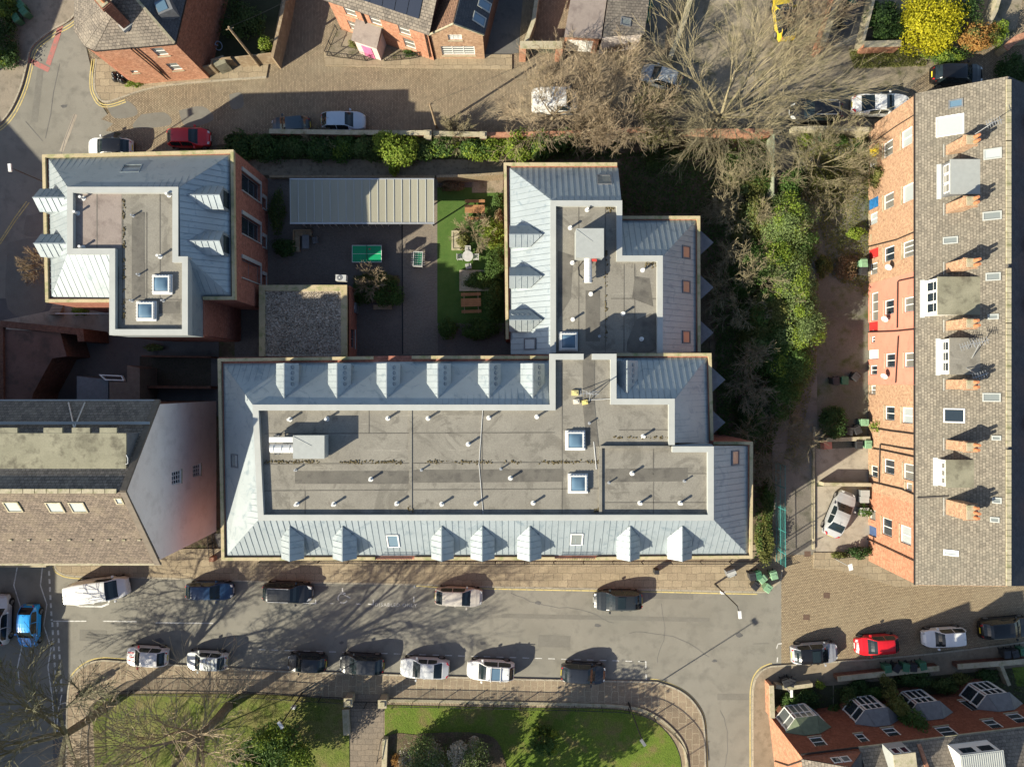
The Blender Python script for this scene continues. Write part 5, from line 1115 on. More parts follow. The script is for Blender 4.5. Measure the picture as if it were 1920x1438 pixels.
pipeline(t, A_, B_, [(675, 20), (686, 45)], r=0.07); pipeline(t, A_, B_, [(796, 62), (806, 108)], r=0.06)
c = on_plane(A_, Vector((d.y, -d.x, 0)), 702, 70); pc = A_ + d * ((c - A_).dot(d)) 
mb = MB(); q = lambda u, v: pc + d * u - nn * v; mb.prism([(q(-1, 0.02).x, q(-1, 0.02).y), (q(-1, 1.5).x, q(-1, 1.5).y), (q(1, 1.5).x, q(1, 1.5).y), (q(1, 0.02).x, q(1, 0.02).y)], 0, 2.7); o = mb.build('porch', m_plain('pale_pink_render', (0.62, 0.47, 0.44), 0.7), t)
mb = MB(); mb.hexa([q(-1.15, 1.65) + Vector((0, 0, 2.7)), q(1.15, 1.65) + Vector((0, 0, 2.7)), q(1.15, 0) + Vector((0, 0, 2.7)), q(-1.15, 0) + Vector((0, 0, 2.7))], [q(-1.15, 1.65) + Vector((0, 0, 2.8)), q(1.15, 1.65) + Vector((0, 0, 2.8)), q(1.15, 0) + Vector((0, 0, 3.3)), q(-1.15, 0) + Vector((0, 0, 3.3))]); mb.build('porch_roof', M['felt_pink'], o)
mb = MB(); dn = -nn; mb.slab([q(-0.45, 1.505), q(0.45, 1.505), q(0.45, 1.505) + Vector((0, 0, 2.05)), q(-0.45, 1.505) + Vector((0, 0, 2.05))], dn, 0.05); mb.build('door', MATS['door_pink'], o)
# ---- little coach house
t = thing('coach_house', 'small brick coach house with wide white multi-pane doors and half brown tiled roof', 'house', P(858, 70, 0))
ze, zr = 4.5, 6.3; a, b, r = P(806, 63, ze), P(905, 68, ze), P(850, 50, zr); dl = Vector((0.25, 1, 0)).normalized() * 9
A_, B_ = Vector((a.x, a.y, 0)), Vector((b.x, b.y, 0)); A_.y = B_.y = (a.y + b.y) / 2
windows_on_wall(t, A_, B_, wpx(A_, B_, [(859, 96, 2.9, 1.7, 'glass_grey', 'grid'), (853, 71, 1.15, 0.95, 'glass_grey', 'grid')]), M['brick_sand'], 0, ze - 0.03)
mb = MB(); yy = A_.y; rp = Vector((r.x, yy, zr)); mb.add([(A_.x, yy, ze - 0.03), (B_.x, yy, ze - 0.03), rp]); mb.build('gable', M['brick_sand'], t)
mb = MB(); mb.prism([(p.x, p.y) for p in (A_ + Vector((0.1, 0.3, 0)), B_ + Vector((-0.02, 0.3, 0)), B_ + dl + Vector((-0.02, 0, 0)), A_ + dl)], 0, ze - 0.1); mb.build('wall', M['brick_dark'], t)
L0, R0 = Vector((A_.x - 0.1, yy - 0.08, ze)), Vector((B_.x + 0.1, yy - 0.08, ze)); T0 = Vector((r.x, yy - 0.08, zr + 0.05))
roof_poly(t, [L0, T0, T0 + dl, L0 + dl], M['tile_brown'], 0.08); rr = [R0, T0, T0 + dl, R0 + dl]; roof_poly(t, rr, M['slate_shade_side'], 0.08)
sky_on(t, rr, 908, 10, 0.8, 1.25, 'glass_sky', M['grey_panel']); sky_on(t, rr, 898, 37, 0.8, 1.25, 'glass_sky', M['grey_panel'])
mb = MB(); mb.bar(L0 + Vector((0, 0, 0.1)), T0 + Vector((0, 0, 0.1)), 0.12, 0.1); mb.bar(R0 + Vector((0, 0, 0.1)), T0 + Vector((0, 0, 0.1)), 0.12, 0.1); mb.build('verge_coping', M['stone'], t)
# ---- garages at the top
t = thing('garage', 'flat brown roofed brick garage with white tilted door at the top of the lane', 'garage', P(1100, 40, 0))
z = 3.0; q = [(1060, 66), (1125, 70), (1146, -60), (1080, -60)]; W_ = [P(x, y, z) for x, y in q]; A_, B_ = Vector((W_[0].x, W_[0].y, 0)), Vector((W_[1].x, W_[1].y, 0))
windows_on_wall(t, A_, B_, [(1.35, 1.1, 2.3, 2.2, 'white_pvc', 'door')], M['brick_orange'], 0, z - 0.1)
mb = MB(); mb.prism([(p.x, p.y) for p in (A_ + Vector((0.05, 0.4, 0)), B_ + Vector((-0.05, 0.4, 0)), W_[2], W_[3])], 0, z - 0.15); mb.build('wall', M['brick_red'], t)
mb = MB(); mb.prism([(p.x, p.y) for p in (W_[0] + Vector((-0.1, -0.15, 0)), W_[1] + Vector((0.1, -0.15, 0)), W_[2], W_[3])], z - 0.1, z + 0.05); mb.build('roof', M['felt_pink'], t)
t = thing('garage', 'slate roofed garage with a small roof light next to the brown roofed garage', 'garage', P(1175, 30, 0))
z = 2.9; W_ = [P(x, y, z) for x, y in ((1130, 72), (1205, 62), (1222, -60), (1148, -60))]
mb = MB(); mb.prism([(p.x, p.y) for p in W_], 0, z - 0.1); mb.build('wall', M['render_white'], t)
V = [W_[0] + Vector((-0.03, -0.1, 0.35)), W_[1] + Vector((0.15, -0.1, -0.1)), W_[2] + Vector((0.15, 0, -0.1)), W_[3] + Vector((-0.03, 0, 0.35))]
n = newell(V[:3]); V[3] = V[0] + (V[2] - V[1]); roof_poly(t, V, M['slate'], 0.08); sky_on(t, V, 1173, 42, 0.7, 0.9, 'glass_grey')

# ---- bottom right terrace (bays to the north, seen from above)
ze = 7.4; a = P(1503, 1419, ze); b = P(1930, 1367, ze); d = (b - a).normalized(); back = Vector((d.y, -d.x, 0))   # back = away from the street (down the picture)
A0 = Vector((a.x, a.y, 0)); rzt = math.atan2(d.y, d.x)
u_of = lambda px, py, off=0.0: (on_plane(A0 - back * off, -back, px, py) - A0).dot(d)
hb = [0, 4.55, 9.2, 14.3, 20.4]
labs = ['end terrace house with bright orange side wall and an olive green bay roof', 'terrace house with second grey bay from the street corner, beside a tall hedge', 'terrace house with third grey bay half hidden by a leafy climber', 'bay fronted house furthest right, with the white ribbed roof box dormer']
bots = []
wl = [[(1534, 1389, 1.05, 1.4), (1584, 1381, 0.85, 1.3), (1551, 1346, 0.9, 1.7), (1581, 1345, 0.9, 1.7), (1577, 1424, 1.4, 0.9)], [(1616, 1382, 0.75, 1.3), (1671, 1371, 1.05, 1.3)],
      [(1775, 1370, 1.25, 1.5), (1791, 1325, 0.9, 1.9)], [(1819, 1321, 0.9, 1.9), (1830, 1361, 1.0, 1.4), (1861, 1356, 1.0, 1.4), (1908, 1345, 1.1, 1.5)]]
bay_px = [(1514, 1358), (1644, 1337), (1742, 1330), (1872, 1307)]
for i in range(4):
    u0, u1 = hb[i], hb[i + 1]; c = A0 + d * (u0 + u1) / 2
    t = thing('terraced_house', labs[i], 'terraced house', c, 0, 'brick bay fronted houses at the bottom right'); bots.append(t)
    p0, p1 = A0 + d * u0, A0 + d * u1
    ws = []
    for w in wl[i]:
        u = u_of(w[0], w[1]); z = on_plane(A0, -back, w[0], w[1]).z
        if w[1] > 1420: continue
        ws.append((u1 - u, z, w[2], w[3], 'glass', 'w1' if w[3] > 1.6 else 'sash'))
    ws = [w for w in ws if 0.55 < w[0] < u1 - u0 - 0.55]
    windows_on_wall(t, p1, p0, ws, M['brick_dark'] if False else m_brick('bay_house_brick_%d' % i, (0.24, 0.082, 0.048), (0.19, 0.065, 0.04), (0.15, 0.085, 0.06), 0.23, 0.075, 0.009, stain=(0.18, 0.065, 0.04), bstr=0.3), 0, ze, depth=0.1)
    q = [p0 + back * 0.2, p1 + back * 0.2, p1 + back * 9, p0 + back * 9]
    if i == 0: q = [p0 + back * 0.0, p0 + back * 0.0 + d * 0.001, p0 + back * 0.2 + d * 0.1, p1 + back * 0.2, p1 + back * 9, p0 + back * 9]
    mb = MB(); mb.prism([(p.x, p.y) for p in q], 0, ze - 0.02, mi=0); mb.build('wall', M['brick_orange'] if i == 0 else M['brick_red'], t)
    V = [p0 - back * 0.15 + Vector((0, 0, ze)), p1 - back * 0.15 + Vector((0, 0, ze)), p1 + back * 4.4 + Vector((0, 0, ze + 2.5)), p0 + back * 4.4 + Vector((0, 0, ze + 2.5))]
    rm = M['slate'] if i in (0, 2) else M['slate']
    if i > 0:
        roof_poly(t, V, rm, 0.08)
    else:
        # end house rises a storey as a gable; the roof runs the other way
        zz = ze + 1.6; g = [p0, p1]; mb = MB(); mb.prism([(p.x, p.y) for p in (p0, p1, p1 + back * 9, p0 + back * 9)], ze - 0.05, ze + 0.0); 
        apx = (p0 + p1) / 2
        mb = MB(); mb.slab([p0 + Vector((0, 0, ze)), p1 + Vector((0, 0, ze)), p1 + Vector((0, 0, ze + 0.3)), apx + d * 0.6 + Vector((0, 0, ze + 2.1)), p0 + Vector((0, 0, ze + 0.2))], -back, 0.02); mb.build('gable', M['brick_red'], t)
        Rg = apx + d * 0.6 + Vector((0, 0, ze + 2.1)); 
        roof_poly(t, [p0 - d * 0.1 + Vector((0, 0, ze + 0.2)), Rg, Rg + back * 9, p0 - d * 0.1 + back * 9 + Vector((0, 0, ze + 0.2))], M['slate'], 0.08)
        roof_poly(t, [p1 + Vector((0, 0, ze + 0.3)), Rg, Rg + back * 9, p1 + back * 9 + Vector((0, 0, ze + 0.3))], M['slate_shade_side'], 0.08)  # slope away from the sun gets the slates darkened for shade
    mb = MB(); mb.bar(p0 - back * 0.2 + Vector((0, 0, ze - 0.03)), p1 - back * 0.2 + Vector((0, 0, ze - 0.03)), 0.13, 0.11); mb.build('gutter', M['stone'] if i else M['pipe'], t)
    # canted two storey bay
    bx, by = bay_px[i]; zb = 3.5; bc = P(bx, by, zb); ub = (bc - A0).dot(d); cb = A0 + d * ub; ww, dp = (1.35, 0.95)
    pl_ = [cb - d * (ww + 0.45), cb - d * ww * 0.62 - back * dp, cb + d * ww * 0.62 - back * dp, cb + d * (ww + 0.45)]
    mb = MB(); mb.prism([(p.x, p.y) for p in pl_], 0, zb); o = mb.build('bay_window', M['brick_red'], t)
    for z0_, z1_ in ((1.0, 3.3),):
        g = MB(); f = MB()
        for k in range(3):
            e0, e1 = pl_[k], pl_[k + 1]; dd = (e1 - e0).normalized(); n = Vector((-dd.y, dd.x, 0)); n = n if n.dot(back) < 0 else -n; Ls = (e1 - e0).length
            if k != 1: n = n
            g.slab([e0 + dd * 0.12 + Vector((0, 0, z0_)), e1 - dd * 0.12 + Vector((0, 0, z0_)), e1 - dd * 0.12 + Vector((0, 0, z1_)), e0 + dd * 0.12 + Vector((0, 0, z1_))], n, 0.03)
            m = 3 if k == 1 else 1
            for j in range(m + 1):
                s0 = 0.1 + (Ls - 0.2) * j / m; f.bar(e0 + dd * s0 + n * 0.03 + Vector((0, 0, z0_)), e0 + dd * s0 + n * 0.03 + Vector((0, 0, z1_)), 0.09)
            for z_ in (z0_, z0_ + (z1_ - z0_) * 0.62, z1_): f.bar(e0 + n * 0.03 + Vector((0, 0, z_)), e1 + n * 0.03 + Vector((0, 0, z_)), 0.09)
        fo_ = f.build('window', M['white_pvc'], o); g.build('pane', M['glass'] if i else M['glass_grey'], fo_)
    rm = M['lead'] if i else m_plain('olive_green_lead', (0.13, 0.16, 0.10), 0.6)
    hv = [cb - d * (ww + 0.6) + Vector((0, 0, zb)), cb - d * (ww * 0.62 + 0.1) - back * (dp + 0.15) + Vector((0, 0, zb)), cb + d * (ww * 0.62 + 0.1) - back * (dp + 0.15) + Vector((0, 0, zb)), cb + d * (ww + 0.6) + Vector((0, 0, zb))]
    h1, h2 = cb - d * ww * 0.45 + Vector((0, 0, zb + 0.85)) , cb + d * ww * 0.45 + Vector((0, 0, zb + 0.85)); h1 = h1 - back * 0.02; h2 = h2 - back * 0.02
    mb = MB()
    for pg in ([hv[0], hv[1], h1], [hv[1], hv[2], h2, h1], [hv[2], hv[3], h2]): n = newell(pg); mb.slab(pg, n if n.z > 0 else -n, 0.05)
    mb.build('bay_roof', rm, o)
# west orange side wall details and attic windows
t = bots[0]; pA = A0; 
f = MB(); c = on_plane(A0, -back, 1577, 1424)
for k in (-1, 1): f.slab([c + d * (k * 0.36 - 0.33) + Vector((0, 0, -0.4)), c + d * (k * 0.36 + 0.33) + Vector((0, 0, -0.4)), c + d * (k * 0.36 + 0.33) + Vector((0, 0, 0.4)), c + d * (k * 0.36 - 0.33) + Vector((0, 0, 0.4))], -back, 0.05)
fo_ = f.build('window', M['white_pvc'], t); g = MB()
for k in (-1, 1): g.slab([c + d * (k * 0.36 - 0.25) + Vector((0, 0, -0.3)), c + d * (k * 0.36 + 0.25) + Vector((0, 0, -0.3)), c + d * (k * 0.36 + 0.25) + Vector((0, 0, 0.3)), c + d * (k * 0.36 - 0.25) + Vector((0, 0, 0.3))], -back, 0.06)
g.build('pane', M['glass'], fo_)
mb = MB(); q = A0 - d * 0.06
mb.tube([q + back * 0.3 + Vector((0, 0, ze)), q + back * 2.5 + Vector((0, 0, 4.0)), q + back * 4.0 + Vector((0, 0, 0.5))], 0.05, 6); mb.tube([q + back * 5.0 + Vector((0, 0, ze)), q + back * 5.2 + Vector((0, 0, 0.2))], 0.06, 6); mb.build('downpipe', M['pipe'], t)
for (i, x, y, w, dpth, big) in ((2, 1695, 1414, 1.5, 2.2, 0), (3, 1840, 1412, 3.1, 3.2, 1)):
    zt = ze + 2.0; c = P(x, y, zt); u = (c - A0).dot(d); v = (c - A0).dot(back); c = A0 + d * u + back * v
    q = [c - d * w / 2, c + d * w / 2, c + d * w / 2 + back * dpth, c - d * w / 2 + back * dpth]
    mb = MB(); mb.prism([(p.x, p.y) for p in q], ze + 0.2, zt); o = mb.build('dormer', M['white_pvc'] if big else M['grey_panel'], bots[i])
    q = [c - d * (w / 2 + 0.1) - back * 0.1, c + d * (w / 2 + 0.1) - back * 0.1, c + d * (w / 2 + 0.1) + back * dpth, c - d * (w / 2 + 0.1) + back * dpth]
    mb = MB(); mb.prism([(p.x, p.y) for p in q], zt, zt + 0.08)
    if big:
        s_ = 0.0
        while s_ < w: mb.bar(c - d * (w / 2 - s_) + Vector((0, 0, zt + 0.1)), c - d * (w / 2 - s_) + back * dpth + Vector((0, 0, zt + 0.1)), 0.05, 0.04); s_ += 0.16
    mb.build('dormer_roof', M['grey_panel'] if big else M['stone'], o)
    for k in (-1, 1):
        m = c + d * (k * w * 0.23); hw = w * 0.19; g = MB(); g.slab([m - d * hw - back * 0.01 + Vector((0, 0, zt - 1.0)), m + d * hw - back * 0.01 + Vector((0, 0, zt - 1.0)), m + d * hw - back * 0.01 + Vector((0, 0, zt - 0.15)), m - d * hw - back * 0.01 + Vector((0, 0, zt - 0.15))], -back, 0.03); g.build('window', M['white_pvc'], o)
        g = MB(); hw -= 0.08; g.slab([m - d * hw - back * 0.042 + Vector((0, 0, zt - 0.92)), m + d * hw - back * 0.042 + Vector((0, 0, zt - 0.92)), m + d * hw - back * 0.042 + Vector((0, 0, zt - 0.23)), m - d * hw - back * 0.042 + Vector((0, 0, zt - 0.23))], -back, 0.01); g.build('pane', M['glass'], o)
c = A0 + d * hb[2]; mb = MB(); mb.bar(c + Vector((0, 0, ze + 0.15)), c + back * 4.4 + Vector((0, 0, ze + 2.65)), 0.3, 0.25); mb.build('party_wall', M['brick_orange'], bots[2])
TERR_D, TERR_BACK, TERR_A0 = d, back, A0
# ------------------------------------------------------------------ vehicles
def lerp_tab(tab, s):
    for (a, va), (b, vb) in zip(tab, tab[1:]):
        if s <= b: 
            t = 0 if b == a else (s - a) / (b - a); t = t * t * (3 - 2 * t) * 0.5 + t * 0.5
            return va + (vb - va) * t
    return tab[-1][1]
CAR_T = {  # windscreen base, roof front, roof rear, rear glass foot, roof height, bonnet height, tail height
    'hatch': (0.25, 0.42, 0.83, 0.965, 1.47, 0.98, 0.98), 'mini': (0.24, 0.40, 0.86, 0.965, 1.48, 0.98, 1.0), 'saloon': (0.27, 0.43, 0.70, 0.86, 1.43, 0.96, 1.03),
    'estate': (0.25, 0.41, 0.89, 0.975, 1.50, 0.98, 1.02), 'suv': (0.24, 0.39, 0.87, 0.97, 1.66, 1.08, 1.10), 'coupe': (0.29, 0.46, 0.66, 0.86, 1.39, 0.92, 1.0), 'van': (0.13, 0.27, 0.975, 0.995, 1.95, 1.15, 1.2)}
def car(label, cat, px, py, ang, L, W, kind, col, roofm=None, name='parked_car', extras=(), metal=0.0):
    sb, st, sr, sq, Hh, hb_, ht = CAR_T[kind]; c = P(px, py, 0.75)
    pm = col if not isinstance(col, tuple) else paint('car_paint_%02x%02x%02x' % tuple(int(255 * x ** 0.45) for x in col), col, metal=metal)
    t = thing(name, label, cat, (c.x, c.y, 0.0 if 'kerb' not in extras else 0.0), math.radians(ang), 'vehicles parked around the buildings')
    WM[t] = Matrix.Identity(4)        # parts below are written in the car's own axes (x forward)
    ST = sorted({0, .012, .03, .06, .10, .14, .19, .23, sb, sb + (st - sb) * .33, sb + (st - sb) * .66, st, st + .04, st + (sr - st) * .28, st + (sr - st) * .5 - .008, st + (sr - st) * .5 + .008, st + (sr - st) * .75, sr - .03, sr, sr + (sq - sr) * .33, sr + (sq - sr) * .66, sq, min(sq + .012, .99), .988, 1.0})
    top = [(0, .52), (.012, .66), (.06, .80), (sb * .7, hb_ - .06), (sb, hb_), (st, Hh - .05), (st + .08, Hh - .005), ((st + sr) / 2, Hh), (sr - .05, Hh - .03), (sr, Hh - .07), (sq, ht)]
    if kind == 'van': top[:5] = [(0, .70), (.012, .92), (.035, 1.05), (.09, 1.16), (sb, 1.22)]
    if kind in ('saloon', 'coupe'): top += [(sq + .02, ht), (.97, ht - .06), (.99, ht - .18), (1, .62)]
    else: top += [(max(.985, sq + .005), ht - .12), (1, .62)]
    def hw(s):
        e = abs(2 * s - 1); k = (e ** 5) * (0.36 if s < .5 else 0.27)
        return W / 2 * (1 - k) * (1 if kind != 'van' else 1)
    zbelt = 0.90 if kind not in ('suv', 'van') else 1.02 if kind == 'suv' else 1.12
    rows = []
    for s in ST:
        x = L / 2 - s * L; w = hw(s); zd = lerp_tab(top, s); zb = min(zbelt, zd - .03)
        f = max(0, min(1, (zd - zbelt - .04) / (Hh - zbelt - .1)))
        wr = w * (0.90 * (1 - f) + (0.73 if kind != 'van' else 0.86) * f)
        wh = .20; zl = .20 if 0 < s < 1 else .32
        half = [(w * .90, zl), (w * .985, .34 if 0 < s < 1 else .40), (w, min(.60, zb - .05)), (w * .985, zb - .06), (w * .955, zb), (wr, zd - (.055 if f > .5 else .02)), (wr * .90, zd - .012), (wr * .55, zd + .022), (wr * .2, zd + .034)]
        rows.append([(x, -y, z) for y, z in half] + [(x, y, z) for y, z in reversed(half)])
    n = len(rows[0]); reg = {}
    def put(key, q): reg.setdefault(key, MB()).add(q)
    dm = [(sb + .02, (st + sr) / 2), ((st + sr) / 2, min(sr + .02, .80))]
    for i in range(len(ST) - 1):
        s = (ST[i] + ST[i + 1]) / 2
        for j in range(n - 1):
            k = j if j < n / 2 - 1 else n - 2 - j      # 0.. from the sill upwards, mirrored
            side = 'r' if j < n / 2 - 1 else 'l'
            q = [rows[i][j], rows[i][j + 1], rows[i + 1][j + 1], rows[i + 1][j]]
            key = 'body'
            centre = (j == 8)
            if centre: k = 8
            if sb < s < st:
                if k >= 6 or (k == 5 and False): key = 'windscreen'
            elif sr < s < sq and (kind != 'van'):
                if k >= 6: key = 'rear_window'
            if k == 4 and kind != 'van' and sb + (st - sb) * .5 < s < sr + (sq - sr) * .35:
                key = 'side_window' if abs(s - (st + sr) / 2) > .01 else 'body'
            if k == 4 and kind == 'van' and sb + (st - sb) * .5 < s < .40: key = 'side_window'
            if key == 'body':
                if k >= 5 and st < s < sr: key = 'roof'
                elif k >= 5 and s < sb and s > .035: key = 'bonnet'
                elif k >= 5 and s > sq and kind in ('saloon', 'coupe') and s < .985: key = 'boot_lid'
                elif k in (1, 2, 3) and kind != 'van':
                    for m_, (a, b) in enumerate(dm):
                        if a < s < b and (m_ == 0 or kind not in ('mini', 'coupe')): key = 'door_%s%d' % (side, m_)
                elif k in (1, 2, 3) and .2 < s < .40: key = 'door_%s0' % side
            if key == 'side_window': key += side
            if (key.startswith('side_window') or key in ('windscreen', 'rear_window')) and False: pass
            put(key, q)
    body = reg.pop('body'); body.add([p for p in rows[0]][::-1]); body.add([p for p in rows[-1]]); body.build('body', pm, t, smooth=True)
    for key, mbx in reg.items():
        nm = key.rstrip('0123'); 
        if key.startswith('side_window'): mbx.build('side_window', M['car_glass'], t, smooth=True)
        elif key in ('windscreen', 'rear_window'): mbx.build(key, M['car_glass'], t, smooth=True)
        elif key.startswith('door'):
            d = mbx.build('door', pm, t, smooth=True); h = MB(); sgn = -1 if key[5] == 'r' else 1; m_ = int(key[6]); a, b = dm[m_] if kind != 'van' else (.2, .4); xh = L / 2 - (b - .035) * L
            h.bar((xh, sgn * (hw(b) + .002), .82), (xh + .16, sgn * (hw(b) + .002), .82), .03); h.build('handle', M['tyre'] if kind == 'van' else pm, d)
        elif key == 'roof': mbx.build('roof', roofm or pm, t, smooth=True)
        else: mbx.build(key, pm, t, smooth=True)
    # dark sills and lower trim
    tr = MB()
    for sg in (-1, 1):
        tr.bar((L / 2 - .17 * L, sg * W * .475, .24), (L / 2 - .84 * L, sg * W * .475, .24), .10, .10)
    tr.obox((L / 2 - .05, 0, .30), .10, W * .62, .16); tr.obox((-L / 2 + .05, 0, .30), .10, W * .66, .14); tr.build('lower_trim', M['tyre'], t)
    rr = .31 if kind not in ('suv', 'van') else .35
    for sx in (.165, .82 if kind != 'van' else .79):
        for sg in (-1, 1):
            x = L / 2 - sx * L; y = sg * (hw(sx) - .09)
            ar = MB(); ar.tube([(x, sg * (hw(sx) + .004), rr + .02), (x, sg * (hw(sx) - .25), rr + .02)], rr + .06, 18); ar.build('wheel_arch', M['tyre'], t)
            w = MB(); w.tube([(x, y + sg * .11, rr), (x, y + sg * .07, rr), (x, y - sg * .1, rr)], [rr - .03, rr, rr], 20); wo = w.build('wheel', M['tyre'], t)
            r = MB(); r.tube([(x, y + sg * .115, rr), (x, y + sg * .122, rr)], [rr * .66, rr * .66], 14); r.build('rim', M['rim'], wo)
    for sg in (-1, 1):
        h = MB(); y = sg * hw(.05) * .80; z = .70 if kind not in ('suv', 'van') else .80; h.hexa([(L / 2 - .30, y + sg * .14, z - .08), (L / 2 - .06, y + sg * .05, z - .08), (L / 2 - .015, y - sg * .16, z - .08), (L / 2 - .22, y - sg * .12, z - .08)][::sg], [(L / 2 - .42, y + sg * .13, z + .075), (L / 2 - .13, y + sg * .03, z + .055), (L / 2 - .06, y - sg * .16, z + .045), (L / 2 - .26, y - sg * .12, z + .075)][::sg]); h.build('headlight', M['lamp_clear'], t)
        b = MB(); y = sg * hw(.97) * .84; zt_ = .86 if kind != 'suv' else .98; b.hexa([(-L / 2 - .003, y - sg * .17, zt_ - .12), (-L / 2 + .2, y + sg * .11, zt_ - .12), (-L / 2 + .22, y - sg * .05, zt_ - .12), (-L / 2 + .03, y - sg * .17, zt_ - .12)][::-1], [(-L / 2 + .0, y - sg * .17, zt_ + .06), (-L / 2 + .22, y + sg * .12, zt_ + .09), (-L / 2 + .24, y - sg * .05, zt_ + .10), (-L / 2 + .05, y - sg * .17, zt_ + .08)][::-1]); b.build('tail_light', M['lamp_red'], t)
        m_ = MB(); x = L / 2 - (sb + (st - sb) * .45) * L; y = sg * (hw(.3) + .09); m_.hexa([(x - .06, y - .1, zbelt + .02), (x + .1, y - .07, zbelt + .02), (x + .1, y + .07, zbelt + .02), (x - .06, y + .1, zbelt + .02)], [(x - .06, y - .1, zbelt + .15), (x + .06, y - .08, zbelt + .15), (x + .06, y + .08, zbelt + .15), (x - .06, y + .1, zbelt + .15)])
        m_.build('mirror', (MATS['mirror_red'] if 'red_mirror' in extras else pm), t)
    p = MB(); p.obox((L / 2 + .0, 0, .42), .03, .5, .11); p.build('number_plate', M['plate_white'], t)
    p = MB(); p.obox((-L / 2 - .0, 0, .62 if kind != 'saloon' else .55), .03, .5, .11); p.build('number_plate', M['plate_yellow'], t)
    wp = MB()
    for y in (-.25, .35):
        x0 = L / 2 - (sb + .006) * L; wp.bar((x0, y, hb_ + .02), (x0 - .28, y - .38, hb_ + .24), .02)
    wp.build('wiper', M['tyre'], t)
    an = MB(); an.bar((L / 2 - (sr - .05) * L, 0, Hh), (L / 2 - (sr + .0) * L, 0, Hh + .16), .02); an.build('aerial', M['tyre'], t)
    if 'rails' in extras or 'bars' in extras:
        r = MB(); y = hw(.5) * .66
        for sg in (-1, 1): r.bar((L / 2 - (st + .03) * L, sg * y, Hh + .03), (L / 2 - (sr - .03) * L, sg * y, Hh + .02), .045)
        if 'bars' in extras:
            for s in (st + .10, st + .30): r.bar((L / 2 - s * L, -y - .1, Hh + .07), (L / 2 - s * L, y + .1, Hh + .07), .06)
        r.build('roof_rail', M['white_metal'] if 'bars' in extras else M['steel'], t)
    if 'glassroof' in extras or 'blueroof' in extras:
        g = MB(); y = hw(.5) * .55; s0, s1 = (st + .05, (st + sr) / 2) if 'glassroof' in extras else (st + .08, st + .30); N = 5
        for i in range(N):
            a = L / 2 - (s0 + (s1 - s0) * i / N) * L; b = L / 2 - (s0 + (s1 - s0) * (i + 1) / N) * L
            za = lerp_tab(top, s0 + (s1 - s0) * i / N) + .062; zb_ = lerp_tab(top, s0 + (s1 - s0) * (i + 1) / N) + .062
            g.add([(a, -y, za - .012), (a, y, za - .012), (b, y, zb_ - .012), (b, -y, zb_ - .012)][::-1])
        g.build('sunroof', M['car_glass'] if 'glassroof' in extras else M['glass_sky'], t)
    if 'redstripes' in extras:
        g = MB()
        for y in (-.34, .0, .34): g.bar((L / 2 - .05 * L, y, .80), (L / 2 - (sb - .03) * L, y * 1.1, hb_ + .035), .09, .02)
        g.build('bonnet_stripe', MATS['mirror_red'], t)
    if 'redtail' in extras:
        g = MB(); pts = [(-L / 2 + .35 + .12 * abs(a) ** 2, a * hw(.93) * .95, ht + .02 - .05 * abs(a)) for a in (-1, -.6, -.2, .2, .6, 1)]; g.tube(pts, .05, 6); g.build('tail_light_bar', MATS['mirror_red'], t)
    if 'chequer' in extras:
        g = MB()
        for i in range(4): 
            x = L / 2 - (st + .06 + i * .085) * L; g.bar((x, -.42, Hh + .03), (x - .22, .42, Hh + .03), .06, .02)
        g.build('roof_stripe', M['grey_panel'], t)
    if 'box' in extras:
        pass
    WM[t] = Matrix.Translation(t.location) @ Matrix.Rotation(math.radians(ang), 4, 'Z')
    return t
m_plain('mirror_red', (0.55, 0.02, 0.03), 0.3)
black, white, silver = (0.012, 0.013, 0.015), (0.72, 0.72, 0.71), (0.36, 0.37, 0.38)
blackr = paint('black_roof_paint', (0.01, 0.01, 0.012))
car('white car with dark glass roof half hidden beyond the west building roof', 'car', 206, 277, 180, 3.9, 1.75, 'hatch', white, blackr)
car('bright red hatchback on the cobbles at the end of the building shadow', 'car', 353, 258, 0, 3.75, 1.7, 'hatch', (0.50, 0.015, 0.02))
car('dark grey hatchback in building shadow behind the silver blue one, on the cobbled lane', 'car', 545, 236, 184, 3.45, 1.65, 'hatch', (0.035, 0.06, 0.08))
car('silver blue hatchback in shadow on the cobbled lane beside the brick wall', 'car', 643, 227, 0, 3.9, 1.65, 'hatch', (0.36, 0.45, 0.54))
car('white van seen through bare twigs on the cobbled lane', 'van', 1040, 191, 0, 4.1, 1.95, 'van', white, name='parked_van')
car('silver grey car parked askew under the edge of the bare tree', 'car', 1241, 145, 163, 3.7, 1.7, 'hatch', (0.30, 0.33, 0.36))
car('yellow and black car under bare twigs at the top edge', 'car', 1471, 32, 98, 4.0, 1.75, 'hatch', (0.62, 0.45, 0.03), blackr)
car('black car half covered by overhanging twigs beside the white coupe', 'car', 1530, 209, 180, 4.5, 1.85, 'suv', black, extras=('rails',))
car('white coupe behind the top end of the long terrace', 'car', 1652, 196, 0, 5.1, 1.9, 'coupe', white)
car('black estate car with yellow rear plate beside the yellow shrub', 'car', 1796, 139, 0, 4.5, 1.8, 'estate', (0.008, 0.008, 0.009))
car('silver saloon parked at a slant in the yard of the long terrace', 'car', 1575, 964, 67, 4.2, 1.8, 'saloon', silver)
car('long white van parked by the kerb in front of the stone slated building', 'van', 185, 1105, 7, 5.2, 2.0, 'van', white, name='parked_van')
car('dark blue hatchback facing right behind the white van', 'car', 392, 1108, 0, 4.15, 1.6, 'hatch', (0.015, 0.045, 0.11))
car('black estate with silver roof rails facing right on the kerb of the long building', 'car', 539, 1111, -2, 4.35, 1.75, 'suv', (0.018, 0.02, 0.024), extras=('rails',))
car('pale beige hatchback alone on the yellow line below the long building', 'car', 860, 1119, -2, 4.2, 1.7, 'hatch', (0.52, 0.48, 0.42))
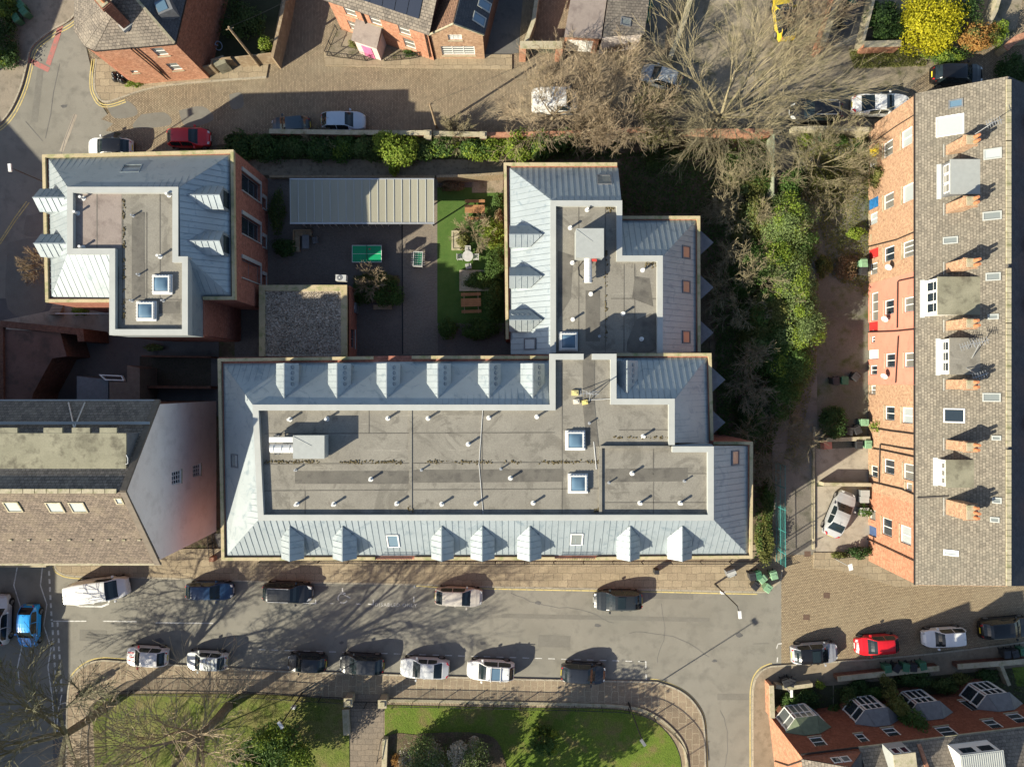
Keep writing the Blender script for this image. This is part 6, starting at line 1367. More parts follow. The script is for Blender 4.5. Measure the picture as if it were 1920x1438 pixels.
car('black car with glass roof facing left on the yellow line, nearest the bins', 'car', 1159, 1126, 180, 4.3, 1.8, 'hatch', (0.02, 0.024, 0.027), extras=('glassroof',))
car('white hatchback with red bonnet stripes and a red mirror at the park kerb', 'car', 275, 1231, 177, 3.65, 1.75, 'hatch', (0.66, 0.64, 0.64), extras=('redstripes', 'red_mirror'))
car('off white small car second from the left along the park kerb', 'car', 387, 1239, 177, 3.6, 1.65, 'hatch', (0.60, 0.62, 0.60), extras=('chequer',))
car('small black car third from the left along the park kerb', 'car', 575, 1243, 177, 3.45, 1.6, 'hatch', (0.014, 0.016, 0.02))
car('black hatchback with a red tail light bar along the park kerb', 'car', 678, 1246, 177, 3.95, 1.75, 'hatch', (0.02, 0.022, 0.026), extras=('redtail',))
car('silver saloon parked at the park kerb between the black and the white car', 'car', 796, 1253, 177, 4.35, 1.8, 'saloon', (0.52, 0.53, 0.54))
car('white estate with roof bars and blue glass roof at the park kerb', 'car', 920, 1257, 177, 4.2, 1.75, 'estate', white, extras=('bars', 'blueroof'))
car('dark blue black hatchback facing right at the park kerb beside the empty bay', 'car', 1094, 1263, -3, 3.95, 1.75, 'hatch', (0.018, 0.021, 0.028))
car('bright blue car driving down over the zigzag lines', 'car', 53, 1174, 268, 3.75, 1.7, 'hatch', (0.02, 0.34, 0.85))
car('white car at the left edge beside the bright blue car', 'car', -3, 1162, 88, 4.4, 1.8, 'hatch', (0.6, 0.6, 0.6), extras=('blueroof',))
car('silver small car with black roof parked at the edge of the cobbled street', 'car', 1528, 1225, 4, 4.1, 1.8, 'mini', (0.33, 0.34, 0.37), blackr, extras=('glassroof',))
car('red hatchback facing left on the cobbled street', 'car', 1645, 1209, 184, 3.8, 1.7, 'hatch', (0.55, 0.012, 0.02))
car('white boxy car facing left on the cobbled street below the long terrace', 'car', 1771, 1195, 184, 3.8, 1.65, 'estate', (0.74, 0.75, 0.75))
car('black car with red rear light at the right edge of the cobbled street', 'car', 1886, 1178, 5, 4.5, 1.8, 'hatch', (0.01, 0.01, 0.01))
# ------------------------------------------------------------------ walls, fences, railings
def wall_thing(name, label, cat, px, z, w, mat, group=None, cope=None, z0=0.0, cz=0.1):
    mb = MB(); strip_mesh(mb, px2(px, z), w, z0, z)
    if cope:
        t = thing(name, label, cat, P(px[0][0], px[0][1], 0), 0, group); mb.build('wall', M[mat], t)
        c = MB(); strip_mesh(c, px2(px, z), w + 0.1, z, z + cz); c.build('wall_cap', M[cope], t); return t
    o = mb.build(name, M[mat]); return tag(o, label, cat, group)
def pillar(label, px, py, z, s, mat, cope, group=None):
    c = P(px, py, z); t = thing('gate_pillar', label, 'pillar', (c.x, c.y, 0), 0, group); mb = MB(); mb.obox((c.x, c.y, 0), s, s, z); mb.build('shaft', M[mat], t)
    mb = MB(); mb.obox((c.x, c.y, z), s + 0.15, s + 0.15, 0.1); mb.obox((c.x, c.y, z + 0.1), s * 0.7, s * 0.7, 0.1); mb.build('cap', M[cope], t); return t
wall_thing('garden_wall', 'long old brick wall between the cobbled lane and the hedge', 'wall', [(505, 247), (640, 249), (795, 250)], 1.5, 0.3, 'brick_red', cope='stone')
wall_thing('garden_wall', 'short brick wall section right of the leaning pole', 'wall', [(812, 251), (902, 253)], 1.5, 0.32, 'brick_red', cope='stone')
wall_thing('garden_wall', 'brick wall running under the big bare tree', 'wall', [(912, 254), (1100, 250), (1180, 244), (1300, 247), (1448, 247)], 1.4, 0.32, 'brick_orange', cope='brick_orange')
pillar('stone capped pillar by the leaning pole', 802, 252, 1.9, 0.5, 'stone', 'stone'); pillar('brick pillar at the end of the short brick wall section', 906, 254, 1.9, 0.45, 'brick_dark', 'stone')
wall_thing('garden_wall', 'pale stone wall beside the black car and the white coupe', 'wall', [(1486, 242), (1560, 240), (1630, 243)], 1.6, 0.4, 'stone')
mb = MB(); t = thing('board_fence', 'narrow algae green board fence beside the right hand yards', 'fence', P(1450, 250, 0))
strip_mesh(mb, px2([(1451, 252), (1450, 380), (1449, 478)], 1.9), 0.12, 0.1, 1.9); mb.build('boards', M['pale_green_wood'], t); mb = MB()
for y in range(252, 480, 38): c = P(1450, y, 2.0); mb.obox((c.x + 0.1, c.y, 0), 0.12, 0.12, 2.0)
mb.build('posts', M['pale_green_wood'], t)
def mesh_fence(name, label, px, z, mat, step=0.16, bar=0.02, z0=0.05, post=2.2, pw=0.06, rails=(0.12, 0.95), cat='fence', group=None):
    pts = px2(px, 0) if not isinstance(px[0], Vector) else px; t = thing(name, label, cat, (pts[0].x, pts[0].y, 0), 0, group); bars = MB(); posts = MB(); acc = 0.0; pacc = 0.0
    for a, b in zip(pts, pts[1:]):
        L = (b - a).length; d = (b - a) / L
        s = acc
        while s < L: c = a + d * s; bars.bar((c.x, c.y, z0), (c.x, c.y, z), bar); s += step
        acc = s - L; s = pacc
        while s < L: c = a + d * s; posts.bar((c.x, c.y, 0), (c.x, c.y, z + 0.06), pw); s += post
        pacc = s - L
    bars.build('bars', M[mat], t)
    for r in rails:
        rl = MB()
        for a, b in zip(pts, pts[1:]): rl.bar(a + Vector((0, 0, z * r)), b + Vector((0, 0, z * r)), 0.04, 0.04)
        rl.build('rail', M[mat], t)
    posts.build('posts', M[mat], t); return t
mesh_fence('mesh_fence', 'tall teal metal mesh fence along the alley beside the long building', [(1454, 868), (1454, 960), (1455, 1052)], 2.3, 'teal', step=0.10, bar=0.015, rails=(0.05, 0.5, 0.98), post=1.9)
mesh_fence('alley_gate', 'open barred metal gate standing beside the teal mesh fence', [(1458, 1052), (1484, 1044)], 1.9, 'black_metal', step=0.14, cat='gate')
wall_thing('alley_wall', 'low kerb wall on the inner side of the alley by the yards', 'wall', [(1527, 800), (1526, 870), (1526, 1030)], 0.22, 0.2, 'stone')
wall_thing('board_fence', 'weathered slatted fence behind the courtyard lawn', 'fence', [(818, 331), (890, 329), (943, 325)], 1.7, 0.22, 'fencewood')
wall_thing('retaining_edge', 'low timber edging between hedge and courtyard', 'edging', [(505, 331), (700, 331), (815, 331)], 0.5, 0.2, 'timber')
wall_thing('courtyard_kerb', 'thin dark drain strip down the middle of the courtyard', 'drain', [(754, 420), (755, 664)], 0.02, 0.12, 'dark')
# top left
wall_thing('board_fence', 'tall board fence between the corner house garden and the cobbled passage', 'fence', [(541, -40), (528, 30), (510, 108)], 2.2, 0.16, 'timber', cope='timber', cz=0.04)
wall_thing('board_fence', 'board fence right of the wooden pole below the corner house garden', 'fence', [(440, 108), (508, 100)], 1.9, 0.1, 'timber')
wall_thing('board_fence', 'board fence with open gate between corner house and wooden pole', 'fence', [(372, 128), (395, 122), (398, 112), (432, 108)], 1.7, 0.12, 'timber')
tt = thing('shed', 'small lean to bin shed behind the board fence of the corner house', 'shed', P(408, 115, 0)); mb = MB(); mb.prism([(p.x, p.y) for p in px2([(394, 112), (418, 104), (424, 118), (404, 126)], 1.6)], 0, 1.6); mb.build('roof', M['felt_green'], tt)
gb = MB(); gb.poly([(p.x, p.y, 0.03) for p in px2([(385, 110), (350, 60), (425, -60), (540, -60), (508, 100)], 0)]); o = gb.build('garden_ground', m_rough('shaded_garden', (0.035, 0.04, 0.02), (0.06, 0.06, 0.035), None)); o['kind'] = 'structure'  # near-black ground colour, garden shade painted into it
tt = thing('bicycle', 'pale blue bicycle lying in the shaded garden behind the corner house', 'bicycle', P(400, 92, 0)); c = P(400, 92, 0.3)
for dx in (-0.45, 0.45):
    mb = MB(); mb.tube([(c.x + dx + 0.33 * math.cos(a * 0.393), c.y + dx * 0.6 + 0.33 * math.sin(a * 0.393), 0.3 + 0.15 * math.sin(a * 0.393)) for a in range(17)], 0.03, 5); mb.build('wheel', m_plain('pale_blue_enamel', (0.35, 0.42, 0.55), 0.4), tt)
mb = MB(); mb.bar((c.x - 0.45, c.y - 0.27, 0.35), (c.x + 0.1, c.y + 0.3, 0.5), 0.05); mb.bar((c.x + 0.45, c.y + 0.27, 0.35), (c.x + 0.1, c.y + 0.3, 0.5), 0.05); mb.bar((c.x - 0.1, c.y - 0.2, 0.4), (c.x + 0.4, c.y + 0.5, 0.6), 0.04); mb.build('frame', MATS['pale_blue_enamel'], tt)
# small front garden with railings
mesh_fence('garden_railings', 'iron railings round the left half of the pink door garden', [(633, 58), (613, 106), (690, 116), (716, 108)], 1.0, 'black_metal', step=0.22, bar=0.022, cat='railing', post=1.5)
mesh_fence('garden_railings', 'iron railings round the right half of the pink door garden', [(722, 116), (770, 112), (808, 104)], 1.0, 'black_metal', step=0.22, bar=0.022, cat='railing', post=1.5)
gpoly('front_garden', [(634, 56), (615, 105), (690, 114), (722, 114), (808, 104), (760, 82)], 0.135, M['dirt'])
# walls along the lanes at the top right
wall_thing('garden_wall', 'mossy stone wall left of the brown garage', 'wall', [(1012, -40), (1000, 40), (984, 84)], 1.6, 0.35, 'stone')
mb = MB(); t = thing('gateway', 'small brick gateway with stone lintel and barred gate left of the garage', 'gateway', P(1015, 95, 0))
for x in (980, 1049): mb = MB(); c = P(x, 92, 1.9); mb.obox((c.x, c.y, 0), 0.55, 0.55, 1.9); mb.build('brick_pier', M['brick_orange'], t)
mb = MB(); mb = MB(); a, b = P(975, 85, 2.0), P(1054, 85, 2.0); mb.bar((a.x, a.y, 2.0), (b.x, b.y, 2.0), 0.6, 0.2); mb.build('lintel', M['stone'], t)
mb = MB(); a, b = P(986, 95, 0.5), P(1043, 95, 0.5)
for i in range(16): c = a + (b - a) * i / 15; mb.bar((c.x, c.y, 0), (c.x, c.y, 1.5), 0.03)
mb.build('gate', M['bin_green'], t)
wall_thing('garden_wall', 'long mossy stone wall descending right of the slate garage', 'wall', [(1306, -40), (1285, 35), (1258, 105)], 1.3, 0.38, 'stone')
wall_thing('garden_wall', 'old brick wall with pale cap beside the row of lane bins', 'wall', [(1585, -60), (1570, 0), (1541, 88)], 1.9, 0.4, 'brick_orange', cope='stone', cz=0.06)
wall_thing('garden_wall', 'thin stone wall left of the dark ivy garden', 'wall', [(1645, -40), (1636, 10), (1617, 83)], 1.4, 0.25, 'stone')
wall_thing('garden_wall', 'short brick wall closing the dark ivy garden', 'wall', [(1620, 84), (1690, 82)], 1.4, 0.45, 'brick_orange', cope='stone', cz=0.05)
wall_thing('garden_wall', 'stone wall right of the yellow shrub', 'wall', [(1885, -40), (1868, 20), (1852, 52)], 1.3, 0.3, 'stone')
wall_thing('garden_wall', 'curved sandy wall at the top right corner', 'wall', smooth_px([(1885, 92), (1900, 78), (1925, 68), (2000, 62)], 4), 1.2, 0.5, 'stone', cope='brick_orange')
gpoly('dark_passage', [(930, -300), (905, 60), (910, 108), (972, 100), (1004, -300)], 0.02, M['asphalt_dark'])
gpoly('passage', [(1222, -300), (1210, 70), (1245, 95), (1290, -300)], 0.02, M['alley_tarmac'] if 'alley_tarmac' in M else MATS['alley_tarmac'])
gpoly('dark_passage', [(1580, -300), (1550, 90), (1612, 84), (1640, -300)], 0.02, M['asphalt_dark'])
# yards of the long terrace
wall_thing('garden_wall', 'yellowish rendered wall behind the silver saloon yard', 'wall', [(1545, 908), (1634, 909)], 1.1, 0.3, 'stone')
wall_thing('garden_wall', 'low wall with bin bays north of the slabbed yard', 'wall', [(1550, 825), (1632, 822)], 0.9, 0.35, 'stone')
wall_thing('bin_bay', 'red brown bin bay partition of the slabbed yard', 'wall', [(1552, 826), (1553, 842)], 0.8, 0.7, 'render_pink')
gpoly('slabbed_yard', [(1530, 842), (1632, 838), (1632, 904), (1530, 905)], 0.03, M['concrete'])
gpoly('car_yard', [(1530, 912), (1632, 912), (1632, 1035), (1530, 1040)], 0.03, M['concrete'])
gpoly('terrace_pavement', [(1525, 1035), (1635, 1035), (1722, 1098), (1680, 1100), (1570, 1068), (1524, 1065)], 0.10, M['flags'], 0.0)
mesh_fence('garden_railings', 'short iron railing under the hedge of the last terraced house', [(1560, 1043), (1632, 1036)], 0.9, 'black_metal', step=0.2, cat='railing')
# park railings
c1 = smooth_px([(168, 1440), (166, 1380), (176, 1330), (196, 1303), (250, 1293), (360, 1294), (480, 1297), (560, 1302), (645, 1307)], 5)
mesh_fence('park_railings', 'black iron railings along the left half of the park', c1, 1.25, 'black_metal', step=0.14, bar=0.022, cat='railing', post=2.4, pw=0.05)
c2 = smooth_px([(724, 1313), (840, 1315), (960, 1318), (1090, 1321), (1180, 1326), (1225, 1341), (1262, 1370), (1284, 1404), (1290, 1450)], 5)
mesh_fence('park_railings', 'black iron railings round the right hand park corner', c2, 1.25, 'black_metal', step=0.14, bar=0.022, cat='railing', post=2.4, pw=0.05)
mesh_fence('park_gate', 'pair of closed black iron park gates between stone pillars', [(663, 1314), (712, 1315)], 1.4, 'black_metal', step=0.13, bar=0.025, cat='gate', post=1.2)
st = MB(); strip_mesh(st, px2(c2, 0.2), 0.28, 0, 0.22); o = st.build('stone_plinth', M['stone']); tag(o, 'low curved stone plinth under the right hand park railings', 'plinth')
pillar('left stone pillar of the park gate', 653, 1316, 1.5, 0.6, 'stone', 'stone', 'stone pillars of the park gate'); pillar('right stone pillar of the park gate', 717, 1319, 1.5, 0.6, 'stone', 'stone', 'stone pillars of the park gate')
wall_thing('garden_wall', 'low stone edging wall left of the park path', 'wall', [(648, 1330), (650, 1378)], 0.45, 0.6, 'stone'); wall_thing('garden_wall', 'stone steps wall with handrail right of the park path', 'wall', [(722, 1385), (719, 1470)], 0.7, 0.45, 'stone')
mb = MB(); a, b = P(713, 1393, 1.0), P(706, 1432, 1.0); t = thing('handrail', 'thin black handrail beside the park path steps', 'handrail', (a.x, a.y, 0)); mb.bar(a, b, 0.05); mb.bar((a.x, a.y, 0), a, 0.05); mb.bar((b.x, b.y, 0), b, 0.05); mb.build('rail', M['black_metal'], t)
mesh_fence('area_railings', 'black iron railings at the foot of the long zinc building', [(492, 1049), (700, 1051), (960, 1052), (1200, 1052), (1445, 1052)], 1.1, 'black_metal', step=0.15, bar=0.022, cat='railing', post=2.6)
mesh_fence('area_railings', 'railing and steps beside the pale gable wall', [(398, 990), (401, 1040)], 1.1, 'black_metal', step=0.2, bar=0.025, cat='railing', post=1.3)
mb = MB(); c = P(396, 1049, 0.9); mb.obox((c.x, c.y, 0), 0.4, 0.4, 0.9); o = mb.build('brick_pier', M['brick_orange']); tag(o, 'little brick pier between the pale gable wall and the long zinc building', 'pillar')
gpoly('side_yard', [(300, 1046), (398, 990), (415, 1046), (415, 1052)], 0.03, M['soil'])
# bottom right front gardens
A_, B_ = TERR_A0, TERR_D
wall_thing('garden_wall', 'brick side garden wall in front of the orange end wall', 'wall', [(1446, 1284), (1448, 1345)], 1.3, 0.3, 'brick_orange', cope='stone')
wall_thing('garden_wall', 'low stone front wall behind the small street sign', 'wall', [(1455, 1287), (1478, 1290), (1524, 1284)], 0.8, 0.35, 'stone')
wall_thing('garden_wall', 'dark brick front wall behind the five bins', 'wall', [(1570, 1272), (1660, 1262), (1760, 1252)], 0.9, 0.35, 'brick_dark', cope='stone')
wall_thing('garden_wall', 'dark front wall before the furthest right bay', 'wall', [(1795, 1249), (1875, 1243), (1930, 1238)], 0.9, 0.35, 'brick_dark', cope='stone')
wall_thing('garden_wall', 'stone garden divider at the right hand edge near the street', 'wall', [(1876, 1243), (1893, 1285)], 0.9, 0.3, 'stone')
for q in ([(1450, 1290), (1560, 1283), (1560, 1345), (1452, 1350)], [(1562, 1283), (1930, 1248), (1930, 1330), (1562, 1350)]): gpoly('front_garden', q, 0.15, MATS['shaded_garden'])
gpoly('front_lawn', [(1895, 1250), (1930, 1247), (1930, 1285), (1905, 1285)], 0.155, M['lawn'])

# ------------------------------------------------------------------ lamps, poles, signs
def lamp_post(label, bx, by, hz, arm=None, box=None, head='flat'):
    b = P(bx, by, 0); t = thing('street_lamp', label, 'street lamp', (b.x, b.y, 0)); mb = MB(); mb.tube([(b.x, b.y, 0), (b.x, b.y, 1.0), (b.x, b.y, 1.05), (b.x, b.y, hz)], [0.09, 0.09, 0.055, 0.045], 8); mb.build('post', M['black_metal'], t)
    e = Vector((b.x, b.y, hz))
    if arm: e = P(arm[0], arm[1], hz); mb = MB(); mb.bar((b.x, b.y, hz), e, 0.05); mb.build('arm', M['black_metal'], t)
    mb = MB(); mb.obox((e.x, e.y, hz - 0.05), 0.24, 0.62, 0.14, 0.1 if head == 'flat' else 0.6); mb.build('lamp_head', M['white_metal'] if head != 'dark' else M['lead'], t)
    if box: mb = MB(); mb.obox((b.x + 0.02, b.y - 0.1, box), 0.32, 0.2, 0.45); mb.build('sign_box', M['white_metal'], t)
lamp_post('street lamp by the bins with pale head leaning over the road', 1340, 1094, 6.4, (1387, 1152), 2.1)
lamp_post('street lamp at the left edge reaching over the shadowed road', 130, 362, 7.0, (19, 315), None)
lamp_post('street lamp with pale head over the park left of the gate', 567, 1298, 6.0, None, 2.4, 'tilt')
lamp_post('tall plain lamp post at the right hand corner of the park', 1178, 1316, 7.1, None, None, 'dark')
def pole(label, bx, by, tx, ty, hz, w=0.1, mat='timber', xarm=True):
    b = P(bx, by, 0); t = thing('utility_pole', label, 'pole', (b.x, b.y, 0)); top = P(tx, ty, hz); mb = MB(); mb.tube([(b.x, b.y, 0), (b.x, b.y, hz)], [w * 1.15, w * 0.85], 8); mb.build('pole', M[mat], t)
    if xarm: mb = MB(); mb.bar((b.x - 0.3, b.y - 0.1, hz - 0.25), (b.x + 0.3, b.y + 0.1, hz - 0.25), 0.06); mb.build('crossbar', M[mat], t)
    return Vector((b.x, b.y, hz))
pA_ = pole('tall wooden pole standing in the board fence by the corner house', 487, 125, 432, 50, 7.0); pB_ = pole('wooden pole beside the brick wall on the cobbled lane', 819, 240, 807, 192, 5.6)
def wire(name, label, a, b, sag=0.5, r=0.012):
    pts = [a + (b - a) * (i / 12) - Vector((0, 0, sag * 4 * (i / 12) * (1 - i / 12))) for i in range(13)]; mb = MB(); mb.tube(pts, r, 4); tag(mb.build(name, M['black_metal']), label, 'cable')
wire('overhead_cable', 'overhead cable from the lane pole towards the slate garage', pB_, P(1130, 50, 4.5)); wire('overhead_cable', 'overhead cable from the fence pole to the passage at the top', pA_, P(640, -60, 6.5))
def sign(label, bx, by, tx, ty, z, w, h, rz, mat='white_metal'):
    b = P(bx, by, 0); t = thing('street_sign', label, 'sign', (b.x, b.y, 0)); mb = MB(); mb.bar((b.x, b.y, 0), (b.x, b.y, z), 0.06); mb.build('post', M['steel'], t)
    d = Vector((math.cos(rz), math.sin(rz), 0)); n = Vector((-d.y, d.x, 0)); c = Vector((b.x, b.y, z)); mb = MB(); mb.slab([c - d * w / 2 - n * h / 2, c + d * w / 2 - n * h / 2, c + d * w / 2 + n * h / 2 + Vector((0, 0, 0.15)), c - d * w / 2 + n * h / 2 + Vector((0, 0, 0.15))], Vector((0, 0, 1)), 0.04); mb.build('sign_plate', M[mat], t)
sign('white sign plate on a thin post by the end of the long terrace', 1567, 1048, 1592, 1062, 2.7, 0.35, 0.6, 0.3)
sign('white sign plate on a thin post in the corner garden beside the bays', 1466, 1280, 1483, 1305, 2.1, 0.22, 0.7, 0.1)
b = MB(); c = P(1232, 1073, 0.9); b.obox((c.x, c.y, 0), 0.4, 0.35, 0.9); tag(b.build('litter_bin', M['bin_black']), 'small dark litter bin on the pavement below the long building', 'litter bin')
t = thing('cabinet', 'pale blue grey ventilation cabinet on the pavement corner by the alley', 'cabinet', P(1372, 1076, 0)); c = P(1372, 1075, 1.0); mb = MB(); mb.obox((c.x, c.y, 0), 0.75, 0.6, 1.0, 0.35); mb.build('casing', M['lead'], t); mb = MB(); mb.obox((c.x, c.y, 1.0), 0.8, 0.3, 0.05, 0.35); mb.obox((c.x + 0.05, c.y - 0.2, 1.0), 0.5, 0.1, 0.08, 0.35); mb.build('lid', M['zinc_trim'], t)
# ------------------------------------------------------------------ wheelie bins
def wbin(label, px, py, ang, col, group):
    c = P(px, py, 1.05); t = thing('wheelie_bin', label, 'wheelie bin', (c.x, c.y, 0), math.radians(ang), group); WM[t] = Matrix.Identity(4); m = M[col]
    mb = MB(); mb.hexa([(-.22, -.23, .06), (.22, -.23, .06), (.22, .23, .06), (-.22, .23, .06)], [(-.29, -.33, .98), (.29, -.33, .98), (.29, .30, .98), (-.29, .30, .98)]); mb.build('bin_body', m, t)
    mb = MB(); mb.hexa([(-.31, -.38, .985), (.31, -.38, .985), (.31, .33, .985), (-.31, .33, .985)], [(-.27, -.33, 1.07), (.27, -.33, 1.07), (.29, .31, 1.05), (-.29, .31, 1.05)]); lid = mb.build('lid', m, t)
    mb = MB(); mb.bar((-.18, 0, 1.08), (.18, 0, 1.08), .16, .02); mb.build('lid_panel', m, lid)
    mb = MB(); mb.bar((-.24, .39, .95), (.24, .39, .95), .035); mb.bar((-.22, .3, .93), (-.22, .39, .95), .03); mb.bar((.22, .3, .93), (.22, .39, .95), .03); mb.build('handle', m, t)
    for s in (-.24, .24): mb = MB(); mb.tube([(s - .03, .27, .1), (s + .03, .27, .1)], .1, 10); mb.build('wheel', M['tyre'], t)
    WM[t] = Matrix.Translation(t.location) @ Matrix.Rotation(math.radians(ang), 4, 'Z')
gA, gB, gC, gD = 'bins at the alley corner', 'bins in front of the bay fronted houses', 'bins behind the long terrace', 'bins at the top of the lane'
wbin('sunlit green bin at the alley corner, nearest the teal fence end', 1452, 1079, 15, 'bin_pale', gA); wbin('sunlit green bin at the alley corner with its black line of lid, in the middle', 1431, 1086, -50, 'bin_pale', gA)
wbin('brightest green bin at the alley corner standing half in the road', 1441, 1103, -35, 'bin_pale', gA); wbin('black bin at the alley corner, upper one of the two', 1412, 1081, 10, 'bin_black', gA); wbin('black bin at the alley corner leaning over the yellow kerb line', 1418, 1099, -40, 'bin_black', gA)
wbin('small olive bin squeezed between black and green bins at the alley corner', 1423, 1079, 20, 'bin_green', gA)
wbin('leftmost green bin of the five under the hedge of the bay houses', 1666, 1254, 8, 'bin_green', gB); wbin('left black bin of the five under the hedge of the bay houses', 1683, 1253, -30, 'bin_black', gB); wbin('middle green bin of the five between the two black ones', 1700, 1252, -8, 'bin_green', gB)
wbin('right black bin of the five under the hedge of the bay houses', 1714, 1252, -3, 'bin_black', gB); wbin('rightmost green bin of the five under the hedge', 1732, 1249, 12, 'bin_green', gB)
wbin('black bin at the right edge nearest the white boxy car', 1890, 1227, 5, 'bin_black', gB); wbin('black bin at the right edge beside the green lidded one', 1905, 1226, 15, 'bin_black', gB); wbin('green bin at the extreme right edge before the front lawn', 1921, 1222, 5, 'bin_green', gB)
wbin('black wheelie bin in the corner garden beside the small sign post', 1475, 1281, 20, 'bin_black', gB); wbin('black wheelie bin in the corner garden further from the sign post', 1485, 1280, -20, 'bin_black', gB)
wbin('pale green bin in the sunny corner by the climbing plant and terrace door', 1622, 792, 90, 'bin_pale', gC); wbin('black bin with grimy lid beside the green hedge of the terrace yard', 1609, 806, 25, 'bin_black', gC); wbin('dark bin half hidden by the green hedge of the terrace yard', 1594, 808, -8, 'bin_black', gC)
wbin('light green bin in the bin bay at the slabbed yard', 1629, 833, 0, 'bin_pale', gC); wbin('black bin in the bin bay at the slabbed yard', 1612, 834, 0, 'bin_black', gC)
wbin('black bin with blue tint in the shaded yard above the bushes', 1568, 714, 5, 'bin_black', gC); wbin('green bin next to the tipped black bin in the shaded yard', 1585, 713, 0, 'bin_green', gC); wbin('tipped looking black bin at a slant in the shaded yard', 1606, 706, -40, 'bin_black', gC)
wbin('green and black bin beside the pale stone wall near the black car', 1535, 258, 5, 'bin_green', gC); wbin('pale recycling bin beside the red door of the long terrace', 1621, 493, 5, 'bin_pale', gC); wbin('grey bin just below the pale one by the red door', 1621, 508, -5, 'bin_black', gC)
wbin('green bin at the top edge in the lane behind the brick wall', 1600, 0, -8, 'bin_green', gD); wbin('black bin second in the row behind the old brick wall', 1597, 12, -12, 'bin_black', gD); wbin('black bin third in the row behind the old brick wall', 1591, 26, -20, 'bin_black', gD); wbin('black bin lowest in the row behind the old brick wall', 1586, 39, -20, 'bin_black', gD)
wbin('green bin with leaves on its lid in the top left corner, upper', 36, 8, 40, 'bin_green', gD); wbin('green bin in the top left corner, middle one of three', 43, 21, 40, 'bin_green', gD); wbin('green bin in the top left corner, lower left one', 28, 33, 30, 'bin_green', gD)
wbin('green bin by the slate garage wall at the top', 1217, 8, 5, 'bin_green', gD); wbin('green bin by the slate garage wall, the lower one', 1213, 30, 8, 'bin_green', gD)
for i, (x, y) in enumerate(((1623, 925), (1622, 937), (1622, 958))):
    c = P(x, y, 0.9); t = thing('storage_crate', ['upper grey crate beside the silver saloon', 'grey lidded crate between the other two beside the silver saloon', 'lowest grey crate beside the silver saloon near the climbing plant'][i], 'crate', (c.x, c.y, 0), 0, 'grey crates against the last terraced house')
    mb = MB(); mb.obox((c.x, c.y, 0), 0.7, 0.5, 0.8); mb.build('crate_body', M['lead'], t); mb = MB(); mb.obox((c.x, c.y, 0.8), 0.76, 0.55, 0.08); mb.build('lid', M['grey_panel'], t)
# rubbish sacks at the corner house
t = thing('rubbish_sacks', 'heap of shiny black rubbish sacks on the corner pavement below the corner house', 'sacks', P(228, 145, 0))
for i in range(7):
    c = P(215 + (i % 4) * 8 + R.uniform(-2, 2), 140 + (i // 4) * 8 + (i % 4) * 2, 0.3); mb = MB(); r = R.uniform(.22, .32); mb.tube([c - Vector((0, 0, .3)), c - Vector((0, 0, .1)), c + Vector((0, 0, .1)), c + Vector((0, 0, .28)), c + Vector((0, 0, .33))], [r * .8, r, r * .85, r * .35, .04], 9); mb.build('sack', m_plain('black_sack_film', (0.02, 0.02, 0.022), 0.25, 0.7), t, smooth=True)
# ------------------------------------------------------------------ courtyard furniture
def local(name, label, cat, px, py, ang=0.0, group=None, z=0.0):
    c = P(px, py, z); t = thing(name, label, cat, (c.x, c.y, z), math.radians(ang), group); return t
class Loc:
    def __init__(s, t, ang): s.t = t; s.ang = math.radians(ang)
    def __enter__(s): s.w = WM[s.t]; WM[s.t] = Matrix.Identity(4); return s.t
    def __exit__(s, *a): WM[s.t] = s.w
def part(name, mat, t, boxes):
    mb = MB()
    for b in boxes: mb.box(*b)
    return mb.build(name, M[mat] if isinstance(mat, str) else mat, t)
for lab, x, y, a in (('sunlit picnic table on the upper half of the courtyard lawn', 891, 396, 0), ('shaded picnic table on the lower half of the courtyard lawn', 884, 569, 2)):
    t = local('picnic_table', lab, 'picnic table', x, y, a, 'picnic tables on the courtyard lawn')
    with Loc(t, a):
        for (nm, y0, y1, z) in (('tabletop', -.36, .36, .74), ('seat', .62, .90, .44), ('seat', -.90, -.62, .44)):
            n = 5 if nm == 'tabletop' else 2; w = (y1 - y0) / n
            part(nm, 'brown_wood', t, [(-.88, .88, y0 + i * w + .008, y0 + (i + 1) * w - .008, z, z + .035) for i in range(n)])
        mb = MB()
        for x_ in (-.62, .62):
            for s in (-1, 1): mb.bar((x_, s * .78, 0), (x_, s * .28, .74), .07, .05)
            mb.bar((x_, -.95, .42), (x_, .95, .42), .07, .05)
        mb.build('leg_frame', M['timber'], t)
t = local('table_tennis_table', 'green table tennis table with white edge in the courtyard', 'table tennis table', 691, 479, 0)
with Loc(t, 0):
    gm = m_plain('green_table_top', (0.0, 0.27, 0.11), 0.5, var=0.05); part('tabletop', gm, t, [(-1.31, 1.31, -.74, .74, .72, .76)])
    part('line', 'white_metal', t, [(-1.31, 1.31, -.76, -.715, .761, .765), (-1.31, 1.31, .715, .76, .761, .765), (-1.31, -1.27, -.71, .71, .761, .765), (1.27, 1.31, -.71, .71, .761, .765), (-1.26, 1.26, -.012, .012, .761, .765)])
    part('net', 'bin_green', t, [(-.012, .012, -.8, .8, .77, .86)])
    for x_ in (-1, 1):
        for y_ in (-.5, .5): part('leg', 'lead', t, [(x_ - .04, x_ + .04, y_ - .04, y_ + .04, 0, .72)])
o = MB(); c = P(693, 467, .8); o.obox((c.x, c.y, .768), .16, .12, .03, .4); tag(o.build('bat', m_plain('worn_red_rubber', (0.3, 0.08, 0.07), 0.6)), 'small red table tennis bat lying on the green table', 'bat')
t = local('football_table', 'table football game with green pitch half in sun in the courtyard', 'table football', 786, 489, -3)
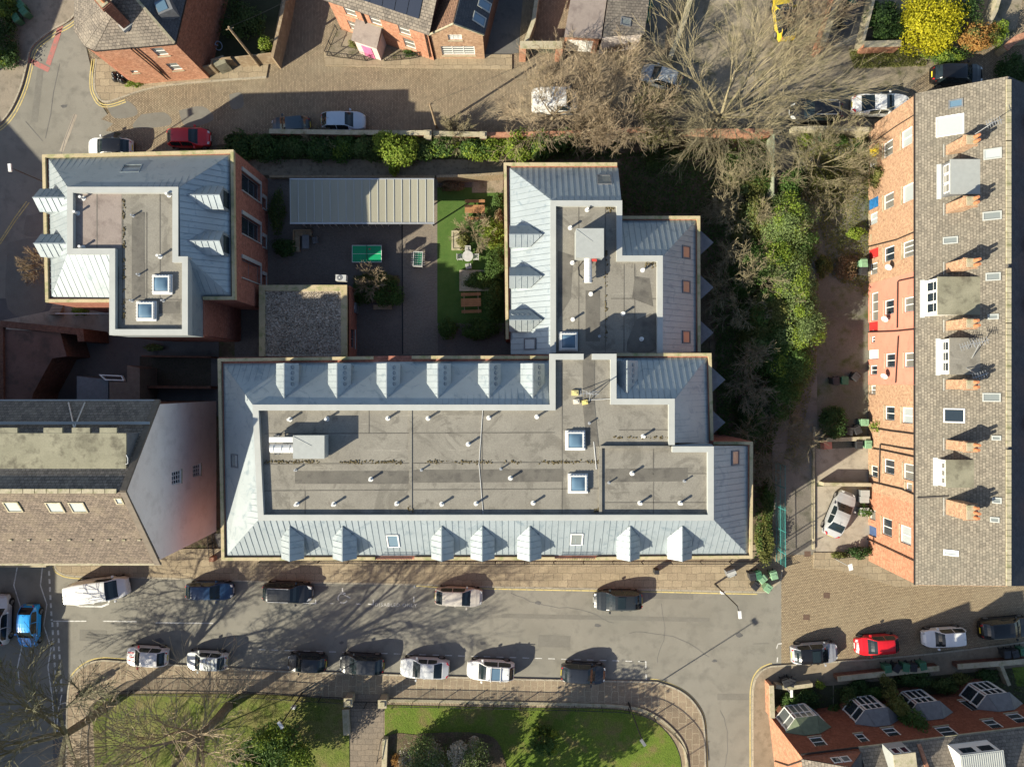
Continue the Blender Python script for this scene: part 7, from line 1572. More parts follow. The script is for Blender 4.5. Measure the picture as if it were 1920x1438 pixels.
with Loc(t, 0):
    part('cabinet', 'grey_plastic', t, [(-.42, .42, -.66, -.6, .6, .92), (-.42, .42, .6, .66, .6, .92), (-.42, -.36, -.6, .6, .6, .92), (.36, .42, -.6, .6, .6, .92), (-.36, .36, -.6, .6, .6, .70)])
    part('pitch', gm, t, [(-.355, .355, -.595, .595, .702, .71)])
    for i in range(6): y_ = -.5 + i * .2; part('rod', 'steel', t, [(-.62, .62, y_ - .012, y_ + .012, .84, .865)] + [(x_ - .03, x_ + .03, y_ - .03, y_ + .03, .75, .90) for x_ in (-.22, 0, .22)])
    for x_ in (-.36, .36):
        for y_ in (-.6, .6): part('leg', 'lead', t, [(x_ - .04, x_ + .04, y_ - .04, y_ + .04, 0, .6)])
t = local('garden_table', 'round grey patio table between the planters on the lawn edge', 'table', 878, 483)
with Loc(t, 0):
    mb = MB(); mb.cyl((0, 0, .7), .48, .04, 18); mb.build('tabletop', M['grey_plastic'], t); part('leg', 'lead', t, [(-.05, .05, -.05, .05, 0, .7), (-.3, .3, -.04, .04, 0, .05), (-.04, .04, -.3, .3, 0, .05)])
def chair(label, px, py, ang, group, mat='grey_plastic'):
    t = local('garden_chair', label, 'chair', px, py, ang, group)
    with Loc(t, 0):
        part('seat', mat, t, [(-.24, .24, -.24 + i * .12, -.15 + i * .12, .42, .45) for i in range(4)]); part('backrest', mat, t, [(-.24 + i * .1, -.17 + i * .1, .22, .26, .45, .86) for i in range(5)] + [(-.25, .25, .215, .265, .86, .9)])
        for x_ in (-.22, .22):
            for y_ in (-.2, .22): part('leg', mat, t, [(x_ - .02, x_ + .02, y_ - .02, y_ + .02, 0, .42)])
            part('armrest', mat, t, [(x_ - .03, x_ + .03, -.2, .22, .62, .65)])
gc = 'pale chairs round the patio table'
chair('pale patio chair left of the patio table', 863, 484, 90, gc); chair('pale patio chair right of the patio table', 893, 484, -90, gc); chair('pale patio chair above the patio table', 878, 470, 0, gc); chair('pale patio chair below the patio table, turned slightly', 879, 501, 190, gc)
t = local('corner_bench', 'brown timber corner bench near the west building in the shaded courtyard', 'bench', 571, 455)
with Loc(t, 0):
    part('seat', 'timber', t, [(-.75, .75, .5, .95, .38, .44)]); part('seat', 'timber', t, [(-.75, -.3, -.9, .48, .38, .44)]); part('backrest', 'timber', t, [(-.8, -.752, -.9, .95, .3, .8)]); part('backrest', 'timber', t, [(-.75, .75, .952, 1.0, .3, .8)])
    for x_, y_ in ((-.7, -.8), (-.35, -.8), (-.7, .9), (.7, .9), (.7, .55)): part('leg', 'timber', t, [(x_ - .04, x_ + .04, y_ - .04, y_ + .04, 0, .38)])
t = local('garden_table', 'blue grey covered table at the brown corner bench', 'table', 577, 456)
with Loc(t, 0):
    part('tabletop', 'lead', t, [(-.3, .3, -.6, .6, .6, .66)]); part('leg', 'lead', t, [(-.05, .05, -.05, .05, 0, .6)])
chair('dark grey chair at the brown corner bench', 594, 453, -80, 'chairs at the corner bench', 'lead')
t = local('wooden_bench', 'low timber bench below the big planted square in the shaded courtyard', 'bench', 719, 577)
with Loc(t, 0):
    part('seat', 'timber', t, [(-.82, .82, -.2 + i * .14, -.08 + i * .14, .42, .45) for i in range(3)])
    for x_ in (-.7, .7): part('leg', 'timber', t, [(x_ - .05, x_ + .05, -.18, .2, 0, .42)])
t = local('air_conditioner', 'white box air conditioner with round fan on the gravel roof corner', 'air conditioner', 644, 524, 0, None, 3.0)
c = t.location
mb = MB(); mb.obox((c.x, c.y, 3.31), .88, .5, .65, -.05); mb.build('casing', M['grey_plastic'], t); mb = MB(); mb.cyl((c.x - .1, c.y, 3.96), .23, .03, 18); mb.build('fan_grille', M['lead'], t); mb = MB(); mb.cyl((c.x - .1, c.y, 3.99), .06, .02, 10); mb.build('fan_hub', M['white_metal'], t); mb = MB(); mb.bar((c.x - .3, c.y, 3.0), (c.x - .3, c.y, 3.31), .06); mb.bar((c.x + .3, c.y, 3.0), (c.x + .3, c.y, 3.31), .06); mb.build('feet', M['lead'], t)
t = local('air_conditioner', 'small dark cooling unit against the brick block wall in shade', 'air conditioner', 664, 579)
with Loc(t, 0): part('casing', 'lead', t, [(-.4, .4, -.45, .45, 0, 1.0)]); mb = MB(); mb.cyl((0, 0, 1.0), .3, .03, 16); mb.build('fan_grille', M['grey_plastic'], t)
gpoly('planter_soil', [(664, 517), (748, 517), (748, 568), (664, 568)], 0.22, M['soil'], 0.0)
for lab, q in (('low pale stone planter edge below the leafless shrub on the lawn', [(848, 434), (870, 434), (870, 467), (848, 467)]), ('low pale stone planter edge holding the clipped shrub below the patio table', [(863, 508), (930, 508), (930, 544), (863, 544)])):
    mb = MB(); strip_mesh(mb, px2(q, .3), .15, 0, .3, True); mb.poly([(p.x, p.y, .25) for p in px2(q, .25)]); tag(mb.build('planter', M['stone']), lab, 'planter')
gpoly('sandy_patch', [(885, 340), (943, 338), (943, 362), (885, 362)], 0.06, M['dirt'])

# ------------------------------------------------------------------ the pedestrian
def person(label, px, py, face):
    c = P(px, py, 0.12); t = thing('person', label, 'person', (c.x, c.y, PV), math.radians(face))
    WM[t] = Matrix.Identity(4)
    J = {'pel': (0, 0, .95, .145), 'waist': (0.01, 0, 1.12, .13), 'chest': (.03, 0, 1.34, .155), 'neck': (.04, 0, 1.50, .06), 'head': (.06, 0, 1.60, .085), 'crown': (.06, 0, 1.72, .075),
         'hl': (0, .09, .90, .10), 'kl': (.20, .10, .52, .065), 'al': (.16, .10, .10, .045), 'tl': (.33, .10, .05, .035), 'hr': (0, -.09, .90, .10), 'kr': (-.08, -.10, .50, .065), 'ar': (-.32, -.10, .16, .045), 'tr': (-.20, -.10, .05, .035),
         'sl': (.03, .19, 1.42, .06), 'el': (-.08, .24, 1.16, .045), 'wl': (.02, .25, .93, .032), 'sr': (.03, -.19, 1.42, .06), 'er': (.02, -.25, 1.15, .045), 'wr': (.20, -.24, .97, .032)}
    E = [('pel', 'waist'), ('waist', 'chest'), ('chest', 'neck'), ('neck', 'head'), ('head', 'crown'), ('pel', 'hl'), ('hl', 'kl'), ('kl', 'al'), ('al', 'tl'), ('pel', 'hr'), ('hr', 'kr'), ('kr', 'ar'), ('ar', 'tr'), ('chest', 'sl'), ('sl', 'el'), ('el', 'wl'), ('chest', 'sr'), ('sr', 'er'), ('er', 'wr')]
    for hnd, s in (('wl', 1), ('wr', -1)):
        b = Vector(J[hnd][:3]); J[hnd + 'p'] = (b.x + .02, b.y, b.z - .07, .036); E.append((hnd, hnd + 'p'))
        for k, (dx, ln) in enumerate(((-.03, .07), (-.01, .085), (.012, .08), (.032, .065))): J[hnd + str(k)] = (b.x + .02 + dx, b.y, b.z - .07 - ln, .010); E.append((hnd + 'p', hnd + str(k)))
        J[hnd + 't'] = (b.x + .07, b.y - s * .02, b.z - .09, .011); E.append((hnd, hnd + 't'))
    ks = list(J); me = bpy.data.meshes.new('body'); me.from_pydata([J[k][:3] for k in ks], [(ks.index(a), ks.index(b)) for a, b in E], []); o = bpy.data.objects.new('body', me); COL.objects.link(o); o.parent = t
    md = o.modifiers.new('skin', 'SKIN'); 
    if not me.skin_vertices: me.attributes.new('skin', 'SKIN', 'POINT') if False else None
    sv = me.skin_vertices
    if not sv:
        bpy.context.view_layer.objects.active = o
        o.select_set(True); bpy.ops.mesh.customdata_skin_add(); sv = me.skin_vertices
    for i, k in enumerate(ks): sv[0].data[i].radius = (J[k][3], J[k][3])
    sv[0].data[0].use_root = True
    sub = o.modifiers.new('sub', 'SUBSURF'); sub.levels = 1; sub.render_levels = 2; me.materials.append(m_plain('skin_tone', (0.5, 0.3, 0.22), 0.6)); WM[o] = Matrix.Identity(4)
    mb = MB(); mb.tube([(0, 0, .86), (.0, 0, 1.0), (.02, 0, 1.2), (.03, 0, 1.38), (.04, 0, 1.49)], [.185, .18, .185, .205, .09], 14); mb.tube([(.03, .19, 1.43), (-.08, .245, 1.16), (.015, .25, .95)], [.085, .065, .05], 8); mb.tube([(.03, -.19, 1.43), (.02, -.25, 1.15), (.19, -.24, .99)], [.085, .065, .05], 8); mb.build('coat', m_plain('dark_coat_cloth', (0.02, 0.019, 0.021), 0.85), t, smooth=True)
    mb = MB(); mb.tube([(0, .09, .92), (.20, .10, .52), (.16, .10, .12)], [.115, .085, .07], 8); mb.tube([(0, -.09, .92), (-.08, -.10, .50), (-.32, -.10, .18)], [.115, .085, .07], 8); mb.build('trousers', m_plain('dark_trouser_cloth', (0.03, 0.028, 0.03), 0.85), t, smooth=True)
    mb = MB(); mb.tube([(.045, 0, 1.60), (.05, 0, 1.68), (.05, 0, 1.76), (.05, 0, 1.80)], [.09, .105, .085, .03], 12); mb.build('hair', m_plain('brown_hair', (0.06, 0.04, 0.025), 0.7), t, smooth=True)
    mb = MB(); mb.tube([(.14, 0, 1.63), (.165, 0, 1.60)], [.012, .02], 6); mb.build('nose', MATS['skin_tone'], t)
    for s, zz in ((1, .05), (-1, .05)):
        a = (.16, .10, .05) if s > 0 else (-.32, -.10, .13); mb = MB(); mb.tube([(a[0] - .06, a[1], a[2]), (a[0] + .1, a[1], a[2] + .01), (a[0] + .2, a[1], a[2] - .01)], [.05, .055, .035], 8); mb.build('shoe', M['tyre'], t, smooth=True)
person('person in a dark coat walking on the pavement at the park corner', 166, 1289, 200)
# ------------------------------------------------------------------ plants
for nm, a, b in (('leaf_dark', (0.03, 0.065, 0.016), (0.065, 0.12, 0.034)), ('leaf_mid', (0.045, 0.095, 0.018), (0.10, 0.17, 0.04)), ('leaf_bright', (0.12, 0.20, 0.02), (0.26, 0.32, 0.05)), ('leaf_yellow', (0.34, 0.33, 0.012), (0.58, 0.52, 0.03)),
                 ('leaf_olive', (0.10, 0.12, 0.03), (0.20, 0.20, 0.06)), ('leaf_grey', (0.10, 0.15, 0.045), (0.21, 0.27, 0.10)), ('leaf_rust', (0.28, 0.12, 0.03), (0.42, 0.26, 0.08)), ('leaf_brown', (0.14, 0.09, 0.05), (0.26, 0.18, 0.10)), ('leaf_blossom', (0.34, 0.32, 0.24), (0.62, 0.58, 0.48)),
                 ('leaf_ivy', (0.045, 0.085, 0.02), (0.11, 0.15, 0.045)), ('leaf_dry', (0.30, 0.23, 0.11), (0.42, 0.33, 0.18))): m_leaf(nm, a, b)
def leaf(mb, p, n, s, rg):
    t = n.cross(Vector((rg.uniform(-1, 1), rg.uniform(-1, 1), rg.uniform(-1, 1))))
    if t.length < 1e-3: t = Vector((1, 0, 0))
    t.normalize(); b = n.cross(t); a = s; c = s * 0.62
    k = len(mb.v); mb.v.extend([tuple(p - t * a), tuple(p - b * c + t * a * .1), tuple(p + t * a), tuple(p + b * c + t * a * .1)]); mb.f.append((k, k + 1, k + 2, k + 3)); mb.m.append(0)
def crown(mb, c, rx, ry, rz, n, s, rg, clumps=14, spread=0.34, inner=0.25):
    cs = []
    for i in range(clumps):
        while True:
            v = Vector((rg.gauss(0, 1), rg.gauss(0, 1), rg.gauss(0, 1)))
            if v.length > .1: v.normalize()
            if v.z > -.45: break
        k = rg.uniform(.45, .85); cs.append((v * k, rg.uniform(.6, 1.25)))
    for i in range(n):
        if rg.random() < inner:
            v = Vector((rg.uniform(-1, 1), rg.uniform(-1, 1), rg.uniform(-.8, .9))) * .8
            if v.length > .9: continue
            o = v
        else:
            cc, w = rg.choice(cs); d = Vector((rg.gauss(0, 1), rg.gauss(0, 1), rg.gauss(0, 1))); d.normalize(); o = cc + d * (spread * w * rg.random() ** .4)
        p = c + Vector((o.x * rx, o.y * ry, o.z * rz))
        if p.z < .05: continue
        nn = (Vector((o.x, o.y, o.z + .5)) * .9 + Vector((rg.uniform(-1, 1), rg.uniform(-1, 1), rg.uniform(-.6, 1)))).normalized()
        leaf(mb, p, nn, s * rg.uniform(.7, 1.3), rg)
def seg3(mb, a, b, r0, r1):
    d = b - a
    if d.length < 1e-5: return
    d.normalize(); x = d.cross(Vector((0.31, 0.42, 0.85)))
    if x.length < .05: x = d.cross(Vector((1, 0, 0)))
    x.normalize(); y = d.cross(x); k = len(mb.v)
    for p, r in ((a, r0), (b, r1)):
        for q in range(3):
            an = q * 2.0944; v = p + (x * math.cos(an) + y * math.sin(an)) * r; mb.v.append((v.x, v.y, v.z))
    for q in range(3): q2 = (q + 1) % 3; mb.f.append((k + q, k + q2, k + 3 + q2, k + 3 + q)); mb.m.append(0)
def grow(mb, p, d, L, r, depth, rg, kids, ang=0.75, up=0.12, wob=0.18, keep=None, rmin=0.011, ratio=.66):
    n = 4 if depth > 1 else 3
    for i in range(n):
        d = (d + Vector((rg.uniform(-1, 1), rg.uniform(-1, 1), rg.uniform(-1, 1))) * wob + Vector((0, 0, up))).normalized()
        q = p + d * (L / n); r1 = max(r * (1 - .55 * (i + 1) / n), rmin); r0 = max(r * (1 - .55 * i / n), rmin)
        if q.z < .15: q.z = .15
        seg3(mb, p, q, r0, r1)
        if depth > 0 and i >= (0 if depth < 4 else 1):
            m = kids[0] if i < n - 1 else kids[1]
            for _ in range(m):
                a = rg.uniform(.35, 1.0) * ang; ax = d.cross(Vector((rg.uniform(-1, 1), rg.uniform(-1, 1), rg.uniform(-1, 1))))
                if ax.length < .05: continue
                nd = (Matrix.Rotation(a, 3, ax.normalized()) @ d); grow(mb, q, nd, L * ratio * rg.uniform(.75, 1.15), max(r1 * .62, rmin), depth - 1, rg, kids, ang, up, wob, keep, rmin, ratio)
        p = q
def bush(name, label, px, py, h, rx, ry, n, mat, s=.11, seed=1, group=None, stems=True, clumps=14, mats2=None, cz=.5, spread=.42, cat='shrub'):
    rg = random.Random(seed); c = P(px, py, h * cz); t = thing(name, label, cat, (c.x, c.y, 0), 0, group)
    mb = MB(); crown(mb, Vector((c.x, c.y, h * cz)), rx, ry, h * (1 - cz), n, s, rg, clumps, spread); mb.build('foliage', MATS[mat], t, uv=False)
    if mats2: mb = MB(); crown(mb, Vector((c.x, c.y, h * cz)), rx * 1.02, ry * 1.02, h * (1 - cz) * 1.03, int(n * mats2[1]), s, rg, clumps // 2 + 1, spread * .8, .1); mb.build('young_leaves', MATS[mats2[0]], t, uv=False)
    if stems:
        mb = MB()
        for i in range(9):
            a = rg.random() * 6.28; k = rg.uniform(.3, .8); e = Vector((c.x + math.cos(a) * rx * k, c.y + math.sin(a) * ry * k, h * rg.uniform(.5, .9))); b = Vector((c.x + math.cos(a) * .12, c.y + math.sin(a) * .12, 0)); m_ = (b + e) / 2 + Vector((rg.uniform(-.1, .1), rg.uniform(-.1, .1), .15))
            seg3(mb, b, m_, .045, .03); seg3(mb, m_, e, .03, .012)
        mb.build('stems', M['bark'], t, uv=False)
    return t
def bare_tree(label, bx, by, Ht, seed, mat, stems, lean=(0, 0), r0=.2, ang=.75, depth=4, kids=(2, 3), L=None, trunk=2.0, name='bare_tree', up=.05, wob=.16, rmin=.011, leafy=None, fan=.8, ratio=.66):
    rg = random.Random(seed); b = P(bx, by, 0); t = thing(name, label, 'tree' if Ht > 4 else 'shrub', (b.x, b.y, 0), 0)
    tr = MB(); top = Vector((b.x + lean[0] * .3, b.y + lean[1] * .3, trunk)); tr.tube([b, (b + top) / 2 + Vector((.05, -.04, 0)), top], [r0 * 1.25, r0, r0 * .85], 9); tr.build('trunk', M['bark'], t)
    br = MB(); L = L or Ht * .48
    for i in range(stems):
        a = 6.283 * i / stems + rg.uniform(-.4, .4); k = fan * rg.uniform(.5, 1.1)
        d = Vector((math.cos(a) * k + lean[0] * .12, math.sin(a) * k + lean[1] * .12, 1)).normalized(); grow(br, top - Vector((0, 0, .15)), d, L * rg.uniform(.8, 1.15), r0 * .55, depth, rg, kids, ang, up, wob, None, rmin, ratio)
    br.build('branches', M[mat], t, uv=False)
    if leafy:
        lm, n, s = leafy; mb = MB(); vs = br.v
        for i in range(n): v = Vector(vs[rg.randrange(len(vs) // 4, len(vs))]); leaf(mb, v + Vector((rg.gauss(0, .12), rg.gauss(0, .12), rg.gauss(0, .1))), Vector((rg.uniform(-1, 1), rg.uniform(-1, 1), rg.uniform(.2, 1))).normalized(), s * rg.uniform(.6, 1.3), rg)
        mb.build('buds', MATS[lm], t, uv=False)
    return t
# the leafless trees
bare_tree('largest leafless tree with long pale branches over the lane, roots by the brick wall', 1338, 232, 10.5, 11, 'bark_pale', 10, lean=(1.2, .9), r0=.24, ang=.6, depth=4, kids=(1, 2), L=4.3, trunk=1.0, up=.012, wob=.13, fan=1.25, rmin=.009, ratio=.72)
bare_tree('fine twigged brown tree over the white van, left of the big pale tree', 1035, 222, 6.0, 12, 'bark_brown', 9, r0=.15, ang=.85, depth=4, kids=(1, 2), L=3.0, trunk=1.0, fan=1.5, leafy=('leaf_brown', 900, .04))
bare_tree('brown twiggy tree between the white van and the silver grey car', 1138, 212, 6.0, 13, 'bark_brown', 9, r0=.15, ang=.85, depth=4, kids=(1, 2), L=3.1, trunk=1.0, fan=1.4, leafy=('leaf_brown', 900, .04))
bare_tree('small budding tree with yellow green haze at the wall below the silver grey car', 1225, 245, 4.6, 14, 'bark_pale', 7, r0=.10, ang=.8, depth=3, kids=(2, 3), L=2.0, trunk=.7, fan=1.2, leafy=('leaf_olive', 2600, .06))
bare_tree('leafless shrub at the brick wall corner above the north east wing', 1110, 262, 3.4, 15, 'bark_brown', 7, r0=.06, ang=.8, depth=3, kids=(2, 3), L=1.5, trunk=.3, fan=1.3, leafy=('leaf_brown', 900, .05))
bare_tree('pale leafless sapling against the brick wall beside the dark grey car', 604, 266, 2.2, 16, 'bark_pale', 7, r0=.04, ang=.8, depth=3, kids=(1, 2), L=1.0, trunk=.2, fan=1.3, name='bare_shrub')
bare_tree('pale leafless sapling at the wall just right of the leaning pole', 850, 258, 2.4, 17, 'bark_pale', 6, r0=.05, ang=.8, depth=3, kids=(2, 2), L=1.2, trunk=.2, fan=1.2, name='bare_shrub')
bare_tree('leafless yellow brown tree above the yards of the long terrace', 1530, 315, 4.6, 18, 'bark_pale', 8, r0=.10, ang=.8, depth=4, kids=(1, 2), L=2.4, trunk=.5, fan=1.5, leafy=('leaf_olive', 2500, .05))
for i, (x, y, h, sd) in enumerate(((1400, 375, 4.5, 21), (1385, 445, 5.0, 22), (1390, 555, 4.6, 23), (1412, 705, 4.5, 24), (1433, 832, 3.6, 25))):
    bare_tree(['leafless pale shrub uppermost in the thicket right of the north east wing', 'widest leafless shrub in the thicket, beside the pale evergreen', 'leafless shrub of the thicket level with the middle oriel window', 'spidery leafless shrub of the thicket beside the longest building', 'lowest leafless shrub of the thicket, leaning over the alley'][i],
              x, y, h, sd, 'bark_pale' if i < 3 else 'bark', 9, r0=.07, ang=.85, depth=4, kids=(1, 2), L=2.1, trunk=.3, fan=1.7, up=.0)
bare_tree('tall leafless tree at the park corner, its dark crown over the bike lane', 197, 1326, 13, 31, 'bark_dark', 7, lean=(-.9, .6), r0=.34, ang=.7, depth=4, kids=(1, 3), L=4.8, trunk=5.2, fan=1.5, up=.0, wob=.15, rmin=.017, leafy=('leaf_mid', 500, .06))
bare_tree('tall leafless tree standing inside the park railings, branches low over the lawn', 430, 1322, 13, 32, 'bark_brown', 6, lean=(-.5, 0.2), r0=.36, ang=.75, depth=4, kids=(1, 2), L=5.2, trunk=5.4, fan=.85, up=.0, wob=.2, rmin=.017, ratio=.72)
bare_tree('leafless tree low in the park, twigs spreading over the lawn at the bottom edge', 350, 1400, 8, 33, 'bark_pale', 3, r0=.14, ang=.7, depth=4, kids=(1, 2), L=3.6, trunk=2.0, fan=.9, up=.01)
bare_tree('small leafless courtyard tree between the upper picnic table and the patio table', 889, 436, 2.6, 34, 'bark_pale', 7, r0=.045, ang=.8, depth=3, kids=(1, 3), L=1.1, trunk=.3, fan=1.3, name='bare_shrub')
bare_tree('leafless reddish twigs sprouting from the square planted bed in the courtyard', 703, 534, 2.2, 35, 'bark_brown', 8, r0=.04, ang=.8, depth=3, kids=(1, 2), L=.95, trunk=1.0, fan=1.3, name='bare_shrub')
bare_tree('dried brown shrub at the foot of the west building by the road', 85, 500, 2.6, 36, 'bark_brown', 7, r0=.05, ang=.8, depth=3, kids=(1, 3), L=1.05, trunk=.4, fan=1.2, name='bare_shrub')
bare_tree('leafless twigs arching over the yellow and black car', 1500, 62, 4.5, 37, 'bark_brown', 7, r0=.08, ang=.8, depth=4, kids=(1, 2), L=2.2, trunk=.5, fan=1.2)
# thicket right of the zinc buildings
TG = 'evergreen thicket along the alley'
tk = [(1474, 412, 4.2, 2.3, 2.4, 7000, 'leaf_grey', 'tall pale grey green evergreen at the top of the alley thicket'), (1456, 478, 3.4, 1.4, 1.5, 3400, 'leaf_bright', 'yellow green bush glowing in the alley thicket'),
      (1486, 535, 4.2, 2.2, 2.6, 7600, 'leaf_grey', 'broad grey green evergreen halfway down the alley thicket'), (1496, 610, 4.4, 2.2, 2.6, 8000, 'leaf_grey', 'thickest evergreen of the alley thicket bulging over the path'),
      (1448, 585, 3.4, 2.1, 2.4, 5200, 'leaf_olive', 'olive brown bush on the building side of the thicket'), (1478, 680, 3.8, 2.0, 2.2, 6000, 'leaf_mid', 'mid green bush at the lower bulge of the alley thicket'),
      (1438, 668, 3.0, 2.1, 2.1, 4200, 'leaf_mid', 'dark green bush in shade beside the last oriel windows'), (1464, 745, 3.0, 1.6, 2.1, 4000, 'leaf_mid', 'green bush narrowing the alley below the thicket'),
      (1410, 780, 2.2, 1.8, 2.2, 3600, 'leaf_dark', 'very dark bush in shade at the corner of the longest building'), (1433, 1010, 1.5, 0.85, 2.2, 2600, 'leaf_olive', 'sunlit olive hedge between longest building and teal fence'),
      (1440, 930, 1.6, 0.6, 2.0, 1600, 'leaf_ivy', 'dark narrow hedge against the teal fence'), (1485, 345, 2.6, 1.3, 1.6, 2400, 'leaf_mid', 'dark green bush behind the algae green fence')]
for i, (x, y, h, rx, ry, n, m_, lab) in enumerate(tk): bush('thicket_bush', lab, x, y, h, rx, ry, int(n * 1.7), m_, .078, 50 + i, TG, clumps=20, mats2=('leaf_bright' if i in (0, 2, 3, 5) else 'leaf_mid', .22))
def ground_cover(name, label, px, n, mat, s=.09, seed=3, hmax=.5, cat='ground cover'):
    rg = random.Random(seed); xs = [p[0] for p in px]; ys = [p[1] for p in px]; mb = MB(); k = 0
    poly = px
    def inside(x, y):
        c = False
        for i in range(len(poly)):
            (x1, y1), (x2, y2) = poly[i], poly[i - 1]
            if (y1 > y) != (y2 > y) and x < (x2 - x1) * (y - y1) / (y2 - y1) + x1: c = not c
        return c
    while k < n:
        x, y = rg.uniform(min(xs), max(xs)), rg.uniform(min(ys), max(ys)); k += 1
        if not inside(x, y): continue
        hgt = hmax * (.45 + .55 * math.sin(x * .13 + math.sin(y * .11) * 2) * math.sin(y * .17 + 1))
        if hgt < 0.04 and rg.random() < .6: continue
        p = P(x, y, 0); p.z = .05 + rg.random() * max(hgt, .08); leaf(mb, p, Vector((rg.uniform(-.6, .6), rg.uniform(-.6, .6), 1)).normalized(), s * rg.uniform(.6, 1.4), rg)
    o = mb.build(name, MATS[mat], uv=False); return tag(o, label, cat, kind='stuff')
ground_cover('ivy', 'dark ivy covering the ground right of the north east wing', [(1165, 290), (1445, 255), (1445, 400), (1400, 640), (1345, 860), (1340, 640), (1316, 400), (1165, 400)], 26000, 'leaf_ivy', .10, 4, .7)
ground_cover('ivy', 'ground cover under the alley thicket', [(1345, 640), (1470, 480), (1510, 640), (1440, 860), (1450, 1045), (1415, 1045), (1415, 830), (1345, 820)], 16000, 'leaf_ivy', .10, 5, .5)
ground_cover('weeds', 'weeds on the verge below the top right gardens', [(1590, 95), (1740, 92), (1735, 125), (1600, 130)], 5000, 'leaf_olive', .06, 6, .35)
ground_cover('weeds', 'weeds and dead leaves in the yards of the long terrace', [(1535, 300), (1628, 290), (1628, 560), (1560, 520), (1535, 420)], 7000, 'leaf_olive', .06, 7, .25)
ground_cover('grass', 'rough grass below the wall of the long terrace', [(1486, 255), (1628, 250), (1628, 320), (1486, 400)], 9000, 'leaf_olive', .06, 8, .5)
# hedge strip by the cobbled lane: separate bushes in a row
hx = [(455, 'leaf_dark'), (500, 'leaf_dark'), (548, 'leaf_ivy'), (600, 'leaf_dark'), (650, 'leaf_mid'), (690, 'leaf_ivy'), (790, 'leaf_ivy'), (838, 'leaf_mid'), (885, 'leaf_mid'), (930, 'leaf_bright'), (975, 'leaf_bright'), (1020, 'leaf_mid'), (1066, 'leaf_mid')]
hl = ['first hedge bush at the corner of the west building', 'second dark hedge bush below the dark grey car', 'ivy bush below the leafless sapling at the wall', 'dark hedge bush below the silver blue car', 'green hedge bush right of the silver blue car', 'ivy bush left of the bright lime bush', 'ivy bush directly right of the bright lime bush', 'green hedge bush below the short brick wall',
      'green hedge bush above the board fence', 'lime hedge bush above the right end of the board fence', 'lime hedge bush above the north east wing corner', 'green hedge bush above the north east wing roof', 'last hedge bush above the north east wing, at its skylight']
for i, (x, m_) in enumerate(hx): bush('hedge_bush', hl[i], x + R.uniform(-6, 6), 277 - (4 if i > 9 else 0) + R.uniform(-5, 5), R.uniform(1.3, 2.0), R.uniform(1.25, 1.75), R.uniform(.95, 1.45), 2500, m_, .10, 80 + i, 'hedge along the cobbled lane', stems=False, clumps=9 + i % 4 * 3, spread=.5, mats2=('leaf_mid', .25) if m_ in ('leaf_dark', 'leaf_ivy') else ('leaf_bright', .35))
bush('lime_bush', 'brightest lime green bush hanging over the courtyard slabs', 745, 280, 2.8, 2.1, 1.5, 4800, 'leaf_bright', .10, 99, clumps=10, spread=.5)
bush('lime_bush', 'small lime shoots reaching down from the brightest lime bush', 738, 316, 1.4, .5, .8, 500, 'leaf_bright', .10, 98, clumps=5)
# courtyard planting
cy = [(935, 375, 1.2, .7, .75, 1500, 'leaf_mid', 'round clipped shrub right of the upper picnic table'), (934, 408, 1.0, .5, .8, 900, 'leaf_dry', 'dry cream flowered plant below the round clipped shrub'), (925, 440, 1.5, 1.15, 1.5, 3200, 'leaf_bright', 'yellow green shrub bank beside the patio table'),
      (868, 450, .9, .6, .85, 1000, 'leaf_olive', 'small yellowish plants in the low stone planter'), (927, 496, 1.6, 1.0, 1.7, 3400, 'leaf_mid', 'hedge shrub right of the patio table against the pale slope'), (898, 526, 1.1, 1.5, .85, 3600, 'leaf_mid', 'clipped box hedge block below the patio table'),
      (927, 568, 1.6, 1.0, 1.9, 3800, 'leaf_mid', 'dark hedge right of the shaded picnic table'), (838, 616, 1.4, 1.0, .95, 2400, 'leaf_mid', 'rounded shrub at the lower left corner of the lawn'), (900, 618, 1.3, 2.2, 1.0, 3800, 'leaf_mid', 'low dark hedge closing the bottom of the lawn'),
      (682, 545, 1.5, 1.25, 1.25, 3000, 'leaf_mid', 'left half of the leafy square bed in the courtyard'), (726, 552, 1.7, 1.4, 1.35, 3400, 'leaf_mid', 'right half of the leafy square bed in the courtyard'), (706, 524, 1.5, 1.8, .8, 2600, 'leaf_olive', 'olive top edge of the leafy square bed in the courtyard'),
      (531, 464, 1.3, 1.2, .8, 2200, 'leaf_dark', 'dark shrub against the west building wall in the courtyard'), (520, 400, 1.0, .8, 2.4, 2000, 'leaf_ivy', 'very dark planting between west building and canopy'), (850, 350, 1.0, 1.3, .5, 1100, 'leaf_brown', 'brown withered planting at the top of the lawn')]
for i, (x, y, h, rx, ry, n, m_, lab) in enumerate(cy): bush('courtyard_shrub', lab, x, y, h, rx, ry, n, m_, .075, 120 + i, 'courtyard planting', stems=False)
# top right gardens
bush('yellow_shrub', 'huge bright yellow flowering shrub in the top right garden', 1748, 42, 3.4, 2.9, 2.7, 11000, 'leaf_yellow', .10, 140, clumps=26)
bush('rust_shrub', 'rust orange shrub right of the yellow flowering one', 1832, 72, 2.4, 1.7, 1.5, 3600, 'leaf_rust', .08, 141, mats2=('leaf_olive', .5))
bush('garden_shrub', 'green shrub under the yellow flowering shrub, above the black estate car', 1775, 105, 1.6, 2.0, .9, 3200, 'leaf_mid', .08, 142, mats2=('leaf_bright', .4))
bush('garden_shrub', 'lime shrub right of the rust orange shrub', 1868, 62, 2.2, 1.0, 1.2, 2200, 'leaf_bright', .08, 143)
bush('garden_shrub', 'dark ivy shrub filling the garden left of the yellow shrub', 1664, 42, 1.8, 1.8, 2.2, 5200, 'leaf_dark', .085, 144, mats2=('leaf_mid', .3))
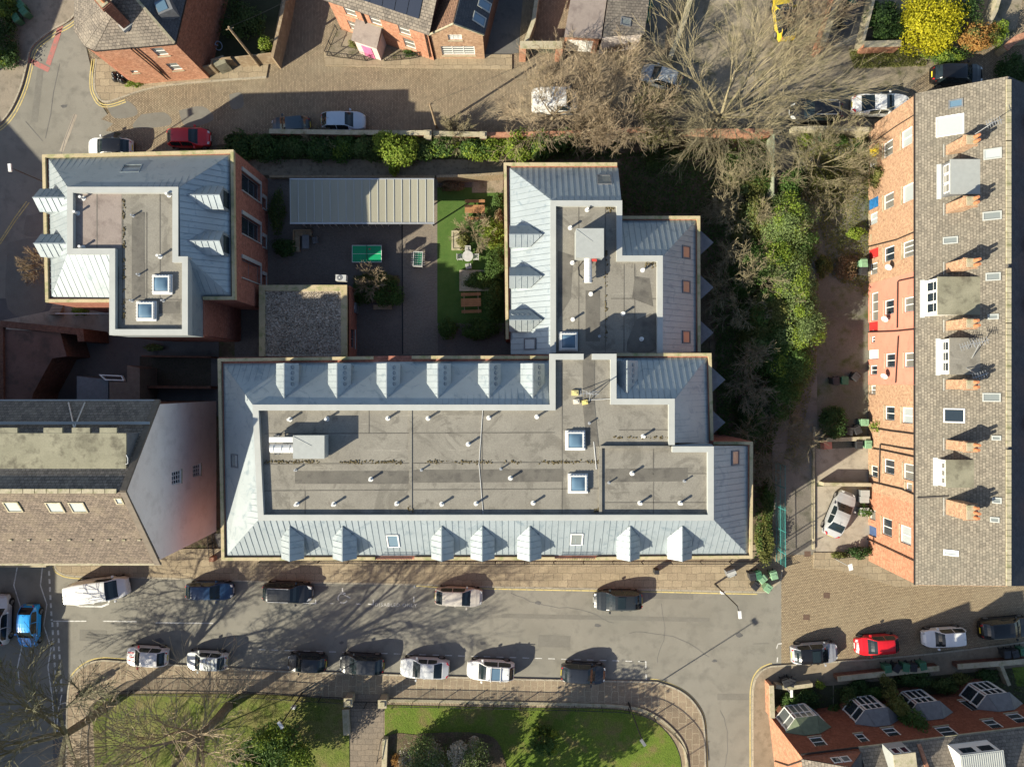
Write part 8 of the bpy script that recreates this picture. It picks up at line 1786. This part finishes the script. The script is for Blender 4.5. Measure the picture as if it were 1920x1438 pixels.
bush('garden_shrub', 'dark green hedge at the right edge beside the black estate car', 1898, 130, 2.0, 1.6, 1.5, 4200, 'leaf_dark', .085, 145)
bush('garden_shrub', 'dark shrub behind the yellow flowering shrub at the top edge', 1815, 15, 2.0, 1.6, 1.6, 2600, 'leaf_dark', .085, 146)
bush('garden_shrub', 'sunlit green bush in the top left corner beside the bins', 6, 12, 2.0, 1.5, 1.5, 3200, 'leaf_mid', .09, 147, mats2=('leaf_bright', .5))
bush('garden_shrub', 'dark hedge left of the top left bins', 10, 75, 1.8, 1.3, 2.4, 3600, 'leaf_dark', .09, 148)
bush('garden_shrub', 'yellow bush at the left edge below the dark hedge', 2, 108, 1.3, .9, .9, 1200, 'leaf_bright', .09, 149)
bush('garden_shrub', 'light green bush in the shaded corner house garden', 497, 84, 1.5, .7, .7, 1100, 'leaf_bright', .08, 150)
bush('garden_shrub', 'ivy mass in the shaded corner house garden', 455, 40, 1.5, 2.0, 2.0, 3200, 'leaf_ivy', .09, 151)
bush('garden_shrub', 'small weeds beside the rubbish sacks at the corner house', 250, 158, .5, .9, .35, 600, 'leaf_bright', .06, 152)
bush('garden_shrub', 'potted plants in the left half of the pink door garden', 668, 82, .9, .8, .5, 800, 'leaf_olive', .06, 153)
bush('garden_shrub', 'green plants at the wall in the right half of the pink door garden', 770, 99, .7, .8, .4, 700, 'leaf_mid', .06, 154)
bush('garden_shrub', 'dead shrub below the brown garage door', 1165, 85, 1.6, 2.6, .8, 1500, 'leaf_brown', .05, 155)
# yards of the long terrace
yd = [(1563, 792, 2.2, 1.5, 1.5, 4200, 'leaf_dark', 'dark green conifer like shrub in the yard above the slabbed yard'), (1604, 437, 1.3, .8, .6, 1100, 'leaf_bright', 'lime patch of shrub at the foot of the door wall'), (1585, 500, 1.0, 1.3, 1.1, 1700, 'leaf_brown', 'brown heather like shrub beside the bins of the red door'),
      (1545, 500, 1.0, .8, 1.2, 1400, 'leaf_olive', 'olive weeds patch beside the alley in the terrace yards'), (1642, 800, 2.4, .35, .6, 600, 'leaf_bright', 'climber with lime leaves on the white porch wall'), (1642, 330, 3.2, .6, 1.0, 1400, 'leaf_olive', 'olive climber on the wall beside the yellow door'),
      (1620, 958, 1.2, .7, .6, 900, 'leaf_mid', 'green climber behind the silver saloon'), (1612, 1035, 1.2, 1.1, .6, 1300, 'leaf_dark', 'hedge on the railing below the last terraced house'), (1575, 1040, .9, 1.0, .3, 700, 'leaf_olive', 'thin hedge continuing towards the sign post'),
      (1508, 262, 1.3, .9, .6, 1200, 'leaf_bright', 'lime bush against the pale stone wall'), (1570, 262, 1.2, 1.0, .6, 1200, 'leaf_mid', 'green bush against the pale stone wall'), (1612, 275, 1.1, .6, .5, 800, 'leaf_dark', 'dark bush near the yellow door at the pale stone wall'), (1540, 345, 1.3, 2.0, 1.6, 2600, 'leaf_olive', 'sprawling olive bush below the leafless yard tree')]
for i, (x, y, h, rx, ry, n, m_, lab) in enumerate(yd): bush('yard_shrub', lab, x, y, h, rx, ry, n, m_, .075, 170 + i, 'plants in the terrace yards', stems=False)
bush('yard_shrub', 'yellow flowering shrub between west building and shaded yard', 152, 583, 1.2, .9, .45, 900, 'leaf_bright', .07, 190, stems=False)
bush('yard_shrub', 'dark laurel in the shaded yard below the west building', 290, 652, .8, 1.0, .3, 700, 'leaf_grey', .08, 191, stems=False)
# front gardens of the bay houses
fg = [(1480, 1312, 1.3, .9, .8, 1500, 'leaf_mid', 'sunny shrub in the corner garden before the olive bay roof'), (1515, 1310, 1.2, 1.0, .8, 1400, 'leaf_dark', 'dark shrub right of the corner garden shrub'), (1538, 1283, .9, .5, .4, 500, 'leaf_bright', 'small lime shrub on the low stone wall end'),
      (1610, 1290, 1.2, 1.0, .9, 1600, 'leaf_dark', 'dark rounded shrub in front of the second bay'), (1715, 1272, 1.5, 1.9, .7, 3000, 'leaf_dark', 'long dark hedge under the five bins'), (1663, 1290, 2.6, .7, 1.2, 1500, 'leaf_olive', 'tall hedge row running towards the second bay')]
for i, (x, y, h, rx, ry, n, m_, lab) in enumerate(fg): bush('front_shrub', lab, x, y, h, rx, ry, n, m_, .08, 200 + i, 'front garden planting at the bays', stems=False)
bush('climbing_tree', 'leafy tree squeezed between the second and third bays', 1703, 1345, 6.2, 1.1, 1.2, 3600, 'leaf_mid', .085, 210, cz=.6, clumps=12, cat='tree')
bush('climbing_tree', 'lower leafy tree left of the third bay, towards the bins', 1680, 1318, 4.6, .8, .9, 1800, 'leaf_olive', .085, 211, cz=.6, clumps=9, cat='tree')
# park planting
bush('park_shrub', 'large light green tree canopy in the left half of the park', 520, 1420, 5.0, 3.5, 2.9, 9000, 'leaf_mid', .10, 220, clumps=26, mats2=('leaf_bright', .9), cz=.6, cat='tree')
bush('park_shrub', 'darker green bush at the bottom edge of the left park lawn', 455, 1436, 3.0, 1.5, 1.5, 3200, 'leaf_mid', .10, 221)
bush('blossom_shrub', 'cream blossom shrub at the bottom edge beside the park path', 790, 1424, 3.2, 2.3, 2.0, 5200, 'leaf_grey', .075, 222, clumps=20, mats2=('leaf_blossom', .6))
bush('blossom_shrub', 'whitest blossom shrub at the bottom edge right of the cream one', 878, 1430, 3.4, 2.2, 2.1, 5200, 'leaf_grey', .075, 223, clumps=20, mats2=('leaf_blossom', 1.0))
bush('park_shrub', 'fresh green shrub catching sun inside the big lawn shadow', 1022, 1388, 3.2, 1.5, 1.4, 3000, 'leaf_mid', .09, 224, clumps=12, mats2=('leaf_bright', .3), spread=.3)
bush('park_tree', 'dense evergreen tree below the bottom edge, casting the big lawn shadow', 905, 1560, 9.5, 4.0, 4.2, 9000, 'leaf_dark', .17, 225, clumps=26, cz=.6, cat='tree')
bush('park_tree', 'second dense evergreen below the bottom edge behind the blossom shrubs', 700, 1560, 8.0, 3.2, 3.0, 6000, 'leaf_dark', .17, 226, clumps=20, cz=.6, cat='tree')
bush('park_shrub', 'low reddish twiggy bush at the end of the steps wall', 745, 1425, .9, .7, .6, 700, 'leaf_rust', .05, 227)
# grass tufts so that the lawns are not flat sheets
ground_cover('grass', 'short grass of the left park lawn', [(182, 1330), (200, 1312), (480, 1304), (640, 1312), (655, 1445), (178, 1445)], 42000, 'leaf_olive', .045, 9, .05)
ground_cover('grass', 'short grass of the right park lawn', [(724, 1322), (1150, 1330), (1215, 1347), (1250, 1374), (1270, 1406), (1275, 1445), (1000, 1445), (960, 1386), (800, 1372), (735, 1362)], 42000, 'leaf_mid', .045, 10, .05)

ground_cover('grass', 'pale leaves and moss on the hedge strip', [(440, 255), (1160, 255), (1160, 300), (440, 300)], 12000, 'leaf_ivy', .08, 12, .45)
ground_cover('leaf_litter', 'sunlit low growth along the edge of the alley', [(1500, 400), (1535, 420), (1530, 700), (1490, 860), (1470, 860), (1500, 640)], 5000, 'leaf_olive', .07, 13, .25)
for i, (x, y, h, rx, ry, n, m_, lab) in enumerate(((1405, 430, 1.6, 1.6, 1.8, 2600, 'leaf_olive', 'low olive scrub between the leafless shrubs, upper one'), (1395, 520, 1.6, 1.7, 1.8, 2600, 'leaf_mid', 'low green scrub between the leafless shrubs, lower one'), (1385, 320, 1.8, 2.2, 1.8, 3000, 'leaf_ivy', 'ivy mound under the largest leafless tree'),
        (1425, 330, 2.0, 1.4, 1.8, 2600, 'leaf_mid', 'green bush left of the algae green fence'), (1405, 610, 1.8, 1.6, 2.0, 2600, 'leaf_ivy', 'ivy mound beside the lowest oriel of the north east wing'), (1250, 300, 1.4, 2.4, 1.2, 2600, 'leaf_ivy', 'ivy mound along the brick wall above the wing'))):
    bush('thicket_bush', lab, x, y, h, rx, ry, n, m_, .08, 240 + i, TG, stems=False, clumps=12)
for i, (x, y, h, rx, ry, n, m_, lab) in enumerate(((1590, 1312, 1.6, .8, 1.1, 1500, 'leaf_ivy', 'dark shrub between the first and second bays'), (1640, 1300, 1.3, .9, .7, 1300, 'leaf_mid', 'green shrub just above the second bay windows'), (1770, 1285, 1.4, 1.3, .8, 1600, 'leaf_ivy', 'dark shrub above the third bay, right of the long hedge'),
        (1800, 1272, 1.0, 1.0, .6, 1100, 'leaf_olive', 'olive shrub behind the dark front wall of the last bay'), (1850, 1266, 1.1, 1.2, .6, 1300, 'leaf_dark', 'dark shrub above the furthest right bay'), (1563, 1330, 1.2, .6, .6, 800, 'leaf_mid', 'small green shrub beside the olive bay roof'))):
    bush('front_shrub', lab, x, y, h, rx, ry, n, m_, .07, 260 + i, 'front garden planting at the bays', stems=False)
ground_cover('weeds', 'dim low planting of the bay fronted house gardens', [(1452, 1292), (1562, 1288), (1930, 1252), (1930, 1330), (1562, 1345), (1452, 1345)], 9000, 'leaf_ivy', .07, 15, .4)
ground_cover('leaf_litter', 'dead leaves and bare patches scattered over the left lawn', [(185, 1315), (480, 1306), (640, 1314), (650, 1445), (182, 1445)], 3500, 'leaf_brown', .05, 16, .05)
ground_cover('leaf_litter', 'dead leaves scattered over the right lawn', [(724, 1324), (1150, 1332), (1250, 1376), (1272, 1445), (1000, 1445), (960, 1386), (735, 1362)], 2500, 'leaf_dry', .04, 17, .05)
for i, (x, y, h, rx, ry, n, m_, lab) in enumerate(((1425, 405, 2.8, 1.8, 1.8, 4200, 'leaf_olive', 'olive bush on the building side of the tallest pale evergreen'), (1418, 500, 2.8, 1.6, 1.9, 4200, 'leaf_mid', 'mid green bush left of the glowing yellow green bush'), (1425, 640, 2.8, 1.7, 2.0, 4400, 'leaf_olive', 'olive bush level with the lowest oriel of the wing'),
        (1505, 460, 2.4, 1.5, 1.7, 3400, 'leaf_mid', 'mid green bush on the alley side of the yellow green one'), (1400, 345, 2.0, 1.8, 1.5, 3000, 'leaf_olive', 'low olive bush under the pale tree branches'), (1500, 700, 2.2, 1.0, 1.8, 2600, 'leaf_olive', 'olive bush on the alley side of the lower bulge'))):
    bush('thicket_bush', lab, x, y, h, rx, ry, n, m_, .075, 280 + i, TG, stems=False, clumps=16, spread=.5, mats2=('leaf_grey', .3))
# buildings just outside the frame whose shadows fall into it
def block(label, px, z):
    mb = MB(); pts = [P(x, y, 0) for x, y in px]; t = thing('neighbour_building', label, 'building', pts[0]); mb.prism([(p.x, p.y) for p in pts], 0, z); mb.build('wall', M['brick_red'], t)
    mb = MB(); mb.prism([(p.x, p.y) for p in pts], z + .002, z + .3); mb.build('roof', M['slate'], t)
block('brick building beyond the bottom left of the frame, shading the zigzag road', [(-560, 1372), (-203, 1372), (-203, 2100), (-560, 2100)], 9.7)
block('brick building beyond the left edge, level with the stone slated building', [(-560, 1040), (-228, 1040), (-228, 1371), (-560, 1371)], 9.7)
block('brick building beyond the left edge, shading the road by the west building', [(-700, 560), (-330, 430), (-250, 520), (-250, 1000), (-700, 1000)], 9.7)
block('house beyond the top left corner, shading the bend of the road', [(-500, 60), (-150, 170), (-180, 250), (-500, 200)], 8.0)
